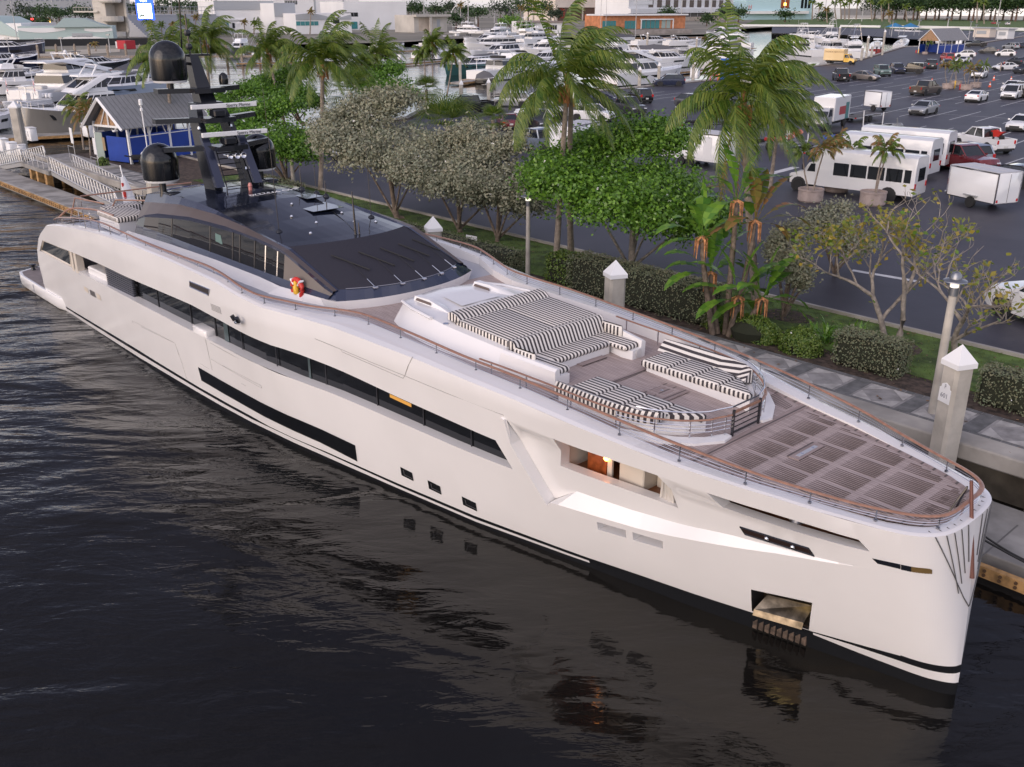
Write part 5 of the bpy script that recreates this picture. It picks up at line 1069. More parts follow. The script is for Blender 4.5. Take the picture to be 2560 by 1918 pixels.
# hedges and shrubs
def hedge(s, n, L, W, H, lm, label, group, cnt, seed, nm='clipped_hedge', size=.085, round_=.25, cat='hedge', rz=0):
    h = empty(nm, S(s, n, ZL), -PH + rz, label, cat, group); rng = np.random.default_rng(seed)
    p = rng.uniform(-1, 1, (cnt, 3)); ax = rng.choice(4, cnt, p=(.27, .27, .38, .08)); sg = np.sign(rng.uniform(-1, 1, cnt))
    for k in range(2): p[:, k] = np.where(ax == k, sg * (1 - .06 * rng.random(cnt)), p[:, k])
    p[:, 2] = np.where(ax == 2, 1 - .05 * rng.random(cnt), p[:, 2]); nr = np.zeros((cnt, 3)); 
    for k in range(2): nr[:, k] = np.where(ax == k, sg, 0)
    nr[:, 2] = np.where(ax == 2, 1, .3)
    rr = np.sqrt((p[:, 0] ** 2 + p[:, 1] ** 2)) if round_ > .6 else None
    if rr is not None:
        d = p / (np.linalg.norm(p, axis=1)[:, None] + 1e-6); d[:, 2] = np.abs(d[:, 2]); p = d * (.9 + .12 * rng.random((cnt, 1))); p[:, 2] = p[:, 2] * 2 - 1; nr = d
    C = p * np.array((L / 2, W / 2, H / 2)) + np.array((0, 0, H / 2)); C += .03 * np.sin(C[:, [1, 2, 0]] * 7 + seed) + rng.normal(size=C.shape) * .02
    V, F = leaves(C, nr, size, size * .6, rng); fastmesh('foliage', V, F, lm, h)
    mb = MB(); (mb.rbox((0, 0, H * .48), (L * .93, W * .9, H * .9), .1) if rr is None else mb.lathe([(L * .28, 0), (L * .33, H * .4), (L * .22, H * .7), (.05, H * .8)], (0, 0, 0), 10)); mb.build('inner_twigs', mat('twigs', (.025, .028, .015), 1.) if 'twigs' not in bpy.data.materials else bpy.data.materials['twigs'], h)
    return h
HG = 'clipped silver hedges along the walkway'
hedge(17.5, 12.0, 9.5, 1.1, .95, LHEDGE, 'long low silver hedge beyond the wheelhouse, left of the thin lamp post', HG, 5200, 1)
hedge(29.3, 12.3, 7.4, 1.5, 1.5, LHEDGE, 'tall clipped silver hedge behind the middle concrete pile', HG, 9500, 2)
hedge(39.4, 12.2, 2.3, 1.1, 1.15, LHEDGE, 'short clipped silver hedge in front of the leaning bare tree', HG, 4200, 3)
hedge(44.4, 12.2, 2.6, 1.1, 1.1, LHEDGE, 'silver hedge right of the numbered pile at the photo edge', HG, 4000, 4)
hedge(25.2, 12.6, 2.6, 1.3, 1.2, LSHRUB, 'dark green unclipped shrub left of the tall silver hedge', 'green shrubs by the walkway', 3000, 5, 'green_shrub', .12, cat='shrub')
hedge(34.8, 12.0, 2.6, 1.2, .9, LSHRUB, 'low green shrub under the giant bird of paradise', 'green shrubs by the walkway', 5200, 6, 'green_shrub', .1, .9, 'shrub')
hedge(36.9, 11.9, 1.6, 1.2, .95, LSHRUB, 'rounded green shrub left of the short silver hedge', 'green shrubs by the walkway', 4200, 7, 'green_shrub', .1, .9, 'shrub')
hedge(33.2, 12.2, 1.6, 1.2, .8, LSHRUB, 'small rounded green shrub right beside the tall silver hedge', 'green shrubs by the walkway', 3200, 17, 'green_shrub', .1, .9, 'shrub')
hedge(-3, 13.6, 5.0, 2.2, 1.0, LHEDGE, 'pale green shrub bank behind the yacht mast by the kiosk', HG, 3000, 8, 'silver_shrub', .12, cat='shrub')
for i, (s, n, lab) in enumerate(((36.8, 13.5, 'strappy green lily plant right of the bird of paradise'), (-1.5, 12.4, 'strappy yellow green plant at the foot of the palm by the small lamp'), (37.8, 13.9, 'strappy lily plant at the edge of the lawn'))):
    p = empty('lily_plant', S(s, n, ZL), 0, lab, 'plant', 'strappy lily plants'); V = []; F = []; rng = random.Random(i)
    for k in range(46): big_leaf(V, F, (rng.uniform(-.3, .3), rng.uniform(-.3, .3), 0), k * 2.4, R(rng.uniform(35, 80)), rng.uniform(.7, 1.2), .05, rng)
    fastmesh('leaf_blades', V, F, BANANA if i != 1 else FROND, p)
for i, (s, n, L) in enumerate(((-26, 31, 5), (-24, 33, 6), (-21.5, 34, 5))):
    hedge(s, n, L, 1.4, .8, LSHRUB, ('low green ground shrub at the left of the mulch island', 'low green ground shrub in the middle of the mulch island', 'low green ground shrub by the kerb of the mulch island')[i], 'shrubs on the mulch island', 1500, 40 + i, 'green_shrub', .16, cat='shrub', rz=R(60))
hedge(-21.3, 9.9, 1.0, 1.0, .9, LSHRUB, 'round green shrub in the planting box by the kiosk', 'shrub by the kiosk', 900, 50, 'green_shrub', .12, .9, 'shrub')
# litter of fallen leaves on the walkway and lawn
rng = np.random.default_rng(3); n_ = 420; sx, nx = rng.uniform(8, 60, n_), rng.uniform(8.4, 17, n_)
C = np.array([S(a, b, ZL + (.12 if b < 10.9 else .02)) for a, b in zip(sx, nx)]); V, F = leaves(C, np.tile((0, 0, 3.), (n_, 1)), .14, .09, rng)
tag(fastmesh('fallen_leaves', V, F, mat('dry_leaf', (.2, .12, .07), .9, var=.5), None), kind='stuff')
# tufts of grass over the lawn
n_ = 26000; sx, nx = rng.uniform(-12, 60, n_), rng.uniform(12.3, 17, n_); k_ = [i for i in range(n_)]
C = np.stack([ORG[0] + sx * AX[0] + nx * AN[0], ORG[1] + sx * AX[1] + nx * AN[1], np.full(n_, ZL + .03)], 1); V, F = leaves(C, np.tile((0, 0, .1), (n_, 1)), .1, .02, rng)
tag(fastmesh('grass', V, F, leafmat('grass_blade', [(.05, .1, .015), (.09, .16, .022), (.17, .21, .05)], .7, .2), None), kind='stuff')
# ================================================================ VEHICLES (x forward, origin on the ground)
TYRE = mat('tyre', (.02, .02, .021), .8); RIM = mat('rim', (.45, .45, .46), .3, metal=.8); RIMD = mat('rim_dark', (.03, .03, .033), .35, metal=.5)
CARGLASS = mat('car_glass', (.012, .016, .02), .05, spec=.7); CHROME = mat('chrome', (.6, .6, .62), .15, metal=1); TRIM = mat('car_trim', (.025, .025, .027), .6)
HEADL = mat('headlight', (.7, .72, .75), .1, spec=.8, coat=1); TAILL = mat('taillight', (.5, .015, .015), .2, coat=1); PLATE = mat('number_plate', (.6, .6, .58), .5)
PAINT = {k: mat('paint_' + k, c, r_, metal=me_, coat=.8) for k, c, r_, me_ in (('white', (.76, .76, .76), .3, 0), ('black', (.012, .012, .014), .2, 0), ('silver', (.42, .43, .44), .3, .6), ('grey', (.13, .135, .15), .3, .5), ('dark_grey', (.045, .048, .055), .3, .4), ('navy', (.018, .025, .06), .25, .3), ('blue_grey', (.2, .24, .3), .3, .5), ('maroon', (.16, .01, .015), .25, .3), ('red', (.45, .03, .03), .3, 0), ('tan', (.3, .27, .25), .3, .5), ('brown', (.12, .09, .07), .3, .5), ('green', (.13, .2, .18), .35, .2), ('olive', (.22, .24, .2), .35, .3), ('yellow', (.7, .42, .04), .35, 0), ('cream', (.75, .55, .28), .4, 0))}
SPEC = {  # L, W, top line, cabin (xa, xb, xc, xd, belt, roof, roof half width ratio), wheel radius, wheel x front / rear
    'sedan': (4.8, 1.84, [(-2.4, .72), (-2.28, .98), (-1.5, 1.03), (.2, .96), (1.05, .95), (2.05, .82), (2.38, .6)], (1.1, .25, -.9, -1.95, .96, 1.43, .72), .33, 1.42, -1.4),
    'coupe': (4.7, 1.86, [(-2.35, .72), (-2.25, 1.0), (-1.5, 1.04), (.2, .95), (1.0, .93), (2.05, .8), (2.33, .6)], (1.05, .15, -.6, -2.0, .96, 1.37, .68), .34, 1.42, -1.38),
    'suv': (4.75, 1.9, [(-2.37, .75), (-2.32, 1.1), (.2, 1.1), (1.1, 1.08), (2.1, .98), (2.36, .72)], (1.2, .4, -1.85, -2.26, 1.08, 1.7, .78), .37, 1.45, -1.4),
    'crossover': (4.6, 1.88, [(-2.3, .75), (-2.22, 1.06), (.2, 1.04), (1.05, 1.02), (2.05, .9), (2.28, .66)], (1.15, .3, -1.3, -2.15, 1.02, 1.6, .74), .36, 1.4, -1.36),
    'jeep': (4.5, 1.9, [(-2.2, .8), (-2.15, 1.2), (.5, 1.2), (.7, 1.18), (2.0, 1.14), (2.22, .85)], (.85, .55, -1.95, -2.1, 1.18, 1.84, .86), .41, 1.4, -1.35),
    'pickup': (5.9, 2.0, [(-2.9, .82), (-2.85, .84), (-1.2, .84), (-1.15, 1.22), (1.2, 1.24), (2.65, 1.14), (2.92, .8)], (1.35, .55, -.85, -1.1, 1.22, 1.9, .8), .41, 1.85, -1.85),
    'minivan': (5.1, 1.98, [(-2.52, .75), (-2.46, 1.08), (.5, 1.06), (1.6, 1.02), (2.35, .88), (2.53, .62)], (1.75, .7, -2.05, -2.42, 1.04, 1.74, .8), .35, 1.55, -1.5)}
def wheel(parent, x, y, r, w, rim=RIM):
    mb = MB(); mb.lathe([(r * .62, -w / 2), (r * .95, -w / 2), (r, -w * .3), (r, w * .3), (r * .95, w / 2), (r * .62, w / 2)], (0, 0, 0), 18, axis='y'); t = mb.build('wheel', TYRE, parent, smooth=40, loc=(x, y, r))
    s = 1 if y > 0 else -1; mb = MB(); mb.lathe([(.02, s * w * .3), (r * .2, s * w * .42), (r * .62, s * w * .3), (r * .64, s * w * .45)][::s], (0, 0, 0), 14, axis='y')
    mb.build('rim', rim, t); return t
PROTO = {}
def car_proto(kind):
    if kind in PROTO: return PROTO[kind]
    L, W, top, (xa, xb, xc, xd, zb_, zr_, rw), r, xf, xr = SPEC[kind]; root = empty('parked_car'); h = W / 2; wr = h * rw
    mb = MB(); zl = .3 if kind in ('jeep', 'pickup') else .22; rings = []
    xs = sorted(set([p[0] for p in top] + [xf, xr, xf + r, xr - r, xr + r, xf - r]))
    for x in xs:
        z = I(x, top); e = min(1, (L / 2 - abs(x)) / .45 + .05); ww = h * (.86 + .14 * min(1, max(0, e) ** .5)); z0 = zl + .16 * (1 - min(1, e * 1.6)); zm = z0 + (z - z0) * .62
        rings.append([(x, -ww * .95, z0), (x, -ww, zm), (x, -ww * .97, z - .07), (x, -ww * .88, z), (x, 0, z + .025), (x, ww * .88, z), (x, ww * .97, z - .07), (x, ww, zm), (x, ww * .95, z0)])
    mb.loft(rings)
    q = lambda x, y, z: (x, y, z)                                 # roof, pillars
    mb.loft([[(xb + .06, -wr, zr_ - .03), (xc - .06, -wr, zr_ - .03), (xc - .06, wr, zr_ - .03), (xb + .06, wr, zr_ - .03)], [(xb - .1, -wr * .93, zr_ + .03), (xc + .1, -wr * .93, zr_ + .03), (xc + .1, wr * .93, zr_ + .03), (xb - .1, wr * .93, zr_ + .03)]])
    for s in (-1, 1):
        hb = h * .9; mb.tube([(xa, s * hb, zb_), (xb, s * wr, zr_)], .05, 4); mb.tube([(xd, s * hb * .96, zb_), (xc, s * wr, zr_)], .075, 4)
        for x in ((xb + xc) / 2 + .12,) + ((xc + .55,) if kind in ('suv', 'minivan', 'jeep') else ()): mb.tube([(x + .04, s * (hb + .012), zb_), (x, s * (wr + .012), zr_)], .045, 4)
        mb.tube([(xb, s * wr, zr_), (xc, s * wr, zr_)], .04, 4)
        mb.box((xa - .15, s * (h + .09), zb_ + .08), (.1, .2, .14))
    if kind == 'pickup':
        for s in (-1, 1): mb.box((-2.0, s * (h * .94), 1.03), (1.75, .1, .42))
        mb.box((-2.84, 0, 1.03), (.08, W * .88, .42))
    mb.build('body', PAINT['white'], root, smooth=35)
    mb = MB(); hb = h * .9; b = [(xa, -hb, zb_ - .02), (xd, -hb * .96, zb_ - .02), (xd, hb * .96, zb_ - .02), (xa, hb, zb_ - .02)]; t = [(xb, -wr, zr_ - .02), (xc, -wr, zr_ - .02), (xc, wr, zr_ - .02), (xb, wr, zr_ - .02)]
    mb.loft([b, t]); mb.build('window', CARGLASS, root)
    mb = MB()
    if kind == 'pickup': mb.box((-2.0, 0, .87), (1.7, W * .86, .04))
    for x in (xf, xr):
        for s in (-1, 1): mb.lathe([(.02, -.01 * s), (r * 1.2, -.01 * s), (r * 1.22, .012 * s), (.02, .012 * s)][::s], (x, s * h * .985, r + .02), 16, axis='y')
    mb.box((0, 0, zl - .02), (L * .9, W * .86, .12)); mb.box((L / 2 - .05, 0, zl + .14), (.12, W * .82, .14)); mb.box((-L / 2 + .05, 0, zl + .14), (.12, W * .82, .14)); mb.box((L / 2 - .03, 0, I(L / 2 - .1, top) - .16), (.08, W * .5, .16)); mb.build('trim', TRIM, root)
    for x in (xf, xr):
        for s in (-1, 1): wheel(root, x, s * (h - .12), r, .24, RIM)
    for s in (-1, 1):
        zt = I(L / 2 - .15, top); mb = MB(); mb.rbox((L / 2 - .16, s * h * .72, zt - .1), (.22, .36, .13), .03); mb.build('headlight', HEADL, root)
        zt = I(-L / 2 + .1, top) if kind != 'pickup' else 1.15; mb = MB(); mb.rbox((-L / 2 + .05, s * h * .8, zt - .14), (.12, .26 if kind != 'pickup' else .14, .16 if kind in ('sedan', 'coupe') else .32), .03); mb.build('taillight', TAILL, root)
    mb = MB(); mb.box((-L / 2 + .005, 0, .62), (.03, .36, .17)); mb.build('number_plate', PLATE, root)
    PROTO[kind] = root; root['fresh'] = 1; return root
def two(f, r, W, z=ZL):
    a, b = at(*f, z), at(*r, z); d = Vector((a[0] - b[0], a[1] - b[1], 0)).normalized(); p = Vector((-d.y, d.x, 0)); m = Vector(((a[0] + b[0]) / 2, (a[1] + b[1]) / 2, z))
    if p.dot(m) < 0: p = -p
    c = m + p * W * .42; return (c.x, c.y, z), math.atan2(d.y, d.x)
def car(kind, paint, f, r, label, rim=None, group='vehicles parked in the marina lot', nm=None):
    pr = car_proto(kind); root = pr
    if 'fresh' in pr.keys(): del pr['fresh']
    else: root = copy_tree(pr)
    root.name = nm or {'pickup': 'pickup_truck', 'minivan': 'minivan', 'suv': 'parked_suv', 'jeep': 'off_road_car', 'crossover': 'parked_suv'}.get(kind, 'parked_car')
    root.location, az = two(f, r, SPEC[kind][1]); root.rotation_euler = (0, 0, az); tag(root, label, 'pickup truck' if kind == 'pickup' else 'car', group)
    for c in root.children:
        if c.name.split('.')[0] == 'body': c.material_slots[0].link = 'OBJECT'; c.material_slots[0].material = PAINT[paint]
        if rim and c.name.split('.')[0] == 'wheel':
            for q in c.children: q.material_slots[0].link = 'OBJECT'; q.material_slots[0].material = rim
    return root
CARS = [
    ('pickup', 'black', (1150, 284), (1207, 281), 'black pickup seen from behind at the lot edge, half hidden by the silver tree top', None),
    ('suv', 'silver', (1246, 268), (1307, 269), 'silver four wheel drive with dark rear glass, left of the twin-trunk palm fronds', None),
    ('pickup', 'olive', (1342, 258), (1405, 260), 'pale olive pickup behind a drooping palm frond of the twin-trunk palm', RIMD),
    ('crossover', 'brown', (1420, 245), (1462, 243), 'brown car with red tail lamps peeping out right of the twin-trunk palm', None),
    ('pickup', 'white', (1332, 303), (1392, 300), 'white pickup crossed by a palm frond, left of the twin trunks', RIMD),
    ('pickup', 'dark_grey', (1353, 333), (1290, 316), 'dark grey pickup facing right, directly behind the middle silver tree', RIMD),
    ('sedan', 'maroon', (1240, 312), (1262, 330), 'dark maroon car with lit red tail lamp tucked behind the dark grey pickup', None),
    ('pickup', 'blue_grey', (1292, 376), (1355, 385), 'silver blue pickup with empty bed, nearest the silver trees', None),
    ('suv', 'white', (1507, 306), (1440, 302), 'white suv with black roof glass right of the twin palm trunks', RIMD),
    ('pickup', 'dark_grey', (1584, 293), (1520, 280), 'charcoal pickup with chrome grille right behind the white suv', RIMD),
    ('sedan', 'navy', (1468, 268), (1525, 266), 'dark blue sedan behind the charcoal pickup', None),
    ('suv', 'black', (1556, 250), (1612, 262), 'black suv showing red tail lamps, parked behind the charcoal pickup', RIMD),
    ('suv', 'navy', (1650, 216), (1697, 216), 'navy suv alone at the quay edge in front of the moored white yacht', None),
    ('crossover', 'grey', (1748, 273), (1696, 268), 'grey crossover driving alone across the lot beside the palm fronds', RIMD),
    ('sedan', 'tan', (2178, 202.5), (2134, 200), 'tan silver sedan at the left end of the row near the yellow truck', None),
    ('jeep', 'green', (2213, 194.5), (2173, 186), 'pale green off-road car with black soft top beside the tan sedan', None),
    ('suv', 'navy', (2251, 188), (2212, 178), 'dark blue suv third in the row, right of the green off-road car', RIMD),
    ('jeep', 'black', (2258, 184), (2292, 185), 'black off-road car with pale spare wheel cover in the middle of the row', None),
    ('suv', 'black', (2305, 167), (2325, 175), 'black suv with red tail lamps left of the far planters', RIMD),
    ('sedan', 'silver', (2368, 170), (2345, 163), 'silver sedan nose behind the black suv by the far planters', None),
    ('jeep', 'red', (2342, 152), (2372, 157), 'red off-road car without roof behind the silver sedan', RIMD),
    ('coupe', 'white', (2400, 160), (2434, 157), 'white coupe behind the far planter palms', None),
    ('crossover', 'white', (2395.5, 143.5), (2429, 144), 'white crossover left of the dark coupe-like suv in the far row', None),
    ('crossover', 'dark_grey', (2450, 134), (2487, 135), 'dark grey rounded suv between two white crossovers in the far row', RIMD),
    ('pickup', 'black', (2417, 118), (2462, 118.5), 'black pickup parked by the small white dock huts', None),
    ('suv', 'silver', (2500, 122), (2541, 124), 'silver suv at the right end of the far row behind the white crossover', None),
    ('crossover', 'white', (2498, 141), (2526, 141.5), 'white crossover right of the dark coupe-like suv in the far row', RIMD),
    ('sedan', 'black', (2556, 122), (2530, 118), 'black car cut by the photo edge behind the silver suv', None),
    ('sedan', 'dark_grey', (2515, 160), (2550, 163), 'dark grey sedan hidden behind the white sedan with the open door', None),
    ('jeep', 'grey', (2548, 152), (2575, 158), 'grey boxy off-road car at the right photo edge', None),
    ('sedan', 'white', (2494, 177), (2543, 176), 'white sedan with an open door and people beside it', None),
    ('suv', 'dark_grey', (2556, 185), (2590, 184), 'dark suv half out of frame right of the white sedan', None),
    ('minivan', 'white', (2451, 198), (2471, 192), 'white minivan behind the middle planter palms, facing the camera', None),
    ('pickup', 'brown', (2342.5, 236.5), (2312, 240), 'brown pickup with dark bed seen from behind, left of the planter group', RIMD),
    ('sedan', 'silver', (2312, 289), (2338, 284), 'silver sedan alone in the open middle of the lot', RIMD),
    ('coupe', 'white', (2467, 252), (2445, 257.5), 'white coupe with dark roof seen from behind, right of the planter group', RIMD),
    ('minivan', 'white', (2536, 250), (2556, 244), 'white minivan with black grille at the right, facing the camera', RIMD),
    ('sedan', 'white', (2530, 231), (2556, 226), 'white car behind the white minivan with the black grille', None),
    ('pickup', 'black', (2580, 235), (2564, 250), 'dark pickup tail with red lamp cut by the right photo edge', None),
    ('sedan', 'white', (2557, 331), (2590, 322), 'white car nose entering at the right photo edge above the white pickup', None),
    ('suv', 'blue_grey', (2352, 408), (2412, 420), 'grey blue suv rear between the shuttle buses and the white pickup', None),
    ('pickup', 'maroon', (2424, 437), (2330, 418), 'maroon pickup with chrome grille in front of the grey blue suv', None),
    ('pickup', 'black', (2077, 197), (2100, 206), 'black pickup tail just right of the large palm fronds', RIMD),
    ('sedan', 'silver', (838, 402), (822, 382), 'silver car between palm trunk and silver tree, nose toward the camera', None),
    ('crossover', 'blue_grey', (880, 395), (868, 378), 'blue silver car covered by the silver tree leaves', None),
    ('sedan', 'black', (2480, 462), (2538, 470), 'black car behind the white box trailer at the right', RIMD)]
for k, p_, f, r, lab, rim in CARS: car(k, p_, f, r, lab, rim)
g_ = car('pickup', 'white', (2378, 365), (2488, 388), 'white crew cab pickup carrying a red dirt bike', None)
van = car('pickup', 'white', (2541, 805), (2660, 850), 'white truck nose entering at the right photo edge near the bare tree', None)
# dirt bike riding in the bed of the white pickup
bk = empty('dirt_bike', g_.location, g_.rotation_euler[2], 'red dirt bike standing in the bed of the white crew cab pickup', 'motorcycle'); bk.location[2] += .88
mb = MB(); mb.loft([[(-1.2, -.06, .95), (-1.2, .06, .95)], [(-1.75, -.1, .88), (-1.75, .1, .88)], [(-2.4, -.09, .92), (-2.4, .09, .92)]], closed=False, caps=False); mb.prism([(-1.3, .4), (-1.1, .9), (-1.5, 1.0), (-2.0, .82), (-2.6, .95), (-2.1, .66), (-1.9, .45)], -.1, .1); mb.prism([(-.85, .75), (-.55, .78), (-.9, .85), (-1.2, .8)], -.08, .08); mb.build('fairing', RED, bk)
for x in (-1.0, -2.25): mb = MB(); mb.lathe([(.22, -.05), (.3, -.05), (.33, 0), (.3, .05), (.22, .05)], (x, 0, .33), 16, axis='y'); mb.build('wheel', TYRE, bk)
mb = MB(); mb.tube([(-1.0, 0, .33), (-1.25, 0, 1.05)], .04, 6); mb.tube([(-1.3, -.4, 1.1), (-1.25, 0, 1.05), (-1.3, .4, 1.1)], .02, 5); mb.tube([(-2.25, 0, .33), (-1.6, 0, .45)], .04, 5); mb.build('frame', TRIM, bk)
# trailers, trucks and buses
def vehicle(name, f, r, W, label, cat, group=None, z=ZL):
    loc, az = two(f, r, W, z); return empty(name, loc, az, label, cat, group)
def box_trailer(f, r, L, W, H, label, wheels=1, txt=None, z0=.45, axle=-.3):
    t = vehicle('cargo_trailer', f, r, W, label, 'trailer', 'enclosed white cargo trailers'); mb = MB()
    mb.rbox((0, 0, z0 + H / 2), (L, W, H), .06, 0); mb.build('body', PAINT['white'], t, smooth=40); mb = MB(); mb.box((0, 0, z0 + H + .02), (L * .99, W * .98, .04)); mb.box((0, 0, z0 + H + .05), (L * .8, .06, .03)); mb.build('roof', mat('trailer_roof', (.5, .5, .52), .5) if 'trailer_roof' not in bpy.data.materials else bpy.data.materials['trailer_roof'], t)
    mb = MB()
    for s in (-1, 1):
        for zz in (z0 + .04, z0 + H - .04): mb.box((0, s * W / 2, zz), (L, .03, .07))
        for x in (-1, 1): mb.box((x * L / 2, s * W / 2, z0 + H / 2), (.06, .06, H))
    mb.box((-L / 2 - .012, 0, z0 + H / 2), (.02, .03, H * .9)); mb.tube([(L / 2, -W * .4, z0), (L / 2 + 1.1, 0, z0)], .05, 4); mb.tube([(L / 2, W * .4, z0), (L / 2 + 1.1, 0, z0)], .05, 4); mb.build('edge_trim', CHROME, t)
    for k in range(wheels):
        for s in (-1, 1): wheel(t, axle + (k - (wheels - 1) / 2) * .8, s * (W / 2 + .02), .34, .22)
    mb = MB()
    for s in (-1, 1): mb.box((axle, s * (W / 2 + .1), .76), (.85 * wheels + .1, .22, .05)); 
    mb.build('mudguard', PAINT['silver'], t)
    for s in (-1, 1): mb = MB(); mb.box((-L / 2 - .02, s * W * .42, z0 + .2), (.03, .1, .16)); mb.build('taillight', TAILL, t)
    mb = MB(); mb.box((L * .3, -W / 2 - .012, z0 + H * .5), (.75, .02, H * .8)); mb.build('side_door', GEL, t)
    if txt: text('trailer_text', txt, .3, BLACKINK, t, (-.6, -W / 2 - .02, z0 + H * .7), (R(90), 0, 0))
    return t
box_trailer((2362, 503), (2492, 533), 3.7, 1.9, 1.85, 'white box trailer with grey roof behind the bare tree', axle=-.1)
box_trailer((1520, 372), (1392, 402), 4.6, 2.1, 2.0, 'white cargo trailer just behind the twin palm trunks', 2)
box_trailer((1760, 420), (1690, 410), 5.5, 2.1, 2.1, 'white cargo trailer behind the green tree and beside the largest palm', 2, 'Deslee')
box_trailer((2160, 275), (2200, 280), 2.6, 1.6, 1.75, 'small white single axle cargo trailer alone in the lot')
def bus(f, r, label, L=8.3):
    W = 2.3; t = vehicle('shuttle_bus', f, r, W, label, 'bus', 'white shuttle buses'); mb = MB()
    bx0, bx1 = -L / 2, L / 2 - 2.1; mb.loft([[(x, -W / 2 * k, .5), (x, -W / 2 * k, 2.1), (x, -W * .44 * k, 2.75), (x, -W * .3 * k, 2.87), (x, W * .3 * k, 2.87), (x, W * .44 * k, 2.75), (x, W / 2 * k, 2.1), (x, W / 2 * k, .5)] for x, k in ((bx0, .95), (bx0 + .12, 1), (bx1 - .2, 1), (bx1 + .35, .86))])
    mb.loft([[(bx1 - .1, -1, .5), (bx1 - .1, -1, 2.05), (bx1 - .1, 1, 2.05), (bx1 - .1, 1, .5)], [(bx1 + .75, -1, .5), (bx1 + .75, -.98, 1.9), (bx1 + .75, .98, 1.9), (bx1 + .75, 1, .5)], [(bx1 + 1.15, -1, .5), (bx1 + 1.15, -.98, 1.3), (bx1 + 1.15, .98, 1.3), (bx1 + 1.15, 1, .5)], [(bx1 + 2.0, -.92, .5), (bx1 + 2.0, -.88, 1.1), (bx1 + 2.0, .88, 1.1), (bx1 + 2.0, .92, .5)], [(bx1 + 2.12, -.85, .6), (bx1 + 2.12, -.8, .95), (bx1 + 2.12, .8, .95), (bx1 + 2.12, .85, .6)]])
    mb.build('body', PAINT['white'], t, smooth=35)
    for s in (-1, 1):
        for k, (x, w_) in enumerate(((bx0 + .45, .42), (bx0 + 1.28, 1.0), (bx0 + 2.42, 1.05), (bx0 + 3.56, 1.05), (bx0 + 4.7, 1.0))):
            mb = MB(); mb.rbox((x, s * (W / 2 - .0), 1.68), (w_, .04, .8), .02); mb.build('window', CARGLASS, t)
        mb = MB(); mb.add([(bx1 + .0, s * 1.012, 1.35), (bx1 + .85, s * 1.005, 1.35), (bx1 + .62, s * .995, 1.85), (bx1 + .0, s * 1.01, 1.9)], [(0, 1, 2, 3)]); mb.build('window', CARGLASS, t)
        for x in (bx1 + 1.35, bx0 + 1.5): wheel(t, x, s * .98, .39, .26)
        mb = MB(); mb.lathe([(.02, 0), (.5, 0), (.52, .02 * s), (.02, .02 * s)][::s], (bx1 + 1.35, s * 1.0, .42), 14, axis='y'); mb.build('wheel_arch', TRIM, t); mb = MB(); mb.lathe([(.02, 0), (.5, 0), (.52, .02 * s), (.02, .02 * s)][::s], (bx0 + 1.5, s * 1.15, .42), 14, axis='y'); mb.build('wheel_arch', TRIM, t)
        mb = MB(); mb.box((bx0 - .02, s * .95, 1.1), (.06, .16, .34)); mb.build('taillight', TAILL, t); mb = MB(); mb.rbox((bx1 + 2.05, s * .7, .95), (.14, .3, .18), .03); mb.build('headlight', HEADL, t)
        mb = MB(); mb.rbox((bx1 + 1.0, s * 1.28, 1.65), (.12, .26, .4), .04); mb.build('mirror', TRIM, t)
    mb = MB(); mb.rbox((bx0 + .0, 0, 1.75), (.05, 1.1, .8), .02); mb.build('rear_window', CARGLASS, t)
    mb = MB(); mb.add([(bx1 + 1.13, -.92, 1.33), (bx1 + 1.13, .92, 1.33), (bx1 + .77, .88, 1.9), (bx1 + .77, -.88, 1.9)], [(0, 1, 2, 3)]); mb.build('windscreen', CARGLASS, t)
    mb = MB(); mb.box((bx1 + 2.1, 0, .6), (.12, 1.9, .22)); mb.box((bx1 + 2.12, 0, .9), (.04, 1.0, .2)); mb.build('bumper', TRIM, t); return t
bus((1994, 476), (2250, 508), 'nearest white shuttle bus with five dark side windows, behind the planters')
bus((2060, 425), (2296, 452), 'second white shuttle bus, behind the nearest one with its rear window showing')
bus((2110, 406), (2334, 428), 'third white shuttle bus, farthest of the row')
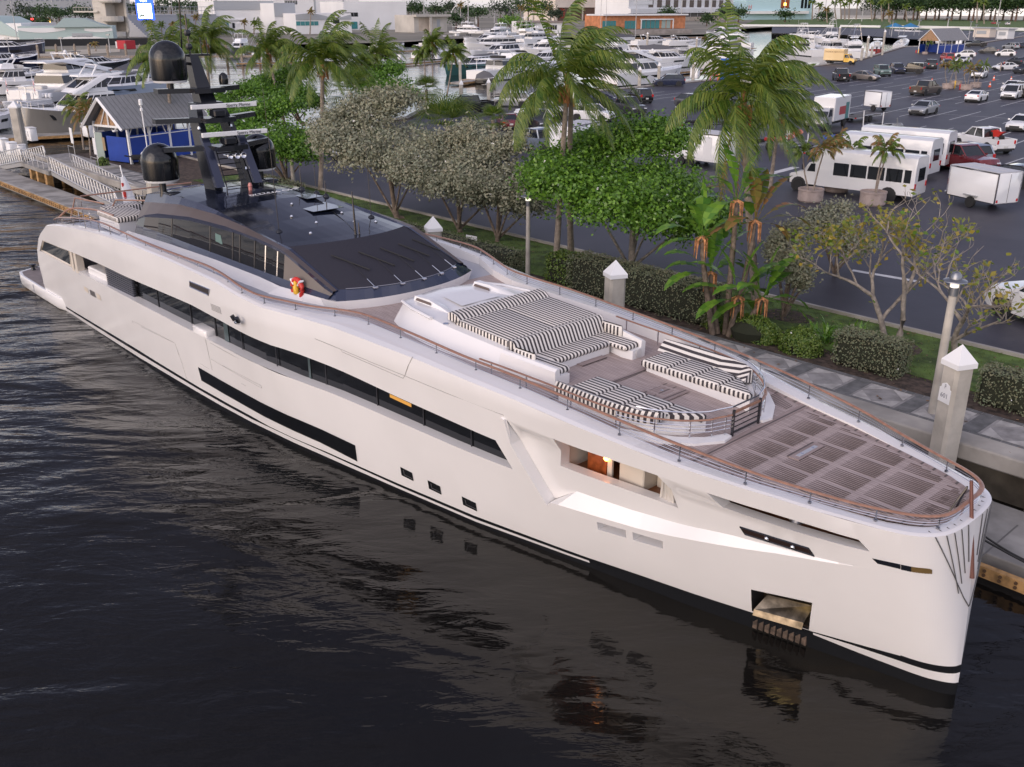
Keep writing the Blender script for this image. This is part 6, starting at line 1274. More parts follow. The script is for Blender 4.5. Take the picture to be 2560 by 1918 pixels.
def box_truck(f, r, label, cab, box, txt=None, L=6.6, stripe=None):
    W = 2.2; t = vehicle('box_truck', f, r, W, label, 'truck', 'box trucks in the lot'); x0 = -L / 2; x1 = L / 2 - 2.3
    mb = MB(); mb.rbox(((x0 + x1) / 2, 0, 1.9), (x1 - x0, W, 2.3), .05); mb.build('cargo_box', box, t)
    mb = MB(); mb.loft([[(x1 + .02, -.98, .5), (x1 + .02, -.95, 2.1), (x1 + .02, .95, 2.1), (x1 + .02, .98, .5)], [(x1 + .8, -.98, .5), (x1 + .8, -.92, 2.1), (x1 + .8, .92, 2.1), (x1 + .8, .98, .5)], [(x1 + 1.35, -.98, .5), (x1 + 1.35, -.95, 1.3), (x1 + 1.35, .95, 1.3), (x1 + 1.35, .98, .5)], [(x1 + 2.25, -.92, .5), (x1 + 2.25, -.88, 1.05), (x1 + 2.25, .88, 1.05), (x1 + 2.25, .92, .5)]]); mb.build('cab', cab, t, smooth=30)
    mb = MB(); mb.add([(x1 + 1.36, -.9, 1.33), (x1 + 1.36, .9, 1.33), (x1 + .84, .86, 2.02), (x1 + .84, -.86, 2.02)], [(0, 1, 2, 3)]); mb.build('windscreen', CARGLASS, t)
    for s in (-1, 1):
        mb = MB(); mb.add([(x1 + .15, s * .99, 1.3), (x1 + 1.2, s * .99, 1.3), (x1 + .8, s * .955, 1.95), (x1 + .15, s * .965, 1.95)], [(0, 1, 2, 3)]); mb.build('window', CARGLASS, t)
        for x in (x1 + 1.5, x0 + 1.2): wheel(t, x, s * .98, .4, .28)
        mb = MB(); mb.rbox((x1 + 2.22, s * .7, .85), (.12, .3, .2), .03); mb.build('headlight', HEADL, t)
        if stripe: mb = MB(); mb.box(((x0 + x1) / 2 - .4, s * (W / 2 + .01), 1.7), ((x1 - x0) * .55, .012, .8), 0); mb.box(((x0 + x1) / 2 - 1.4, s * (W / 2 + .016), 1.6), (.9, .012, 1.6), 1); mb.build('side_graphic', [stripe, mat('graphic_teal', (.06, .2, .2), .5)], t)
        if txt: text('truck_text', txt, .5, mat('text_brown', (.2, .1, .05), .6) if 'text_brown' not in bpy.data.materials else bpy.data.materials['text_brown'], t, ((x0 + x1) / 2, s * (W / 2 + .012), 2.45), (R(90), 0, 0 if s < 0 else math.pi))
    mb = MB(); mb.box((0, 0, .55), (L * .9, 1.2, .3)); mb.box((x1 + 2.28, 0, .6), (.1, 1.9, .2)); mb.build('chassis', TRIM, t); return t
box_truck((2124, 162), (2068, 160), 'yellow box truck parked against the marina quay', PAINT['yellow'], PAINT['cream'], 'TIRESIDE SERVICES')
box_truck((2062, 328), (2110, 315), 'white moving truck with red and teal side graphic behind palm fronds', PAINT['silver'], PAINT['white'], None, 6.8, PAINT['red'])
def flat_trailer(f, r, label, L, W, m, posts=False, group='open trailers in the lot', load=None):
    t = vehicle('open_trailer', f, r, W, label, 'trailer', group); mb = MB()
    for s in (-1, 1): mb.box((0, s * W / 2 * .9, .5), (L, .1, .12)); mb.tube([(L / 2, s * W * .45, .5), (L / 2 + 1.5, 0, .5)], .05, 4)
    for k in range(5): mb.box((-L / 2 + L * k / 4, 0, .5), (.08, W * .9, .1))
    mb.build('frame', m, t)
    if not posts: mb = MB(); mb.box((0, 0, .57), (L * .98, W * .86, .05)); mb.build('bed', mat('trailer_bed', (.1, .095, .09), .8) if 'trailer_bed' not in bpy.data.materials else bpy.data.materials['trailer_bed'], t)
    else:
        mb = MB()
        for s in (-1, 1): mb.tube([(-L * .45, s * .55, .72), (L * .15, s * .45, .68)], .08, 5)
        mb.build('bunk', RUBBER, t)
        for s in (-1, 1): mb = MB(); mb.tube([(-L / 2, s * W / 2, .5), (-L / 2 - .1, s * (W / 2 + .05), 2.1)], .05, 6); mb.build('guide_post', PAINT['white'], t)
        mb = MB(); mb.tube([(L / 2 + .6, 0, .5), (L / 2 + .4, 0, 1.1)], .06, 5); mb.build('winch_post', m, t)
    for k in ((0,) if posts else (-.4, .4)):
        for s in (-1, 1): wheel(t, -.5 + k, s * (W / 2 + .08), .32, .2)
    for s in (-1, 1): mb = MB(); mb.box((-.5, s * (W / 2 + .1), .72), (1.7 if not posts else .8, .24, .04)); mb.build('mudguard', m, t); mb = MB(); mb.box((-L / 2 - .06, s * W * .42, .5), (.05, .2, .12)); mb.build('taillight', TAILL, t)
    return t
GALV = mat('galvanised', (.4, .41, .42), .4, metal=.6, var=.2)
flat_trailer((2262, 325), (2190, 338), 'empty galvanised boat trailer with two white guide posts in the lot', 4.6, 1.9, GALV, True)
flat_trailer((2200, 300), (2140, 308), 'flat tandem axle car hauler behind the boat trailer', 5.0, 2.0, GALV)
flat_trailer((1850, 322), (1705, 326), 'black open trailers rail with white guide posts behind the green tree', 6, 2.1, TRIM, True)
flat_trailer((1990, 372), (1870, 378), 'boat trailer with red and white guard rail behind the largest palm', 5.5, 2.0, GALV, True)
flat_trailer((2090, 385), (2010, 398), 'galvanised trailer at the left of the white castle shaped sign', 4.5, 1.9, GALV, True)
def jetski(u, v, c, label, az):
    t = empty('jet_ski', at(u, v), az, label, 'jet ski', 'jet skis on trailers'); mb = MB(); mb.loft([[(-1.3, -.5, .75), (-1.3, 0, .6), (-1.3, .5, .75), (-1.3, .4, 1.0), (-1.3, -.4, 1.0)], [(.2, -.55, .8), (.2, 0, .55), (.2, .55, .8), (.2, .35, 1.1), (.2, -.35, 1.1)], [(1.0, -.4, .9), (1.0, 0, .65), (1.0, .4, .9), (1.0, .25, 1.25), (1.0, -.25, 1.25)], [(1.6, -.05, 1.0), (1.6, 0, .95), (1.6, .05, 1.0), (1.6, .03, 1.05), (1.6, -.03, 1.05)]]); mb.build('hull', c, t, smooth=40)
    mb = MB(); mb.rbox((-.5, 0, 1.15), (1.2, .35, .25), .08); mb.tube([(.4, -.4, 1.45), (.5, 0, 1.4), (.4, .4, 1.45)], .03, 5); mb.build('seat', RUBBER, t, smooth=40)
jetski(1948, 372, PAINT['red'], 'red jet ski behind the dark palm trunk', R(20)); jetski(1975, 362, mat('paint_orange', (.7, .13, .03), .35), 'orange jet ski right of the dark palm trunk', R(35)); jetski(2095, 366, mat('paint_blue', (.05, .12, .45), .35), 'blue jet ski beside the white castle shaped sign', R(10))
# cones, bollards, hydrant, signs
def cone(u, v, label):
    c = empty('traffic_cone', at(u, v), 0, label, 'traffic cone', 'orange traffic cones'); mb = MB(); mb.lathe([(.26, 0), (.26, .05), (.2, .06), (.05, .75), (.01, .78)], (0, 0, 0), 12); mb.build('body', mat('cone_orange', (.7, .1, .03), .5) if 'cone_orange' not in bpy.data.materials else bpy.data.materials['cone_orange'], c, smooth=40)
    mb = MB(); mb.lathe([(.145, .32), (.105, .5)], (0, 0, 0), 12); mb.lathe([(.09, .56), (.068, .66)], (0, 0, 0), 12); mb.build('band', GEL, c)
for u, v, l in ((2484, 201, 'orange cone left of two by the white minivan'), (2527, 203, 'orange cone right of two by the white minivan'), (2474, 218, 'orange cone nearest the planter group'), (2329, 208, 'orange cone behind the brown pickup')): cone(u, v, l)
for u, v, l in ((2386, 221, 'yellow bollard between the two left planters in the lot'), (2296, 133, 'yellow bollard by the far blue kiosk'), (1797, 200, 'yellow bollard post at the quay edge beside the red valve')):
    b = empty('bollard', at(u, v), 0, l, 'bollard', 'yellow bollards'); mb = MB(); mb.lathe([(.11, 0), (.11, 1.0), (.07, 1.08), (.01, 1.1)], (0, 0, 0), 12); mb.build('post', YELLOW, b, smooth=40)
for u, v, l in ((2400, 224, 'red fire hydrant between the planters in the lot'), (2290, 133, 'red fire hydrant by the far blue kiosk')):
    b = empty('fire_hydrant', at(u, v), 0, l, 'fire hydrant', 'red fire hydrants'); mb = MB(); mb.lathe([(.17, 0), (.17, .05), (.12, .08), (.12, .55), (.16, .58), (.14, .7), (.03, .8)], (0, 0, 0), 12); mb.tube([(-.2, 0, .45), (.2, 0, .45)], .06, 8); mb.build('body', RED, b, smooth=40)
p = empty('fire_valve', at(1785, 201), 0, 'red standpipe valve assembly at the quay edge', 'valve'); mb = MB(); mb.tube([(-.6, 0, 0), (-.6, 0, .8), (.6, 0, .8), (.6, 0, 0)], .09, 8); mb.lathe([(.2, -.05), (.2, .05)], (0, 0, 1.0), 10); mb.tube([(0, 0, .8), (0, 0, 1.0)], .05, 6); mb.build('pipe', RED, p)
p = empty('castle_sign', at(2152, 372), R(-15), 'white board sign with castle battlement top in the lot', 'sign'); mb = MB(); mb.prism([(-.65, 0), (.65, 0), (.65, 1.35), (.42, 1.35), (.42, 1.2), (.2, 1.2), (.2, 1.35), (-.2, 1.35), (-.2, 1.2), (-.42, 1.2), (-.42, 1.35), (-.65, 1.35)], -.05, .05); mb.build('board', GEL, p)
# parking lines
def lines():
    mb = MB()
    def ln(a, b, w_=.1):
        A, B = Vector(at(*a)), Vector(at(*b)); d = (B - A).normalized(); n = Vector((-d.y, d.x, 0)) * w_ / 2; z = Vector((0, 0, .006)); mb.quad(A - n + z, B - n + z, B + n + z, A + n + z)
    c2 = lambda x, y: (2080 + x * .217, 180 + y * .217)
    A = at(*c2(1352, 553)); B = at(*c2(1725, 455)); d = Vector((B[0] - A[0], B[1] - A[1], 0)).normalized(); n = Vector((-d.y, d.x, 0)); o0 = Vector((A[0], A[1], ZL + .006))
    for row, (off, L) in enumerate(((-18.5, 11.2), (0, 11.4), (19.5, 11.2), (38.5, 11.2), (57.5, 11.2), (77, 11.2), (97, 11.2))):
        for k in range(-34, 26):
            p = o0 + d * off - n * (k * 2.68); e = p + d * L; sx = (p - Vector((*ORG, 0))); nn = sx.x * AN[0] + sx.y * AN[1]; ss = sx.x * AX[0] + sx.y * AX[1]
            if nn < 24 or nn > 230 or ss < -38 + max(0, (60 - nn) * .2): continue
            if row == 0 and ss < 8: continue
            w = n * .055; mb.quad(p - w, e - w, e + w, p + w)
        m0 = o0 + d * (off + L / 2) - n * (-34 * 2.68); m1 = o0 + d * (off + L / 2) - n * (25 * 2.68); w = d * .05
        a_, b_ = -n * -20 * 2.68, -n * 22 * 2.68
        if row: mb.quad(o0 + d * (off + L / 2) - n * (8 * 2.68) * (-1) - w + Vector((0, 0, .003)), o0 + d * (off + L / 2) - n * (22 * 2.68) - w + Vector((0, 0, .003)), o0 + d * (off + L / 2) - n * (22 * 2.68) + w + Vector((0, 0, .003)), o0 + d * (off + L / 2) - n * (8 * 2.68) * (-1) + w + Vector((0, 0, .003)))
    c1 = lambda x, y: (1080 + x * .2173, 100 + y * .2173)
    for a, b, w_ in (((1500, 402), (1660, 372), .1), ((1140, 1365), (1430, 1310), .1), ((1290, 1430), (1470, 1395), .1), ((1340, 1240), (1430, 1225), .1)): ln(c1(*a), c1(*b), w_) if a[0] > 1000 and b[0] < 1480 and a[1] > 1000 else None
    ln((1925, 435), (1990, 418), .6); ln((2050, 500 - 75), (2000, 430), .1); ln((2130, 676), (2300, 705), .35); ln((2470, 425), (2560, 395), .12)
    for k in range(60):                                         # lines of the far lots
        for (u0, v0, u1, v1) in (((2000 + k * 26, 106, 2014 + k * 26, 101)),): 
            if 2300 < u0 < 2560: ln((u0, v0 - 20), (u1, v1 - 20), .3)
    return tag(mb.build('parking_lines', LINE), kind='structure')
lines()
# people by the white sedan
def person(loc, az, shirt, legs, label, H=1.72, skin=(.45, .27, .19)):
    p = empty('person', loc, az, label, 'person'); me = bpy.data.meshes.new('body'); J = [(0, 0, .95), (0, 0, 1.2), (0, 0, 1.42), (0, 0, 1.52), (0, .01, 1.66), (-.1, 0, .9), (-.12, .03, .48), (-.12, 0, .06), (.1, 0, .9), (.13, -.05, .48), (.13, -.02, .06), (-.2, 0, 1.4), (-.25, .05, 1.12), (-.2, .22, .98), (.2, 0, 1.4), (.25, .02, 1.12), (.24, .12, .9)]
    E_ = [(0, 1), (1, 2), (2, 3), (3, 4), (0, 5), (5, 6), (6, 7), (0, 8), (8, 9), (9, 10), (2, 11), (11, 12), (12, 13), (2, 14), (14, 15), (15, 16)]
    rad = [.15, .15, .15, .06, .1, .09, .065, .05, .09, .065, .05, .065, .05, .035, .065, .05, .035]
    me.from_pydata(J, E_, []); o = bpy.data.objects.new('body', me); COL.objects.link(o); sk = o.modifiers.new('skin', 'SKIN'); lay = me.skin_vertices[0]
    for i, r in enumerate(rad): lay.data[i].radius = (r, r * .85)
    lay.data[0].use_root = True; o.modifiers.new('sub', 'SUBSURF').levels = 1
    dg = bpy.context.evaluated_depsgraph_get(); m2 = bpy.data.meshes.new_from_object(o.evaluated_get(dg)); bpy.data.objects.remove(o)
    ms = [mat('skin', skin, .6), mat('shirt', shirt, .9), mat('trousers', legs, .9)]
    for m in ms: m2.materials.append(m)
    for f in m2.polygons:
        c = f.center; f.material_index = 2 if c.z < .98 and abs(c.x) < .21 else (1 if c.z < 1.47 and c.z > .95 and not (abs(c.x) > .19 and c.z < 1.1) else 0); f.use_smooth = True
    o = bpy.data.objects.new('body', m2); COL.objects.link(o); o.parent = p; mb = MB(); mb.lathe([(.1, 1.66), (.115, 1.72), (.08, 1.79), (.01, 1.81)], (0, -.01, 0), 10); mb.build('hair', TRIM, p, smooth=60); return p
x, y, z = at(2500, 180); person((x, y, z), R(60), (.6, .45, .42), (.3, .26, .22), 'person in pale pink shirt leaning at the open door of the white sedan'); x, y, z = at(2508, 176); person((x, y, z), R(200), (.5, .1, .1), (.1, .1, .12), 'person in red top standing behind the open sedan door')
# ================================================================ MARINA: piles, lamps, kiosks, gangways, docks
PILE = mat('pile_concrete', (.42, .39, .34), .85, var=.22, vscale=1.2, bump=.25, bscale=7)
def pile(s, n, ztop, label, w=.62, group='square concrete mooring piles with white caps', loc=None, rz=0, kind='mooring_pile'):
    p = empty(kind, loc or S(s, n, 0), (-PH if loc is None else 0) + rz, label, 'pile', group); c = w / 2; k = c * .72
    o = [(-k, -c), (k, -c), (c, -k), (c, k), (k, c), (-k, c), (-c, k), (-c, -k)]; mb = MB(); mb.loft([[(x, y, -1.5) for x, y in o], [(x, y, ztop - .62) for x, y in o]]); mb.build('shaft', PILE, p)
    c *= 1.08; mb = MB(); mb.add([(-c, -c, ztop - .62), (c, -c, ztop - .62), (c, c, ztop - .62), (-c, c, ztop - .62), (-c, -c, ztop - .48), (c, -c, ztop - .48), (c, c, ztop - .48), (-c, c, ztop - .48), (0, 0, ztop)], [(3, 2, 1, 0), (0, 1, 5, 4), (1, 2, 6, 5), (2, 3, 7, 6), (3, 0, 4, 7), (4, 5, 8), (5, 6, 8), (6, 7, 8), (7, 4, 8)]); mb.build('cap', GEL, p); return p
p = pile(43.95, 7.8, 4.75, 'square concrete pile with berth number plate beside the yacht bow', .6, rz=R(-25))
mb = MB(); mb.prism([(-.21, 0), (.21, 0), (.21, .4), (.16, .42), (.14, .52), (0, .58), (-.14, .52), (-.16, .42), (-.21, .4)], -.32, -.305); n_ = mb.build('number_plate', GEL, p, loc=(0, 0, 3.1))
n1 = text('plate_text', 'F', .17, mat('ink_grey', (.25, .25, .28), .6), n_, (0, -.325, .46), (R(90), 0, 0)); n2 = text('plate_text', '601', .19, bpy.data.materials['ink_grey'], n_, (0, -.325, .2), (R(90), 0, 0))
pile(31.6, 7.85, 4.78, 'square concrete pile in front of the tall silver hedge', .62, rz=R(-25)); pile(21.2, 7.85, 4.78, 'square concrete pile just right of the wheelhouse windscreen', .62, rz=R(-25)); pile(9.2, 7.9, 4.55, 'concrete pile whose white cap peeps over the yacht roof', .62)
q = pile(-7.9, 7.9, 4.9, 'concrete pile with a camera mast on top beside the blue kiosk', .62)
mb = MB(); mb.tube([(0, 0, 4.8), (-.1, 0, 7.6)], .04, 6); mb.rbox((-.1, 0, 7.1), (.16, .16, .2), .03); mb.rbox((-.1, 0, 7.55), (.2, .2, .4), .04); mb.build('camera_mast', GEL, q)
LAMPM = mat('lamp_head', (.25, .26, .28), .35, metal=.8); LENS = mat('lamp_lens', (.8, .78, .7), .2, emit=(1, .9, .7), estr=.4)
def lamp(s, n, h, label, r=.14, z=ZL, loc=None, tall=False):
    p = empty('street_lamp', loc or S(s, n, z), 0, label, 'street lamp', 'lamps with round hoods along the quay' if not tall else None)
    mb = MB(); mb.tube([(0, 0, 0), (0, 0, h)], [r, r * .8], 10); mb.build('post', PILE, p, smooth=60)
    mb = MB(); mb.lathe([(r * .95, h), (r * .95, h + .25)], (0, 0, 0), 12); mb.lathe([(.12, h + .36), (.34, h + .42), (.33, h + .45), (.17, h + .5), (.16, h + .6), (.1, h + .68), (.01, h + .7)], (0, 0, 0), 16); mb.build('hood', LAMPM, p, smooth=40)
    mb = MB(); mb.lathe([(.12, h + .24), (.12, h + .38)], (0, 0, 0), 12); mb.build('lamp', LENS, p); return p
lamp(42.7, 9.75, 3.75, 'lamp post leaning beside the numbered pile at the bow'); lamp(23.2, 11.6, 3.3, 'thin lamp post between silver tree and big green tree', .11); lamp(-3.8, 15.8, 3.0, 'short pale lamp post right of the yacht mast by a palm trunk')
b = empty('lawn_sign', S(17, 13.6, ZL), -PH + R(10), 'small white board sign on the lawn under the silver trees', 'sign'); mb = MB(); mb.box((0, 0, .45), (.7, .03, .4), 0); mb.box((-.25, 0, .15), (.04, .04, .3)); mb.box((.25, 0, .15), (.04, .04, .3)); mb.build('board', GEL, b)
# kiosks with blue panels
BLUE = mat('panel_blue', (.008, .045, .3), .5, var=.1, vscale=1); METROOF = teakmat('metal_roof', (.24, .24, .245), (.14, .14, .145), .42, 'Y'); CEDAR = mat('cedar', (.33, .2, .11), .7, var=.3, vscale=5)
def kiosk(loc, rz, label, W=4.0, D=8.0, eave=3.05, ridge=5.0, extra=True):
    k = empty('kiosk', loc, rz, label, 'kiosk', 'kiosks with gable roof and blue panels'); h = W / 2
    for s in (-1, 1):                                             # local x = across the gable, y = into the building
        mb = MB(); mb.add([(0, -.7, ridge), (0, D, ridge), (s * (h + .45), D, eave - .3), (s * (h + .45), -.7, eave - .3), (0, -.7, ridge - .08), (0, D, ridge - .08), (s * (h + .45), D, eave - .38), (s * (h + .45), -.7, eave - .38)], [(0, 1, 2, 3), (7, 6, 5, 4), (0, 3, 7, 4), (1, 5, 6, 2), (2, 6, 7, 3)]); mb.build('roof', METROOF, k)
        mb = MB(); mb.tube([(0, -.72, ridge - .12), (s * (h + .45), -.72, eave - .42)], .13, 4); mb.tube([(0, D + .02, ridge - .12), (s * (h + .45), D + .02, eave - .42)], .1, 4); mb.box((s * h, D / 2, eave - .2), (.14, D, .16)); mb.box((s * h, D / 2, 2.0), (.08, D, .07))
        for i in range(5): mb.box((s * h, .1 + (D - .2) * i / 4, eave / 2), (.16, .16, eave))
        for i in range(4): y0 = .1 + (D - .2) * i / 4; mb.tube([(s * h, y0 + .1, 2.1), (s * h, y0 + .5, eave - .2)], .05, 4); mb.tube([(s * h, y0 + 1.6, 2.1), (s * h, y0 + 1.3, eave - .2)], .05, 4)
        mb.build('white_frame', GEL, k)
        for i in range(4):
            y0 = .1 + (D - .2) * i / 4; mb = MB(); mb.box((s * (h - .02), y0 + (D - .2) / 8, 1.12), (.05, (D - .2) / 4 - .16, 2.05)); mb.build('blue_panel', BLUE, k)
    mb = MB(); mb.add([(-h, .05, eave - .35), (h, .05, eave - .35), (0, .05, ridge - .3)], [(0, 1, 2)]); mb.build('gable', CEDAR, k); mb = MB(); mb.add([(-h, D - .05, eave - .35), (h, D - .05, eave - .35), (0, D - .05, ridge - .3)], [(2, 1, 0)]); mb.build('gable', CEDAR, k)
    mb = MB(); mb.box((0, -.02, eave - .3), (W, .1, .16)); mb.tube([(0, -.02, ridge - .4), (0, -.02, eave - .3)], .08, 4); mb.tube([(-h * .5, -.02, eave - .3), (0, -.02, ridge - .6)], .06, 4); mb.tube([(h * .5, -.02, eave - .3), (0, -.02, ridge - .6)], .06, 4); mb.build('gable_truss', GEL, k)
    mb = MB(); mb.box((h * .3, .06, 1.05), (h * 1.2, .05, 1.9)); mb.build('blue_panel', BLUE, k); mb = MB(); mb.box((0, D / 2 + 2, 1.05), (W * .95, .05, 1.9)); mb.build('blue_panel', BLUE, k)
    if extra:
        mb = MB(); mb.box((-h * .75, .02, 1.2), (.9, .06, 2.0)); mb.build('glass_board', mat('board_glass', (.3, .36, .33), .1), k); mb = MB(); mb.box((-h * .45, -.03, 1.35), (.3, .04, 1.0)); mb.build('notice', mat('notice_brown', (.3, .22, .13), .6), k)
        text('kiosk_letter', 'F', .6, BLUE, k, (h * .62, -.1, eave + .1), (R(90), 0, 0)); mb = MB(); mb.rbox((h * .55, -.3, eave - .55), (.3, .4, .14), .04); mb.tube([(h * .55, 0, eave - .3), (h * .55, -.3, eave - .45)], .03, 5); mb.build('camera', GEL, k)
    return k
kiosk(S(-24.0, 11.8, ZL), -PH + R(15), 'large blue panelled kiosk with grey metal gable roof by the gangway')
a, b = at(2385, 130), at(2278, 136); kiosk(((a[0]), (a[1]), ZL), math.atan2(b[1] - a[1], b[0] - a[0]) - R(90), 'distant blue panelled kiosk with grey roof at the far quay', 5.2, 13.5, 3.4, 6.0, extra=False)
w_ = empty('wheelbarrow', S(-21.6, 12.8, ZL), R(20), 'black two wheeled cart parked in the kiosk entrance', 'cart'); mb = MB(); mb.rbox((0, 0, .55), (1.0, .6, .35), .06); mb.tube([(-.5, -.2, .6), (-1.0, -.2, .7)], .03, 5); mb.tube([(-.5, .2, .6), (-1.0, .2, .7)], .03, 5); mb.build('tray', RUBBER, w_)
for y in (-.34, .34): mb = MB(); mb.lathe([(.2, -.04), (.24, 0), (.2, .04)], (.2, y, .24), 14, axis='y'); mb.build('wheel', TYRE, w_)
b = empty('landing', label='concrete landing deck at the foot of the kiosk', cat='landing'); frame(b); mb = MB(); mb.box((-21, 10.6, 1.5), (18, 4.0, .36), 0); mb.build('slab', mat('landing_concrete', (.3, .27, .24), .85, var=.3, vscale=.6), b)
for s in (-27, -24.5, -20): mb = MB(); mb.box((s, 8.9, .3), (.5, .5, 2.2)); mb.build('wooden_pile', WALE, b)
pb = empty('planting_box', S(-21.3, 9.9, ZL), -PH, 'low concrete planting box by the kiosk', 'planter'); mb = MB(); mb.rbox((0, 0, .12), (2.4, 1.8, .3), .05); mb.build('rim', CONC, pb)
# aluminium gangways
ALU = mat('aluminium', (.5, .5, .5), .4, metal=.5)
def gangway(s0, z0, s1, z1, n0, n1, label):
    g = empty('gangway', label=label, cat='gangway', group='aluminium gangways from kiosk landing to the dock'); frame(g); mb = MB(); mb.add([(s0, n0, z0), (s1, n0, z1), (s1, n1, z1), (s0, n1, z0), (s0, n0, z0 - .3), (s1, n0, z1 - .3), (s1, n1, z1 - .3), (s0, n1, z0 - .3)], [(0, 1, 2, 3), (7, 6, 5, 4), (0, 4, 5, 1), (3, 2, 6, 7), (0, 3, 7, 4), (1, 5, 6, 2)]); mb.build('walkway', mat('gang_deck', (.3, .3, .3), .7) if 'gang_deck' not in bpy.data.materials else bpy.data.materials['gang_deck'], g)
    for n in (n0, n1):
        k = max(6, int(abs(s1 - s0) / .55)); mb = MB(); f = lambda t, h: (s0 + (s1 - s0) * t, n, z0 + (z1 - z0) * t + h); mb.tube([f(0, .15), f(-.02, .6), f(.01, 1.05), f(.04, 1.12), f(.96, 1.12), f(.99, 1.05), f(1.02, .6), f(1, .15)], .05, 6); mb.tube([f(0, .1), f(1, .1)], .06, 5); mb.tube([f(0, .6), f(1, .6)], .025, 4)
        for i in range(k): mb.tube([f(i / k, .1), f((i + .5) / k, 1.1)], .03, 4); mb.tube([f((i + .5) / k, 1.1), f((i + 1) / k, .1)], .03, 4)
        mb.build('truss_rail', ALU, g)
    return g
gangway(-36, .55, -29.6, 1.6, 6.7, 8.5, 'left aluminium gangway with truss rails going down toward the moored boats'); gangway(-23.6, 1.6, -11.5, .6, 6.8, 8.5, 'right aluminium gangway with truss rails ending behind the yacht stern')
b = empty('gangway_platform', label='concrete platform with plain handrail between the two gangways', cat='platform'); frame(b); mb = MB(); mb.box((-26.6, 7.9, 1.45), (6.2, 2.6, .3)); mb.build('slab', CONCD, b); mb = MB()
for z in (.5, 1.0): mb.tube([(-29.6, 6.75, 1.6 + z), (-23.7, 6.75, 1.6 + z)], .03, 5)
for i in range(6): mb.tube([(-29.6 + i * 1.18, 6.75, 1.6), (-29.6 + i * 1.18, 6.75, 2.6)], .03, 5)
mb.build('handrail', ALU, b)
for s in (-28, -26.5, -24.6): mb = MB(); mb.box((s, 6.9, .4), (.45, .45, 2.0)); mb.build('wooden_pile', WALE, b)
for i, (s, n, l) in enumerate(((-27.3, 10.0, 'white notice board on a post left of the kiosk'), (-19.9, 9.0, 'narrow white sign on a steel frame in front of the kiosk'))):
    b = empty('notice_sign', S(s, n, ZL), -PH, l, 'sign', 'white signs at the landing'); mb = MB(); mb.box((0, 0, 1.9), (.5, .04, 1.2)); mb.build('board', GEL, b); mb = MB(); mb.tube([(0, .05, 0), (0, .05, 2.0)], .03, 5); mb.tube([(0, .05, 1.0), (-1.3, .05, 1.0), (-1.3, .05, 0)], .025, 5); mb.build('post', ALU, b)
# power pedestals and boxes on docks
def boxes(u, v, w_, h, label, z=.6, txt=None, d=.7):
    p = empty('dock_box', at(u, v, z), -PH + R(0), label, 'dock box', 'white dock boxes'); mb = MB(); mb.rbox((0, 0, h / 2), (w_, d, h), .05); mb.build('body', GEL, p, smooth=40); mb = MB(); mb.rbox((0, 0, h + .03), (w_ * 1.04, d * 1.06, .08), .03); mb.build('lid', GEL, p)
    if txt: text('box_text', txt, .28, BLACKINK, p, (0, -d / 2 - .01, h * .55), (R(90), R(90), 0))
boxes(82, 352, 1.25, 1.25, 'white cabinet marked FIRE on the dock beside the grey hull', txt='FIRE'); boxes(12, 378, 1.2, 1.1, 'white dock box at the left photo edge'); boxes(33, 388, 1.1, 1.1, 'large white dock box in front of the gangway'); boxes(57, 388, .6, .9, 'narrow white dock box at the gangway head'); boxes(222, 342, 1.7, 1.3, 'wide white dock box behind the slim palms')
for i, (u, v) in enumerate(((606, 152), (637, 150), (660, 149))): boxes(u, v, 1.5, 1.6, ('left', 'middle', 'right')[i] + ' of three white boxes on the far dock beyond the palms', 0.5)
for i, (u, v) in enumerate(((1000, 153), (1075, 150), (1093, 148))): boxes(u, v, 1.2, 1.5, ('left', 'middle', 'right')[i] + ' of three white boxes on the dock left of the green hulled boat', 0.5)
for i, (u, v) in enumerate(((1732, 195), (1741, 197), (2392, 114), (2400, 112))): boxes(u, v, .8, 1.6, ('white locker left of two by the blue container', 'white locker right of two by the blue container', 'white box left of two by the far kiosk', 'white box right of two by the far kiosk')[i], ZL)
def dock(p0, p1, w_, label, z=.55, m=None):
    a, b = at(*p0, z), at(*p1, z); d = Vector((b[0] - a[0], b[1] - a[1], 0)); L = d.length; t = empty('marina_dock', a, math.atan2(d.y, d.x), label, 'dock', 'floating docks of the marina'); mb = MB(); mb.box((L / 2, 0, -.18), (L, w_, .36)); mb.build('deck', m or CONCD, t); mb = MB(); mb.box((L / 2, -w_ / 2 - .04, -.2), (L, .1, .26)); mb.box((L / 2, w_ / 2 + .04, -.2), (L, .1, .26)); mb.build('wale', WALE, t)
dock((-60, 345), (262, 328), 2.6, 'dock in front of the grey hulled motor yacht'); dock((590, 157), (860, 152), 2.5, 'far dock with white boxes behind the palm row'); dock((930, 130), (1110, 122), 2.2, 'dock behind the three small palms'); dock((990, 160), (1110, 150), 2.2, 'dock leading to the green hulled boat')
dock((1140, 206), (1190, 200), 2.2, 'finger dock between green hulled boat and the flybridge yacht'); dock((1660, 182), (1760, 172), 2.4, 'dock at the bow of the dark windowed cruiser'); dock((1450, 96), (1760, 92), 3, 'dock in front of the orange building'); dock((540, 133), (760, 129), 2, 'thin dock behind the grey hulled fishing boat')
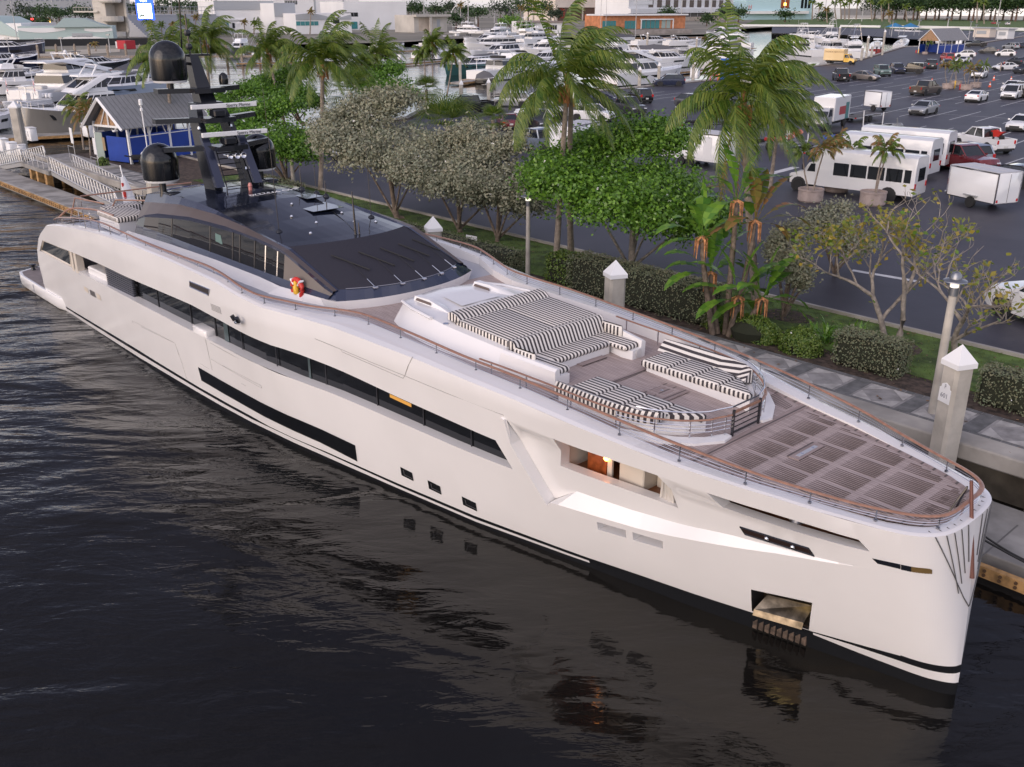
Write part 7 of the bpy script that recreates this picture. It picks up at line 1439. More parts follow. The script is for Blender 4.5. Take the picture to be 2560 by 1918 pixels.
for i, (u, v, h, lab) in enumerate(((1222, 262, 3.2, 'dark mooring pile with white cap above the silver four wheel drive'), (1154, 262, 3, 'white capped pile among the silver tree leaves'), (1151, 203, 3.6, 'tall pile at the stern of the flybridge yacht'), (1310, 190, 3.8, 'tall pile in front of the flybridge yacht windows'), (1598, 217, 3, 'pile left of the navy suv'), (1646, 208, 3.2, 'pile right behind the navy suv'), (1732, 201, 3.2, 'pile with white box beside the dock right of the navy suv'), (1772, 198, 3.4, 'brown pile left of the blue container'), (1618, 110, 3.6, 'thick pile before the row of dark windowed cruisers'), (1740, 132, 4, 'tall white capped pile beside the big palm fronds'), (2096, 105, 5, 'left of three tall white capped piles at the far boats'), (2165, 145, 5, 'middle of three tall white capped piles at the far boats'), (2205, 138, 6, 'right of three tall white capped piles by the red boat'), (2178, 143, 3, 'short dark pile before the outboard boats'), (2153, 151, 3.2, 'short pale pile before the outboard boats'), (1440, 118, 3.5, 'pile beside the blue covered boat'), (1365, 118, 3, 'short pile at the bow of the fishing boat'))):
    pile(0, 0, h + ZL, lab, .45 if v > 120 else .6, 'round marina piles with white caps', loc=(*at(u, v, ZL)[:2], 0), kind='marina_pile')
pile(0, 0, 5.2, 'big square pile beside the grey hulled motor yacht', .8, loc=(*at(58, 385, .5)[:2], 0))
# ================================================================ BOATS (x forward)
HM = {'white': GEL, 'navy': mat('hull_navy', (.012, .018, .045), .15, coat=1), 'grey': mat('hull_grey', (.17, .165, .155), .25, coat=.6), 'green': mat('hull_green', (.06, .17, .155), .2, coat=.6), 'black': mat('hull_black', (.015, .016, .018), .2, coat=1), 'red': mat('hull_red', (.3, .02, .02), .3), 'lightblue': mat('hull_lightblue', (.3, .36, .47), .25, coat=.6)}
TEAKB = mat('boat_teak', (.3, .22, .15), .7); CUSH = mat('boat_cushion', (.6, .58, .54), .8); COVB = mat('cover_blue', (.02, .035, .09), .8, bump=.3, bscale=3); COVG = mat('cover_grey', (.1, .1, .11), .8); WSH = mat('wind_glass', (.03, .045, .06), .05, spec=.7)
def boat(kind, bow, stern, B, label, hull='white', fb=None, z=0, opts=()):
    a, b = at(*stern, z), at(*bow, z); d = Vector((b[0] - a[0], b[1] - a[1], 0)); L = d.length; h = B / 2
    t = empty('motorboat' if L < 11 else 'moored_yacht', ((a[0] + b[0]) / 2, (a[1] + b[1]) / 2, z), math.atan2(d.y, d.x), label, 'boat', 'boats moored in the marina'); fb = fb or (.8 + L * .055)
    X = lambda k: k * L
    st = [(-.5, .86, .84, 0), (-.35, .95, .92, 0), (-.1, 1, .97, .02), (.1, .99, .9, .08), (.25, .9, .7, .18), (.36, .72, .42, .28), (.44, .46, .2, .37), (.49, .16, .05, .43), (.505, .03, .01, .46)]; mb = MB(); rg = []
    for x, ws_, ww, r in st: zz = fb * (1 + r * .7); xo = X(x); rg.append([(xo - (.04 * L if x > .3 else 0), -h * ww, -.35), (xo - (.03 * L * (x > .4)), -h * ww, .12), (xo, -h * ws_, zz), (xo, -h * ws_ * .9, zz + .05), (xo, 0, zz + .1), (xo, h * ws_ * .9, zz + .05), (xo, h * ws_, zz), (xo - (.03 * L * (x > .4)), h * ww, .12), (xo - (.04 * L if x > .3 else 0), h * ww, -.35)])
    mb.loft(rg)
    for i in range(8): mb.m[i * 9 + 3] = mb.m[i * 9 + 4] = mb.m[i * 9 + 2] = mb.m[i * 9 + 5] = 1
    mb.build('hull', [HM[hull], GEL], t, smooth=40)
    mb = MB()
    for i in range(5):
        r0, r1 = rg[i], rg[i + 1]
        for k in (0, 7):
            p_ = [r0[k], r1[k], r1[k + 1], r0[k + 1]]; mb.quad(*[(q[0], q[1] * 1.01, q[2] * (1 if q[2] < 0 else 1.6)) for q in p_])
    mb.build('boot_stripe', BLACK if hull != 'black' else HM['red'], t)
    def deckh(x0, x1, w, z0, hh, rake=.5, ra=.1, band=(.38, .82), nm='deckhouse', m=GEL, glass=True, taper=.82):
        def ring(zf, k=1.): f = 1 - (1 - taper) * zf; xx1 = X(x1) - rake * hh * zf; xx0 = X(x0) + ra * hh * zf; zz = z0 + hh * zf; ww = w * f * k; e = (xx1 - xx0) * .22; o = .006 * L if k > 1 else 0; return [(xx0 - o, -ww, zz), (xx1 - e, -ww, zz), (xx1 + o, -ww * .55, zz), (xx1 + o, ww * .55, zz), (xx1 - e, ww, zz), (xx0 - o, ww, zz)]
        mb = MB(); mb.loft([ring(0), ring(.9), ring(1)]); mb.build(nm, m, t, smooth=30)
        if glass:
            mb = MB(); mb.loft([ring(band[0], 1.015), ring(band[1], 1.015)], caps=False); g = mb.build('window_band', GLASS, t)
            mb = MB(); r0, r1 = ring(band[0], 1.03), ring(band[1], 1.03)
            for k, (i, j) in enumerate(((0, 1), (4, 5))):
                for f in (.2, .45, .7): pa = [r0[i][c] + (r0[j][c] - r0[i][c]) * f for c in range(3)]; pb = [r1[i][c] + (r1[j][c] - r1[i][c]) * f for c in range(3)]; mb.tube([pa, pb], .05, 4)
            for i in (1, 2, 3, 4): mb.tube([r0[i], r1[i]], .05, 4)
            mb.build('window_post', m, t)
    def rail(x0=.0):
        mb = MB(); P = [(X(x), h * w_ * .92, fb * (1 + r * .7)) for x, w_, _, r in st if x >= x0]; pts = [(x, -y, z_ + .6) for x, y, z_ in P] + [(x, y, z_ + .6) for x, y, z_ in P[::-1]]; mb.tube(pts, .025, 4); mb.tube([(x, y, z_ - .3) for x, y, z_ in pts], .018, 4)
        for x, y, z_ in P:
            for s in (-1, 1): mb.tube([(x, s * y, z_), (x, s * y, z_ + .6)], .02, 4)
        mb.build('bow_rail', STEEL, t)
    def hullwin(x0=-.1, x1=.25, lo=.55, hi=.75):
        mb = MB()
        for s in (-1, 1):
            P = []
            for x, zf in ((x0, lo), (x1 * .5 + x0 * .5, lo + .02), (x1, lo + .1), (x1 + .03, hi + .08), (x1 * .5 + x0 * .5, hi), (x0 + .02, hi)):
                ws_ = I(x, [(q[0], q[1]) for q in st]); ww = I(x, [(q[0], q[2]) for q in st]); r = I(x, [(q[0], q[3]) for q in st]); zz = fb * (1 + r * .7) * zf; P.append((X(x), s * h * (ww + (ws_ - ww) * (zf * 1.0)) * 1.012 + s * .02, zz))
            mb.poly(P if s < 0 else P[::-1])
        mb.build('hull_window', GLASS, t)
    def dome(x, y, z_, r=.3):
        mb = MB(); mb.lathe([(r * .8, 0), (r, r * .3), (r, r * 1.0), (r * .7, r * 1.6), (.01, r * 1.85)], (x, y, z_), 12); mb.build('radar_dome', GEL, t, smooth=50)
    def arch(x, w, z0, hh, m=GEL):
        mb = MB(); mb.tube([(X(x) + hh * .8, -w, z0), (X(x), -w * .85, z0 + hh), (X(x), w * .85, z0 + hh), (X(x) + hh * .8, w, z0)], .14, 5, flat=.6); mb.build('radar_arch', m, t)
    if kind == 'fly':
        deckh(-.3, .24, h * .82, fb + .05, 1.75, .9); mb = MB(); z2 = fb + 1.82; mb.loft([[(X(-.42), -h * .8, z2), (X(.1), -h * .8, z2), (X(.17), 0, z2), (X(.1), h * .8, z2), (X(-.42), h * .8, z2)], [(X(-.42), -h * .82, z2 + .12), (X(.1), -h * .82, z2 + .12), (X(.18), 0, z2 + .12), (X(.1), h * .82, z2 + .12), (X(-.42), h * .82, z2 + .12)]]); mb.build('upper_deck', GEL, t)
        mb = MB(); mb.loft([[(X(-.15), -h * .7, z2 + .1), (X(.08), -h * .7, z2 + .1), (X(.14), 0, z2 + .1), (X(.08), h * .7, z2 + .1), (X(-.15), h * .7, z2 + .1)], [(X(-.14), -h * .66, z2 + .85), (X(.03), -h * .62, z2 + .85), (X(.08), 0, z2 + .85), (X(.03), h * .62, z2 + .85), (X(-.14), h * .66, z2 + .85)]]); mb.build('flybridge', GEL, t, smooth=30)
        mb = MB(); mb.add([(X(.02), -h * .55, z2 + .86), (X(.075), 0, z2 + .86), (X(.03), 0, z2 + 1.25), (X(-.01), -h * .5, z2 + 1.25), (X(.02), h * .55, z2 + .86), (X(-.01), h * .5, z2 + 1.25)], [(0, 1, 2, 3), (1, 4, 5, 2)]); mb.build('windscreen', WSH, t)
        if 'top' in opts: deckh(-.2, .06, h * .6, z2 + 1.9, .16, 0, 0, nm='hard_top', glass=False); mb = MB(); [mb.tube([(X(x), s * h * .58, z2 + .1), (X(x) - .1, s * h * .55, z2 + 1.95)], .06, 5) for x in (-.18, .03) for s in (-1, 1)]; mb.build('top_post', GEL, t); dome(X(-.1), -.6, z2 + 2.06); dome(X(-.1), .6, z2 + 2.06)
        else: arch(-.2, h * .66, z2 + .1, 1.5); dome(X(-.2), .5, z2 + 1.7)
        for s in (-1, 1): mb = MB(); mb.tube([(X(-.4), s * h * .76, fb), (X(-.4), s * h * .78, z2)], .06, 5); mb.build('deck_post', GEL, t)
        mb = MB(); mb.rbox((X(-.26), 0, z2 + .35), (1.0, h * 1.2, .45), .08); mb.build('seat', CUSH if 'dark' not in opts else RUBBER, t); mb = MB(); mb.box((X(-.54), 0, .35), (L * .08, B * .82, .12)); mb.build('swim_platform', TEAKB, t); rail(-.1); hullwin(-.2, .2)
    elif kind == 'express':
        deckh(-.2, .2, h * .74, fb + .02, 1.0 + L * .02, 1.9, .3, (.25, .86), taper=.66); mb = MB(); zt = fb + 1.05 + L * .02; mb.loft([[(X(-.3), -h * .5, zt + .1), (X(-.02), -h * .52, zt + .02), (X(.04), 0, zt - .02), (X(-.02), h * .52, zt + .02), (X(-.3), h * .5, zt + .1)], [(X(-.3), -h * .46, zt + .2), (X(-.04), -h * .48, zt + .14), (X(.02), 0, zt + .1), (X(-.04), h * .48, zt + .14), (X(-.3), h * .46, zt + .2)]]); mb.build('hard_top', GEL if 'grey' not in opts else COVG, t, smooth=40)
        arch(-.3, h * .72, fb + .1, 1.3 + L * .02); dome(X(-.28), .3, zt + .2, .26); mb = MB(); mb.rbox((X(.3), 0, fb * 1.22 + .1), (L * .12, h * .8, .14), .05); mb.build('sunpad', CUSH, t); mb = MB(); mb.box((X(-.54), 0, .3), (L * .08, B * .8, .12)); mb.build('swim_platform', TEAKB, t); mb = MB(); mb.rbox((X(-.4), 0, fb + .2), (.8, h * 1.3, .5), .08); mb.build('cockpit_seat', CUSH, t); rail(.0); hullwin(-.05, .28)
    elif kind == 'fish':
        deckh(-.12, .2, h * .8, fb + .02, 1.6, 1.1); z2 = fb + 1.65; deckh(-.16, .08, h * .62, z2, .8, .5, glass=False, nm='flybridge'); mb = MB()
        for s in (-1, 1):
            mb.tube([(X(-.14), s * h * .6, z2 + .7), (X(-.1), s * h * .22, z2 + 5.2)], .05, 5); mb.tube([(X(.06), s * h * .55, z2 + .7), (X(-.06), s * h * .22, z2 + 5.2)], .05, 5); mb.tube([(X(-.14), s * h * .6, z2 + 2.1), (X(.03), s * h * .5, z2 + 2.1)], .04, 5); mb.tube([(X(-.1), s * h * .9, fb), (X(-.35), s * h * 2.2, z2 + 6)], .035, 5)
        for z_, w_ in ((2.1, .52), (3.6, .38), (5.0, .24)): mb.tube([(X(-.13), -h * w_, z2 + z_), (X(-.13), h * w_, z2 + z_), (X(.0), h * w_, z2 + z_), (X(.0), -h * w_, z2 + z_)], .04, 5, closed=True)
        mb.build('tower', STEEL if 'w' not in opts else GEL, t); mb = MB(); mb.rbox((X(-.06), 0, z2 + 2.15), (L * .16, h * 1.0, .1), .04); mb.rbox((X(-.07), 0, z2 + 5.05), (L * .07, h * .5, .08), .03); mb.build('hard_top', GEL, t); mb = MB(); mb.box((X(-.33), 0, fb + .02), (L * .3, h * 1.5, .05)); mb.build('cockpit', TEAKB, t); rail(.05)
    elif kind == 'center':
        mb = MB(); mb.box((X(-.1), 0, fb + .08), (L * .6, h * 1.5, .05)); mb.build('cockpit', CUSH, t); mb = MB(); mb.rbox((X(-.05), 0, fb + .6), (L * .12, h * .6, 1.0), .1); mb.build('console', GEL, t); mb = MB(); mb.rbox((X(-.07), 0, fb + 2.0), (L * .26, h * 1.2, .1), .04); mb.build('t_top', GEL if 'dark' not in opts else COVG, t); mb = MB(); [mb.tube([(X(x), s * h * .4, fb), (X(x) - .05, s * h * .45, fb + 2)], .04, 5) for x in (-.14, .03) for s in (-1, 1)]; mb.build('top_post', STEEL, t)
        for k in (-.5, 0, .5): mb = MB(); mb.rbox((X(-.53), k * h, fb + .45), (.6, .42, .7), .12); mb.rbox((X(-.53), k * h, fb - .3), (.25, .2, 1.0), .05); mb.build('outboard', GEL if 'white' in opts else MASTM, t, smooth=40)
        mb = MB(); mb.rbox((X(.22), 0, fb + .25), (L * .2, h * .9, .2), .06); mb.build('bow_seat', CUSH, t)
    elif kind == 'cover':
        mb = MB(); mb.loft([[(X(-.48), -h * .9, fb), (X(-.48), 0, fb + .7), (X(-.48), h * .9, fb)], [(X(-.1), -h, fb), (X(-.1), 0, fb + 1.5), (X(-.1), h, fb)], [(X(.2), -h * .92, fb), (X(.2), 0, fb + 1.1), (X(.2), h * .92, fb)], [(X(.46), -h * .3, fb * 1.2), (X(.46), 0, fb * 1.3), (X(.46), h * .3, fb * 1.2)]]); mb.build('boat_cover', COVB if 'grey' not in opts else COVG, t, smooth=50)
    elif kind == 'super':
        deckh(-.3, .18, h * .86, fb + .02, 1.9, 1.2, band=(.3, .85)); z2 = fb + 1.95; deckh(-.24, .08, h * .7, z2, 1.5, 1.6, band=(.3, .8)); mb = MB()
        for s in (-1, 1): mb.loft([[(X(.1), s * h * .8, z2 - .1), (X(.1), s * h * .74, z2 + .1), (X(.02), s * h * .74, z2 + .1), (X(.02), s * h * .8, z2 - .1)], [(X(-.2), s * h * .7, z2 + 1.6), (X(-.2), s * h * .64, z2 + 1.75), (X(-.28), s * h * .64, z2 + 1.75), (X(-.28), s * h * .7, z2 + 1.6)], [(X(-.36), s * h * .66, z2 + 1.75), (X(-.36), s * h * .6, z2 + 1.9), (X(-.4), s * h * .6, z2 + 1.9), (X(-.4), s * h * .66, z2 + 1.75)]])
        mb.build('wing', GEL, t, smooth=30); deckh(-.38, -.02, h * .66, z2 + 1.55, .16, .2, nm='hard_top', glass=False); arch(-.2, h * .5, z2 + 1.6, 1.1); mb = MB(); mb.rbox((X(-.42), 0, fb + .3), (1.4, h * 1.3, .5), .1); mb.build('aft_seat', CUSH, t); mb = MB(); mb.box((X(-.55), 0, .4), (L * .1, B * .8, .14)); mb.build('swim_platform', TEAKB, t); rail(.0); hullwin(-.25, .3)
    return t
BOATS = [
    ('super', (62, 348), (330, 322), 5.6, 'grey hulled motor yacht with dark diamond window lying bow left behind the slim palms', 'grey', 2.5, ()),
    ('super', (365, 218), (60, 262), 6.0, 'long white streamlined yacht with swept wing roof behind the kiosk', 'white', 1.9, ()),
    ('express', (185, 262), (400, 232), 5.0, 'white cruiser with pale blue hull and raked windscreen right behind the kiosk roof', 'lightblue', 1.9, ('grey',)),
    ('express', (118, 148), (-60, 152), 6, 'dark navy yacht at the far left edge pointing right', 'navy', 3.2, ('grey',)),
    ('express', (100, 176), (-60, 186), 5, 'second navy yacht below it at the left edge, lower and nearer', 'navy', 2.6, ('grey',)),
    ('express', (326, 172), (170, 182), 5, 'long black speedboat with pointed bow left of the palm behind the black dome', 'black', 1.6, ('grey',)),
    ('center', (245, 164), (150, 168), 3.6, 'black center console boat with big outboards among the left yachts', 'black', 1.3, ('dark',)),
    ('fly', (-60, 240), (92, 232), 5, 'white motor yacht stern with flags at the left edge', 'white', 2.0, ()),
    ('center', (10, 275), (118, 262), 2.6, 'white tender with red cushion among the left yachts', 'white', .8, ('white',)),
    ('cover', (392, 192), (295, 200), 4, 'blue grey boat with lit blue trim under the palm frond', 'lightblue', 1.6, ('grey',)),
    ('fish', (575, 142), (628, 132), 4.6, 'grey hulled fishing boat with white house between the left palms', 'grey', 1.9, ('w',)),
    ('fly', (1400, 182), (1190, 204), 5.2, 'white flybridge yacht with grey dinghy on its stern platform', 'white', 1.9, ('dark',)),
    ('express', (1112, 190), (1262, 172), 4.6, 'green hulled open cruiser pointing left with white deck', 'green', 1.7, ('grey',)),
    ('express', (1175, 150), (1330, 138), 4.6, 'white cruiser with grey windscreen cover behind the green hulled one', 'white', 1.8, ('grey',)),
    ('fly', (1160, 128), (1310, 124), 5.0, 'white motor yacht with dark saloon glass in the middle of the centre marina', 'white', 1.9, ()),
    ('express', (1160, 112), (1275, 108), 4.6, 'white sport cruiser with teal cover behind the middle palms', 'white', 1.8, ()),
    ('fly', (1225, 92), (1130, 90), 5.2, 'tall white yacht with hard top and twin domes at the back of the marina', 'white', 2.2, ('top',)),
    ('fly', (1210, 100), (1280, 95), 5.0, 'white yacht facing left beside the fishing tower boat', 'white', 2.2, ('top',)),
    ('fish', (1370, 96), (1268, 104), 5.0, 'white fishing yacht with tall tower and outriggers', 'white', 2.0, ('w',)),
    ('cover', (1335, 126), (1398, 120), 4.2, 'boat under a dark blue cover left of the twin-trunk palm crown', 'white', 1.5, ()),
    ('center', (1108, 100), (1170, 98), 4.2, 'flat pontoon boat with black canopy at the back of the marina', 'white', 1.2, ('dark',)),
    ('super', (1700, 202), (1520, 216), 5.2, 'large white yacht with three dark windows at the quay behind the navy suv', 'white', 2.1, ()),
    ('express', (1738, 166), (1600, 172), 5.0, 'white cruiser with dark curved side windows and raised bow', 'white', 2.1, ()),
    ('express', (1688, 112), (1585, 115), 4.6, 'dark windowed cruiser before the orange building, left one', 'white', 1.7, ('grey',)),
    ('express', (1752, 114), (1664, 116), 4.6, 'dark windowed cruiser before the orange building, right one', 'white', 1.7, ('grey',)),
    ('cover', (1700, 136), (1590, 134), 4, 'open boat under black canvas behind the raised bow cruiser', 'white', 1.2, ('grey',)),
    ('center', (1698, 142), (1752, 136), 3.6, 'grey open boat below the tall white capped pile', 'grey', 1.3, ()),
    ('super', (1720, 146), (1870, 152), 6, 'big white yacht half hidden by the largest palm fronds', 'white', 2.6, ()),
    ('fly', (1765, 96), (1850, 92), 5, 'white yacht behind the left fronds of the largest palm', 'white', 2.0, ('top',)),
    ('fly', (1590, 150), (1470, 152), 4.6, 'white yacht between the twin-trunk palm and the raised bow cruiser', 'white', 1.8, ()),
    ('fish', (2035, 108), (2110, 112), 4.8, 'white fishing boat with lattice tower above the yellow truck', 'white', 1.8, ('w',)),
    ('fish', (2088, 140), (2168, 148), 4.8, 'white boat with enclosed house right above the yellow truck cab', 'white', 1.8, ()),
    ('fly', (2040, 134), (2100, 140), 4.6, 'white boat with dark side window behind the yellow truck', 'white', 1.8, ()),
    ('center', (2192, 116), (2190, 136), 4.4, 'red open boat with twin outboards facing the quay', 'red', 1.4, ()),
    ('center', (2262, 108), (2245, 124), 4.2, 'small teal trimmed boat left of the far blue kiosk', 'white', 1.3, ('white',)),
    ('express', (2235, 86), (2300, 88), 4, 'white cruiser with striped awning behind the far kiosk roof', 'white', 1.6, ()),
    ('express', (1300, 168), (1420, 160), 4.4, 'white cruiser between the flybridge yacht and the twin-trunk palm', 'white', 1.7, ()),
    ('fly', (1300, 144), (1430, 140), 4.8, 'white yacht behind the flybridge yacht, right of its radar arch', 'white', 1.9, ()),
    ('fly', (1120, 146), (1040, 150), 4.4, 'white yacht left of the green hulled cruiser behind the palms', 'white', 1.7, ()),
    ('express', (1010, 126), (930, 130), 4.2, 'white cruiser behind the palms at the left end of the centre docks', 'white', 1.5, ()),
    ('fly', (1400, 108), (1300, 112), 4.6, 'white yacht under the dock house, right of the fishing tower boat', 'white', 1.9, ('top',)),
    ('express', (1455, 128), (1560, 124), 4.4, 'white cruiser right of the twin-trunk palm crown', 'white', 1.7, ()),
    ('cover', (1500, 104), (1580, 101), 3.6, 'canvas covered boat below the boardwalk wall', 'white', 1.3, ('grey',)),
    ('center', (1620, 144), (1560, 140), 3.2, 'small white runabout before the raised bow cruiser', 'white', 1.1, ('white',)),
    ('fly', (1770, 122), (1880, 124), 5, 'white yacht behind the largest palm crown', 'white', 2.0, ()),
    ('fly', (1940, 116), (2030, 124), 4.6, 'white boat right of the largest palm crown', 'white', 1.8, ()),
    ('express', (1985, 96), (2060, 98), 4.2, 'low white cruiser before the far white wall', 'white', 1.5, ()),
    ('fish', (1950, 132), (2045, 142), 4.6, 'white sport fishing boat half hidden left of the yellow truck', 'white', 1.8, ('w',)),
    ('center', (2140, 112), (2128, 128), 4.4, 'white open boat with red trim left of the red open boat', 'white', 1.4, ()),
    ('express', (120, 205), (-20, 214), 4.6, 'white open yacht behind the long streamlined yacht', 'white', 1.7, ()),
    ('fly', (250, 205), (150, 214), 4.4, 'white yacht with grey arch between the left yachts', 'white', 1.8, ()),
    ('express', (30, 318), (-70, 330), 4.2, 'white cruiser bow at the left photo edge above the dock boxes', 'white', 1.6, ()),
    ('center', (2338, 113), (2382, 112), 3.6, 'small white boat between the far kiosk and the black pickup', 'white', 1.0, ('white',))]
for k, b, s, B, lab, h_, f_, o_ in BOATS: boat(k, b, s, B, lab, h_, f_, opts=o_)
def flag(u, v, z0, label):
    f = empty('flag', at(u, v, z0), R(-60), label, 'flag', 'small american flags on the left yachts'); mb = MB(); mb.tube([(0, 0, 0), (-.5, 0, 2.2)], .03, 5); mb.build('staff', GEL, f); mb = MB()
    for k in range(13): mb.quad((-.5 + .01 * k, .05 * math.sin(k), 2.1 - k * .14), (.5, .1 * math.sin(k + 1), 1.5 - k * .13), (.5, .1 * math.sin(k + 2), 1.37 - k * .13), (-.49 + .01 * k, .05 * math.sin(k + 1), 1.96 - k * .14), k % 2)
    mb.build('cloth', [mat('flag_red', (.35, .03, .05), .8) if 'flag_red' not in bpy.data.materials else bpy.data.materials['flag_red'], GEL], f)
flag(20, 236, 2.2, 'american flag at the stern of the left edge yacht, left one'); flag(88, 236, 2.2, 'american flag right of the other one at the left edge')
d_ = boat('cover', (1262, 212), (1190, 211), 2.0, 'grey inflatable dinghy standing on the flybridge yacht stern platform', 'grey', .5, opts=('grey',)); d_.location = (*at(1215, 203, .5)[:2], .55); d_.scale = (.7, .9, .9)
c = empty('container', at(1826, 199), R(10), 'blue container standing at the quay edge behind the largest palm', 'container'); mb = MB(); mb.rbox((0, 0, 1.65), (3.0, 2.4, 3.3), .05); mb.build('body', mat('container_blue', (.02, .12, .45), .6), c); mb = MB(); [mb.box((-1.4 + i * .4, -1.21, 1.65), (.08, .04, 3.1)) for i in range(8)]; mb.build('rib', bpy.data.materials['container_blue'], c)
# ================================================================ FAR BACKGROUND
FARG = mat('far_ground', (.2, .185, .15), .95, var=.3, vscale=.02)
sheet('far_ground', [at(u, v, 1.4) for u, v in ((-500, 152), (0, 150), (130, 152), (250, 158), (395, 143), (470, 122), (560, 116), (700, 112), (1000, 106), (1120, 98), (1300, 90), (1440, 92), (1760, 86), (1800, 75), (1960, 66), (2300, 60), (2300, 22), (1100, 18), (-1200, 18))], FARG)
sheet('far_lawn', [at(u, v, 1.6) for u, v in ((1850, 66), (2080, 68), (2300, 74), (2620, 80), (2900, 84), (2700, 50), (2240, 47), (1900, 46))], GRASS)
sheet('beach', [at(u, v, 1.5) for u, v in ((1860, 47), (2300, 49), (2900, 54), (2900, 42), (2240, 39), (1860, 38))], SAND)
sheet('far_grass', [at(u, v, 1.45) for u, v in ((-100, 122), (60, 121), (200, 127), (130, 133), (-100, 135))], mat('dry_grass', (.13, .13, .04), .95, var=.5, vscale=.1))
sheet('far_path', [at(u, v, 1.46) for u, v in ((20, 134), (220, 124), (300, 122), (300, 130), (120, 141))], SAND)
def block(u0, v0, u1, v1, vtop, depth, name, label, m, cat='building', z=1.5, group=None):
    """building front from its two ground corners, height from the top pixel above the first corner"""
    a, b = at(u0, v0, z), at(u1, v1, z); d = Vector((b[0] - a[0], b[1] - a[1], 0)); t = empty(name, a, math.atan2(d.y, d.x), label, cat, group); H = up(u0, vtop, a, 0)[2] - z; L = d.length
    mb = MB(); mb.box((L / 2, depth / 2, H / 2), (L, depth, H)); mb.build('wall', m, t); return t, L, H
def win(t, x0, x1, z0, z1, m=CARGLASS, y=0., nm='window', n=1, gap=.2):
    w_ = (x1 - x0) / n
    for i in range(n): mb = MB(); mb.box((x0 + w_ * (i + .5), y - .06, (z0 + z1) / 2), (w_ * (1 - gap if n > 1 else 1), .12, z1 - z0)); mb.build(nm, m, t)
def trim_(t, x0, x1, z0, z1, m, y=-.1, d=.3, nm='trim'): mb = MB(); mb.box(((x0 + x1) / 2, y, (z0 + z1) / 2), (x1 - x0, d, z1 - z0)); return mb.build(nm, m, t)
BW_ = mat('wall_white', (.72, .72, .72), .7, var=.05, vscale=.1); BG = mat('wall_grey', (.36, .38, .4), .7); BC = mat('wall_cream', (.66, .58, .5), .75, var=.06, vscale=.1); BT = mat('wall_beige', (.5, .42, .34), .8, var=.15, vscale=.3); BO = mat('wall_orange', (.5, .2, .09), .7, var=.2, vscale=.5); TEAL = mat('teal_glass', (.05, .22, .23), .2); PB = mat('wall_paleblue', (.42, .6, .64), .7); AQ = mat('wall_aqua', (.38, .48, .47), .6); CT = mat('tower_concrete', (.5, .47, .42), .8, var=.12, vscale=.2); BRN = mat('dark_brown', (.12, .07, .05), .7)
t, L, H = block(542, 84, 690, 82, 2, 30, 'white_hall', 'tall white hall with grey upper band behind the leaning palm', BW_); trim_(t, 0, L, H * .72, H + .1, BG); win(t, L * .06, L * .22, H * .2, H * .34, TEAL); win(t, L * .27, L * .31, H * .16, H * .32); trim_(t, -.3, L * .5, H * .4, H * .44, BW_, -.3, .6)
t, L, H = block(690, 84, 742, 83, 8, 22, 'white_hall', 'narrow grey topped hall right of the tall white hall', BW_); trim_(t, 0, L, H * .55, H + .1, BG)
t, L, H = block(742, 86, 880, 84, 34, 26, 'wave_building', 'white hall with wavy grey roof front and green glass strip', BW_); win(t, L * .0, L * .4, H * .42, H * .62, TEAL, n=5, gap=.1); win(t, L * .66, L * .78, H * .5, H * .8, CARGLASS)
mb = MB(); mb.prism([(0, H * .7)] + [(L * k / 20, H * (.72 + .28 * abs(math.sin(k / 20 * math.pi * 1.0 + .9)))) for k in range(21)] + [(L, H * .7)], -.4, -.05); mb.build('wave_front', BG, t)
t, L, H = block(690, 70, 900, 68, -12, 40, 'long_white_building', 'big white building with dark window rows behind the wavy hall', BW_); win(t, L * .03, L * .27, H * .86, H * 1.0, CARGLASS, n=12, gap=.35); win(t, L * .12, L * .27, H * .72, H * .84, CARGLASS, n=8, gap=.35); trim_(t, L * .46, L * .48, 0, H, BG); trim_(t, L * .8, L * .82, 0, H, BG)
t, L, H = block(862, 76, 1018, 74, 4, 34, 'long_white_building', 'plain white hall with slanted roof and one dark strip window', BW_); win(t, L * .02, L * .22, H * .48, H * .62, CARGLASS, n=3, gap=.08); trim_(t, 0, L * .2, H * .05, H * .3, TEAL)
t, L, H = block(1036, 82, 1118, 80, 38, 14, 'concrete_pavilion', 'open concrete pavilion with flat roof left of the centre marina', CT); trim_(t, -.6, L + .6, H * .9, H * 1.03, CT, -1, 3, 'roof'); trim_(t, L * .38, L * .44, 0, H * .9, CT, -2, .6, 'column'); trim_(t, L * .14, L * .55, H * .1, H * .82, BT, -.05, .2, 'recess'); win(t, L * .68, L * .78, H * .3, H * .75, BG)
t, L, H = block(1300, 84, 1412, 83, 54, 12, 'floating_house', 'white flat roofed dock house with dark windows in the marina', BW_); trim_(t, -.6, L + .6, H * .9, H * 1.02, mat('roof_brown', (.25, .2, .19), .8), 1, 4, 'roof'); win(t, L * .06, L * .09, H * .35, H * .75); win(t, L * .26, L * .34, H * .2, H * .7); win(t, L * .56, L * .82, H * .3, H * .68, n=5)
t, L, H = block(1388, 52, 1545, 50, -14, 40, 'hotel_building', 'cream hotel building with covered entrance behind the marina', BC); win(t, L * .02, L * .62, H * .0, H * .5, BRN, n=3, gap=.12); win(t, L * .06, L * .14, H * .1, H * .48, mat('red_awning', (.4, .07, .04), .7)); trim_(t, L * .0, L, H * .5, H * .54, BC, -.4, .8); text('hotel_text', 'MARINA', H * .15, mat('sign_pink', (.6, .35, .3), .7), t, (L * .36, -.1, H * .68), (R(90), 0, 0))
t, L, H = block(1545, 50, 1600, 52, -12, 30, 'hotel_building', 'beige wing of the hotel right of its cream part', BT); trim_(t, 0, L * .7, H * .4, H, BC, -.3, .6)
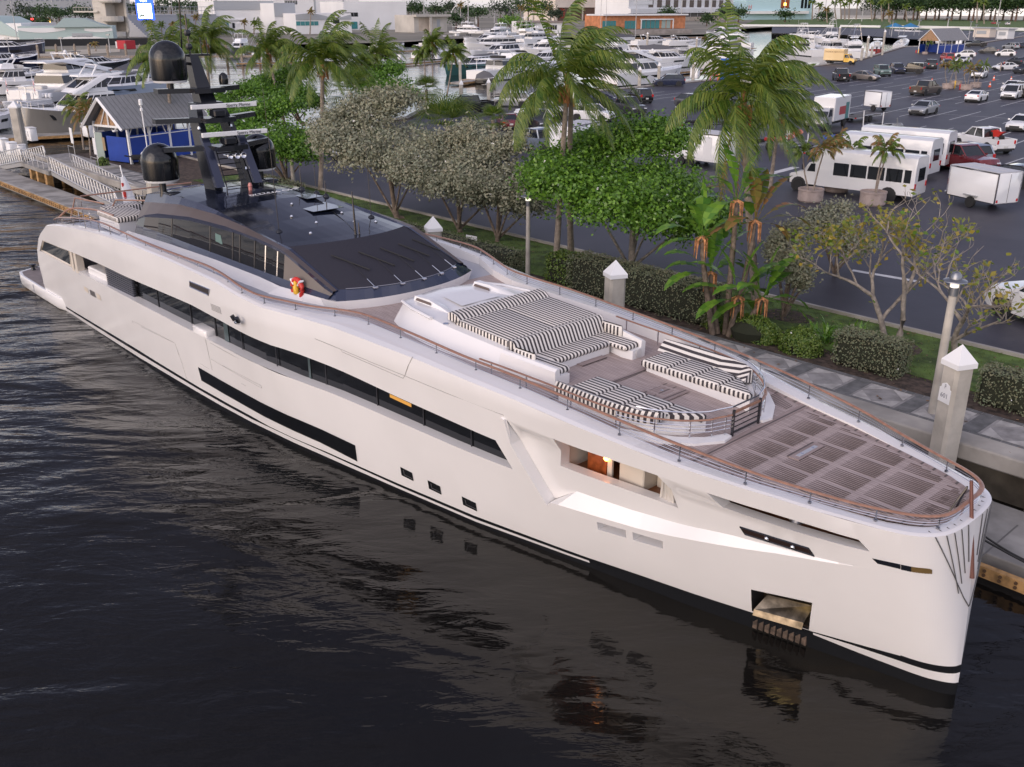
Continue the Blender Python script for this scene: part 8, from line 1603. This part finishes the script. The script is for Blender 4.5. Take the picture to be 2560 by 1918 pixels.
t, L, H = block(1570, 56, 1830, 50, -6, 30, 'apartment_building', 'long white building with balcony bands behind the orange building', BW_); win(t, L * .0, L * .98, H * .16, H * .36, mat('deck_shadow', (.12, .11, .1), .8), n=14, gap=.06); trim_(t, 0, L, H * .36, H * .55, BW_, -1, 2, 'balcony'); win(t, L * .15, L * .98, H * .6, H * .92, mat('brown_glass', (.1, .07, .06), .3), n=11, gap=.45); trim_(t, L * .35, L * .98, 0, H * .18, BT); trim_(t, L * .05, L * .2, H * .72, H * .9, GEL)  # lower dark panels carry the shade under the balcony in their colour
t, L, H = block(1505, 74, 1712, 71, 37, 16, 'orange_building', 'orange clad low building with teal glass doors at the water', BO); trim_(t, -.4, L + .4, H * .93, H * 1.03, BW_, 6, 16, 'roof'); win(t, 0, L * .16, H * .02, H * .58, TEAL, n=5, gap=.08); win(t, L * .26, L * .4, H * .02, H * .58, TEAL, n=4, gap=.08); win(t, L * .46, L * .68, H * .02, H * .62, TEAL, n=4, gap=.1); win(t, L * .7, L * .82, H * .02, H * .62, mat('pale_glass', (.3, .38, .36), .2), n=2); trim_(t, L * .44, L * .84, H * .62, H * .7, BW_, -.5, 1.2); trim_(t, L * .44, L * .45, 0, H * .66, BW_, -1, .3); trim_(t, L * .83, L * .84, 0, H * .66, BW_, -1, .3)
t, L, H = block(1480, 88, 1730, 84, 77, 5, 'terrace_wall', 'grey boardwalk wall in front of the orange building', mat('board_grey', (.28, .25, .23), .85, var=.2, vscale=.5), 'wall')
t, L, H = block(1862, 50, 2030, 49, -8, 24, 'pale_blue_house', 'pale blue restaurant house with dark windows behind the largest palm', PB); win(t, L * .8, L * .96, H * .5, H * .9, CARGLASS, n=3, gap=.3); win(t, L * .5, L * .64, H * .5, H * .9, WOODRED, n=2); win(t, L * .55, L * .59, H * .62, H * .74, WARM); trim_(t, 0, L * .9, H * .26, H * .38, BW_, -2, 4, 'awning')
a = text('house_logo', 'H', 5, mat('logo_red', (.6, .1, .07), .6), t, (L * .06, -.2, H * .55), (R(90), 0, 0))
t, L, H = block(2020, 47, 2100, 47, 22, 6, 'beach_pavilion', 'white beach umbrella pavilion between far palms', BW_, 'pavilion')
# A1A sea wall, white
t, L, H = block(1850, 66.5, 2085, 68, 61, .6, 'white_sea_wall', 'low white wall along the far lot, left stretch', BW_, 'wall'); t, L, H = block(2100, 68, 2200, 69.5, 62.5, .6, 'white_sea_wall', 'low white wall along the far lot, short middle stretch', BW_, 'wall'); t, L, H = block(2224, 70, 2700, 81, 63, .6, 'white_sea_wall', 'low white wall along the far lot, long right stretch', BW_, 'wall')
t, L, H = block(1860, 47.5, 2250, 48.5, 44.5, 1, 'beach_wall', 'pale beach wall far behind the palms', BW_, 'wall'); t, L, H = block(2250, 48.5, 2700, 52, 45, 1, 'beach_wall', 'pale beach wall behind the dark far trees at right', BW_, 'wall')
for u, v, l in ((2460, 93, 'small white dock hut with grey roof at the far quay'), (2512, 97, 'small white booth with counter window right of the dock hut')):
    a = at(u, v); b = empty('dock_hut', a, R(-60), l, 'hut', 'small white huts at the far quay'); k = 7 if u < 2500 else 4.5; mb = MB(); mb.box((0, 0, 1.6), (k, 4, 3.2)); mb.build('wall', BC if u < 2500 else BW_, b); mb = MB(); mb.box((0, 0, 3.4), (k + 1, 5, .4)); mb.build('roof', BG, b); win(b, -k * .3, k * .3, 1.2, 2.4, BG, -2)
t_ = empty('canopy_tent', at(2210, 88), R(-40), 'two blue canopy tents joined in a row at the far boats', 'tent'); mb = MB()
for i in (0, 1): x = i * 6.2; mb.add([(x, 0, 3.2), (x + 6, 0, 3.2), (x + 6, 6, 3.2), (x, 6, 3.2), (x + 3, 3, 4.8)], [(0, 1, 4), (1, 2, 4), (2, 3, 4), (3, 0, 4)])
mb.build('canopy', mat('tent_blue', (.03, .17, .35), .7), t_); mb = MB(); [mb.tube([(x, y, 0), (x, y, 3.2)], .08, 5) for x in (0, 6, 12.2) for y in (0, 6)]; mb.build('leg', ALU, t_)
# left: swimming stadium
t, L, H = block(-40, 103, 60, 104, 58, 18, 'aqua_hall', 'white and aqua stadium wing with sloping roof at the left edge', BW_); mb = MB(); mb.prism([(-2, H * .45), (L * .25, H * .45), (L * 1.0, H * .2), (L * .95, H * .4), (L * .55, H * 1.1), (L * .3, H * 1.35), (-2, H * 1.4)], -.5, 14); mb.build('sloping_roof', AQ, t); win(t, L * .28, L * .42, H * .72, H * .95, CARGLASS)
t, L, H = block(50, 106, 285, 104, 66, 12, 'mural_building', 'long aqua building with white wave mural and shell roofs', AQ)
for (x0, x1, zc_, hh) in ((.0, .5, .75, .32), (.38, .95, .18, .42), (.7, 1.0, .7, .2)):
    mb = MB(); mb.prism([(L * (x0 + (x1 - x0) * k / 12), H * (zc_ + hh * .5 * math.sin(math.pi * k / 12) * (1 if zc_ < .5 else -1))) for k in range(13)] + [(L * (x0 + (x1 - x0) * k / 12), H * (zc_ - .12)) if zc_ < .5 else (L * (x0 + (x1 - x0) * k / 12), H * (zc_ + .14)) for k in range(12, -1, -1)], -.12, -.02); mb.build('wave_mural', BW_, t)
mb = MB(); mb.prism([(L * .38, H * .92), (L * .5, H * 1.5), (L * .72, H * 1.48), (L * .84, H * 1.2), (L * .98, H * .95)], -1, 8); mb.build('shell_roof', mat('shell_aqua', (.33, .42, .42), .5), t); win(t, L * .56, L * .78, H * .3, H * .55, BG)
text('mural_text', 'SWIM', H * .2, BW_, t, (L * .2, -.2, H * .2), (R(90), 0, 0))
tw = empty('diving_tower', at(268, 98, 1.5), R(-25), 'tall concrete diving tower with stacked curved platforms', 'tower'); sc_ = 415 / 2400
mb = MB(); h_ = 19; mb.prism([(-5, 0), (1, 0), (1.5, h_), (-5, h_)], 0, 5); mb.build('shaft', CT, tw); mb = MB(); 
for z, w_ in ((1.0, 4.5), (6.4, 4.5), (13, 5)): mb.lathe([(3.6, z - .4), (3.9, z), (3.9, z + 1.6), (3.7, z + 1.6)], (3.2, 1, 0), 20)
mb.build('platform', CT, tw); mb = MB(); mb.prism([(5.6, 0), (6.8, 3), (6.9, h_ - 2), (4.5, h_), (1.4, h_), (1.4, h_ - 1.2), (4.2, h_ - 1.2), (5.9, h_ - 3), (5.8, 3.5), (4.8, 0)], 4.4, 5.0); mb.build('curved_wall', CT, tw); mb = MB(); mb.box((3.2, 4.6, 9), (5, .2, 17)); mb.build('recess', mat('tower_shadow', (.22, .2, .18), .9), tw)  # back panel is darker concrete, shade behind the platforms painted in
mb = MB(); mb.box((-8, 1, 9.5), (12, 4, .5)); [mb.tube([(-14 + i * 1.5, -1, 9.7), (-14 + i * 1.5, -1, 11)], .08, 4) for i in range(8)]; mb.tube([(-14, -1, 11), (-2, -1, 11)], .08, 4); mb.build('side_platform', CT, tw)
t, L, H = block(318, 92, 545, 84, 38, 14, 'grandstand', 'grey grandstand bleachers with railing behind the lit sign', mat('stand_grey', (.37, .38, .39), .8)); mb = MB()
for k in range(10): mb.box((L / 2, -10 + k * 1.0, H * (.1 + .9 * k / 10) / 2), (L, 1.0, H * (.1 + .9 * k / 10)))
mb.build('seat_rows', bpy.data.materials['stand_grey'], t); mb = MB(); [mb.tube([(L * i / 24, 0, H), (L * i / 24, 0, H + 3)], .1, 4) for i in range(25)]; mb.tube([(0, 0, H + 3), (L, 0, H + 3)], .1, 4); mb.tube([(0, 0, H + 1.5), (L, 0, H + 1.5)], .08, 4); mb.build('railing', BG, t)
p = empty('lit_sign', at(372, 96, 1.5), R(-8), 'bright blue and white lit scoreboard sign beside the grandstand', 'sign'); k = 340 / 2400; mb = MB(); mb.box((0, .3, 5), (1.2, .6, 10)); mb.build('post', BG, p); mb = MB(); mb.rbox((0, 0, 10.5), (7, .6, 8), .2); mb.build('panel', mat('sign_blue', (.02, .06, .5), .5, emit=(.02, .08, .8), estr=1.2), p); mb = MB(); mb.rbox((0, -.35, 9.7), (5.4, .2, 5.2), .05); mb.build('screen', mat('sign_screen', (.9, .95, 1), .5, emit=(.85, .93, 1), estr=3), p); text('sign_text', 'VISIT', 1.5, mat('sign_white', (1, 1, 1), .5, emit=(1, 1, 1), estr=2), p, (0, -.36, 13.4), (R(90), 0, 0))
t, L, H = block(-40, 118, 380, 112, 100, .3, 'windscreen_fence', 'long black screened fence in front of the stadium', mat('fence_black', (.02, .021, .024), .9), 'fence')
t, L, H = block(315, 123, 340, 122, 102, 4, 'red_container', 'red container on the wooden pier at the left', mat('container_red', (.4, .02, .03), .6), 'container'); t, L, H = block(290, 121, 312, 121, 104, 4, 'white_tank', 'white round shouldered tank beside the red container', BW_, 'tank')
t = empty('wooden_pier', at(190, 142, 1.6), R(4), 'weathered wooden pier with many posts below the red container', 'pier'); mb = MB(); mb.box((22, 0, 0), (62, 4, .4)); mb.build('deck', mat('pier_wood', (.28, .23, .18), .9, var=.3), t)
for i in range(16): mb = MB(); mb.lathe([(.3, -3), (.3, 2.6 + .5 * math.sin(i * 3)), (.05, 3)], (-8 + i * 4, -2 + (i % 3), 0), 7); mb.build('post', bpy.data.materials['pier_wood'], t)
t, L, H = block(40, 70, 130, 68, 45, 8, 'lit_shops', 'small shops with red and green lit signs at the far left', BRN)
for i, (x, c) in enumerate(((.1, (1, .02, .03)), (.3, (.05, .8, .1)), (.45, (1, .05, .05)), (.7, (1, .75, .2)), (.9, (1, .6, .15)))): mb = MB(); mb.rbox((L * x, -.5, H * (.85 if i < 3 else .5)), (L * .12, .4, H * (.2 if i < 3 else .7)), .1); mb.build('lit_sign_panel', mat('neon_%d' % 0, c, .5, emit=c, estr=2.), t)
t, L, H = block(-40, 48, 330, 44, -22, 30, 'far_hotel', 'long pale hotel with rows of windows on the left horizon', mat('hotel_pale', (.55, .54, .52), .7)); win(t, 0, L * .6, H * .66, H * .82, BG, n=18, gap=.5); win(t, L * .2, L * .98, H * .3, H * .44, BG, n=22, gap=.5)
# poles
def pole(u, v, vtop, label, r=.2, group='tall light poles in the distance', lean=0):
    a = at(u, v, 1.5); z = up(u, vtop, a, 0)[2]; p = empty('light_pole', a, 0, label, 'pole', group); mb = MB(); mb.tube([(0, 0, 0), (0, 0, z - 1.5)], [r, r * .6], 6); mb.build('post', mat('pole_grey', (.42, .42, .42), .6) if 'pole_grey' not in bpy.data.materials else bpy.data.materials['pole_grey'], p); mb = MB(); mb.box((0, 0, z - 1.3), (r * 6, r * 3, r * 2)); mb.build('lamp', LAMPM, p)
for u, v, vt, l in ((46, 114, -30, 'thick grey pole at the aqua stadium wing'), (138, 58, -20, 'thin grey pole left of the shell roof'), (321, 84, -20, 'pole left of the lit sign'), (438, 86, -25, 'thick pole in front of the grandstand'), (24, 136, 98, 'white topped lamp at the left shore, first'), (158, 140, 97, 'white topped lamp at the left shore, second'), (276, 132, 89, 'white topped lamp by the pier'), (382, 122, 84, 'white topped lamp behind the palm with blue lights'), (1061, 58, -10, 'pole above the concrete pavilion'), (1152, 66, 8, 'pole with brown palm beside it'), (1171, 62, 0, 'pole right of the white arch'), (1236, 58, -8, 'pole before the dark green trees'), (1354, 56, -5, 'thin pole left of the hotel'), (1378, 58, 6, 'short pole by the hotel trees'), (1588, 92, -10, 'sailing mast like pole before the orange building'), (1702, 62, -12, 'pole before the balcony building'), (1776, 60, -12, 'thick pole right of the balcony building'), (2060, 54, -10, 'white pole between the far palms, left'), (2082, 54, -10, 'white pole between the far palms, right'), (2154, 54, -10, 'thick white pole by the open sea view'), (2492, 62, -15, 'leaning looking pole at the far right trees'), (2228, 92, 54, 'lamp pole beside the blue tents'), (2421, 100, 56, 'pole left of the dock hut'), (2435, 100, 64, 'second pole left of the dock hut'), (2490, 99, 58, 'pole right of the dock hut'), (2296, 72, 52, 'lamp behind the far kiosk'), (2368, 72, 45, 'thin mast behind the far kiosk')): pole(u, v, vt, l, .16 if v > 80 else .35)
# rigging masts
for u, v, vt, l in ((1330, 100, -5, 'outrigger mast above the fishing tower boat'), (1500, 112, -6, 'sailboat mast left of the orange building'), (1513, 114, -6, 'second sailboat mast left of the orange building')): pole(u, v, vt, l, .09, 'thin masts in the marina')
# trees of the background
def far_tree(u, v, vtop, wpx, label, lm=LDARK, group='dark trees on the horizon', n=900, seed=0, trunk_=True, nm='distant_tree'):
    a = at(u, v, 1.5); sc = math.hypot(a[0], a[1]) / FOC; H = max(3, up(u, vtop, a, 0)[2] - 1.5); r = wpx * sc / 2; t = empty(nm, a, 0, label, 'tree', group); rng = random.Random(seed + int(u)); cl = []
    for i in range(6): an = i * 2.4 + rng.random(); cl.append((math.cos(an) * r * .5, math.sin(an) * r * .4, H * rng.uniform(.45, .8), r * rng.uniform(.4, .6), r * .5, H * .2))
    cl.append((0, 0, H * .62, r * .7, r * .6, H * .3)); crown(cl, n, 3.2 * sc * 2.4 * .6, 2.0 * sc * 2.4 * .6, lm, t, int(u))
    trunk(t, [(0, 0, 0), (.2, 0, H * .3), (0, 0, H * .6)], [r * .07 + .1, r * .05 + .08, .05], BRN if lm is LDARK else BARK, n=5); return t
TL_ = [(70, 62, 8, 70), (118, 64, 12, 60), (150, 66, 18, 50), (190, 62, 14, 60), (225, 64, 20, 55), (65, 80, 36, 40), (110, 80, 40, 34), (340, 44, 6, 60), (385, 46, 2, 70), (430, 44, -4, 70), (480, 42, 0, 60), (520, 40, 4, 50), (310, 52, 10, 50), (1022, 55, 0, 46), (1045, 52, 6, 40), (1090, 50, 6, 44), (1122, 48, 4, 40), (1140, 72, 32, 40), (1165, 60, 16, 36), (1195, 74, 10, 60), (1250, 66, -4, 60), (1282, 64, -10, 56), (1320, 62, -8, 60), (1356, 60, -4, 56), (1385, 66, 20, 44), (1640, 52, 12, 60), (1665, 56, 22, 50), (1766, 66, 34, 34), (1812, 58, 18, 44), (1845, 56, 20, 44), (1962, 56, 24, 50), (2060, 54, 30, 40)]
for i, (u, v, vt, w_) in enumerate(TL_):
    far_tree(u, v, vt, w_, 'dark bushy distant tree, number counted from the left edge ' if False else ('distant tree on the left skyline' if u < 560 else 'distant tree behind the centre marina' if u < 1400 else 'distant tree between the far buildings') , LDARK if i % 4 else LPINE, seed=i, n=700, group='distant trees on the left skyline' if u < 560 else 'distant trees behind the centre marina' if u < 1400 else 'distant trees between the far buildings')
far_tree(1272, 80, 40, 62, 'bright green hedge tree behind the white yachts', LGREEN, 'bright green trees behind the marina', 900, 3); far_tree(1310, 84, 56, 50, 'lower bright green bush right of the bright green hedge tree', LGREEN, 'bright green trees behind the marina', 600, 4)
for i in range(22):
    u = 2190 + i * 17.5 + (i * 37 % 11) - 5; far_tree(u, 48.5 + .010 * (u - 2190) + (i % 3), -14 - (i * 53 % 9), 66, 'dark wind shaped beach tree in the right skyline row', LDARK if i % 3 else LPINE, 'beach trees in the right skyline row', 1500, i + 40)
def far_palm(u, v, vc, label, seed, fan=False, group='distant palms along the beach road'):
    a = at(u, v, 1.5); sc = math.hypot(a[0], a[1]) / FOC; T = up(u + (seed % 5 - 2) * 2, vc, a, 0); palm(a, T, label, group, 12, 13 * sc, .6, seed, r=1.6 * sc, fibre=False, dens_=9, lw=2.2 * sc, ll=4.5 * sc, m=FROND if not fan else FRONDY, nm='distant_palm')
for i, (u, v, vc) in enumerate(((2090, 50, 8), (2103, 49, 2), (2112, 51, 12), (2122, 50, 4), (2140, 50, 6), (2180, 52, 4), (2205, 54, 8), (2222, 56, 4), (2030, 50, 6), (2045, 52, 14), (2268, 56, 18), (2300, 54, 24), (2460, 60, 8), (2442, 58, 2))): far_palm(u, v, vc, 'slim distant palm along the beach road in the right skyline', 100 + i)
for i, (u, v, vc) in enumerate(((2226, 60, 36), (2068, 58, 24), (1151, 66, 14), (1300, 66, 20), (1332, 66, 24), (1378, 66, 22))): far_palm(u, v, vc, 'distant palm with brownish crown behind the marina' if u < 2000 else 'distant palm with brownish crown by the far lawn', 130 + i, True, 'brown crowned palms behind the marina' if u < 2000 else 'brown crowned palms by the far lawn')
for i, (u, v, vc) in enumerate(((380, 98, 60), (405, 96, 64), (432, 96, 62), (462, 94, 56), (486, 92, 44), (518, 92, 52), (612, 84, 56), (635, 84, 58), (775, 86, 30), (1047, 80, 62), (240, 128, 112))): far_palm(u, v, vc, 'small fan palm in the row before the grandstand' if u < 530 else 'small fan palm before the white halls', 150 + i, i % 2 == 0, 'small fan palms before the grandstand' if u < 530 else 'small fan palms before the white halls')
a = at(1180, 60, 1.5); p = empty('white_arch', a, R(-10), 'white curved canopy structure above the centre marina trees', 'canopy'); sc_ = math.hypot(a[0], a[1]) / FOC; mb = MB()
for dx, w_ in ((-14, 34), (6, 26)): mb.tube([((dx + w_ * math.cos(q) * .5) * sc_ * 1.6, 0, (18 + 26 * math.sin(q)) * sc_) for q in np.linspace(.15, math.pi - .15, 10)], 1.8 * sc_, 5, flat=.6)
mb.tube([(10 * sc_, 0, 0), (10 * sc_, 0, 44 * sc_)], 1.2 * sc_, 5); mb.tube([(-12 * sc_, 0, 0), (-12 * sc_, 0, 44 * sc_)], 1.2 * sc_, 5); mb.build('canopy', GEL, p)
car('sedan', 'red', (2470, 60), (2490, 61), 'tiny red car on the beach road behind the white wall', None); car('suv', 'white', (2505, 62), (2525, 63), 'tiny white car on the beach road right of the red one', None)
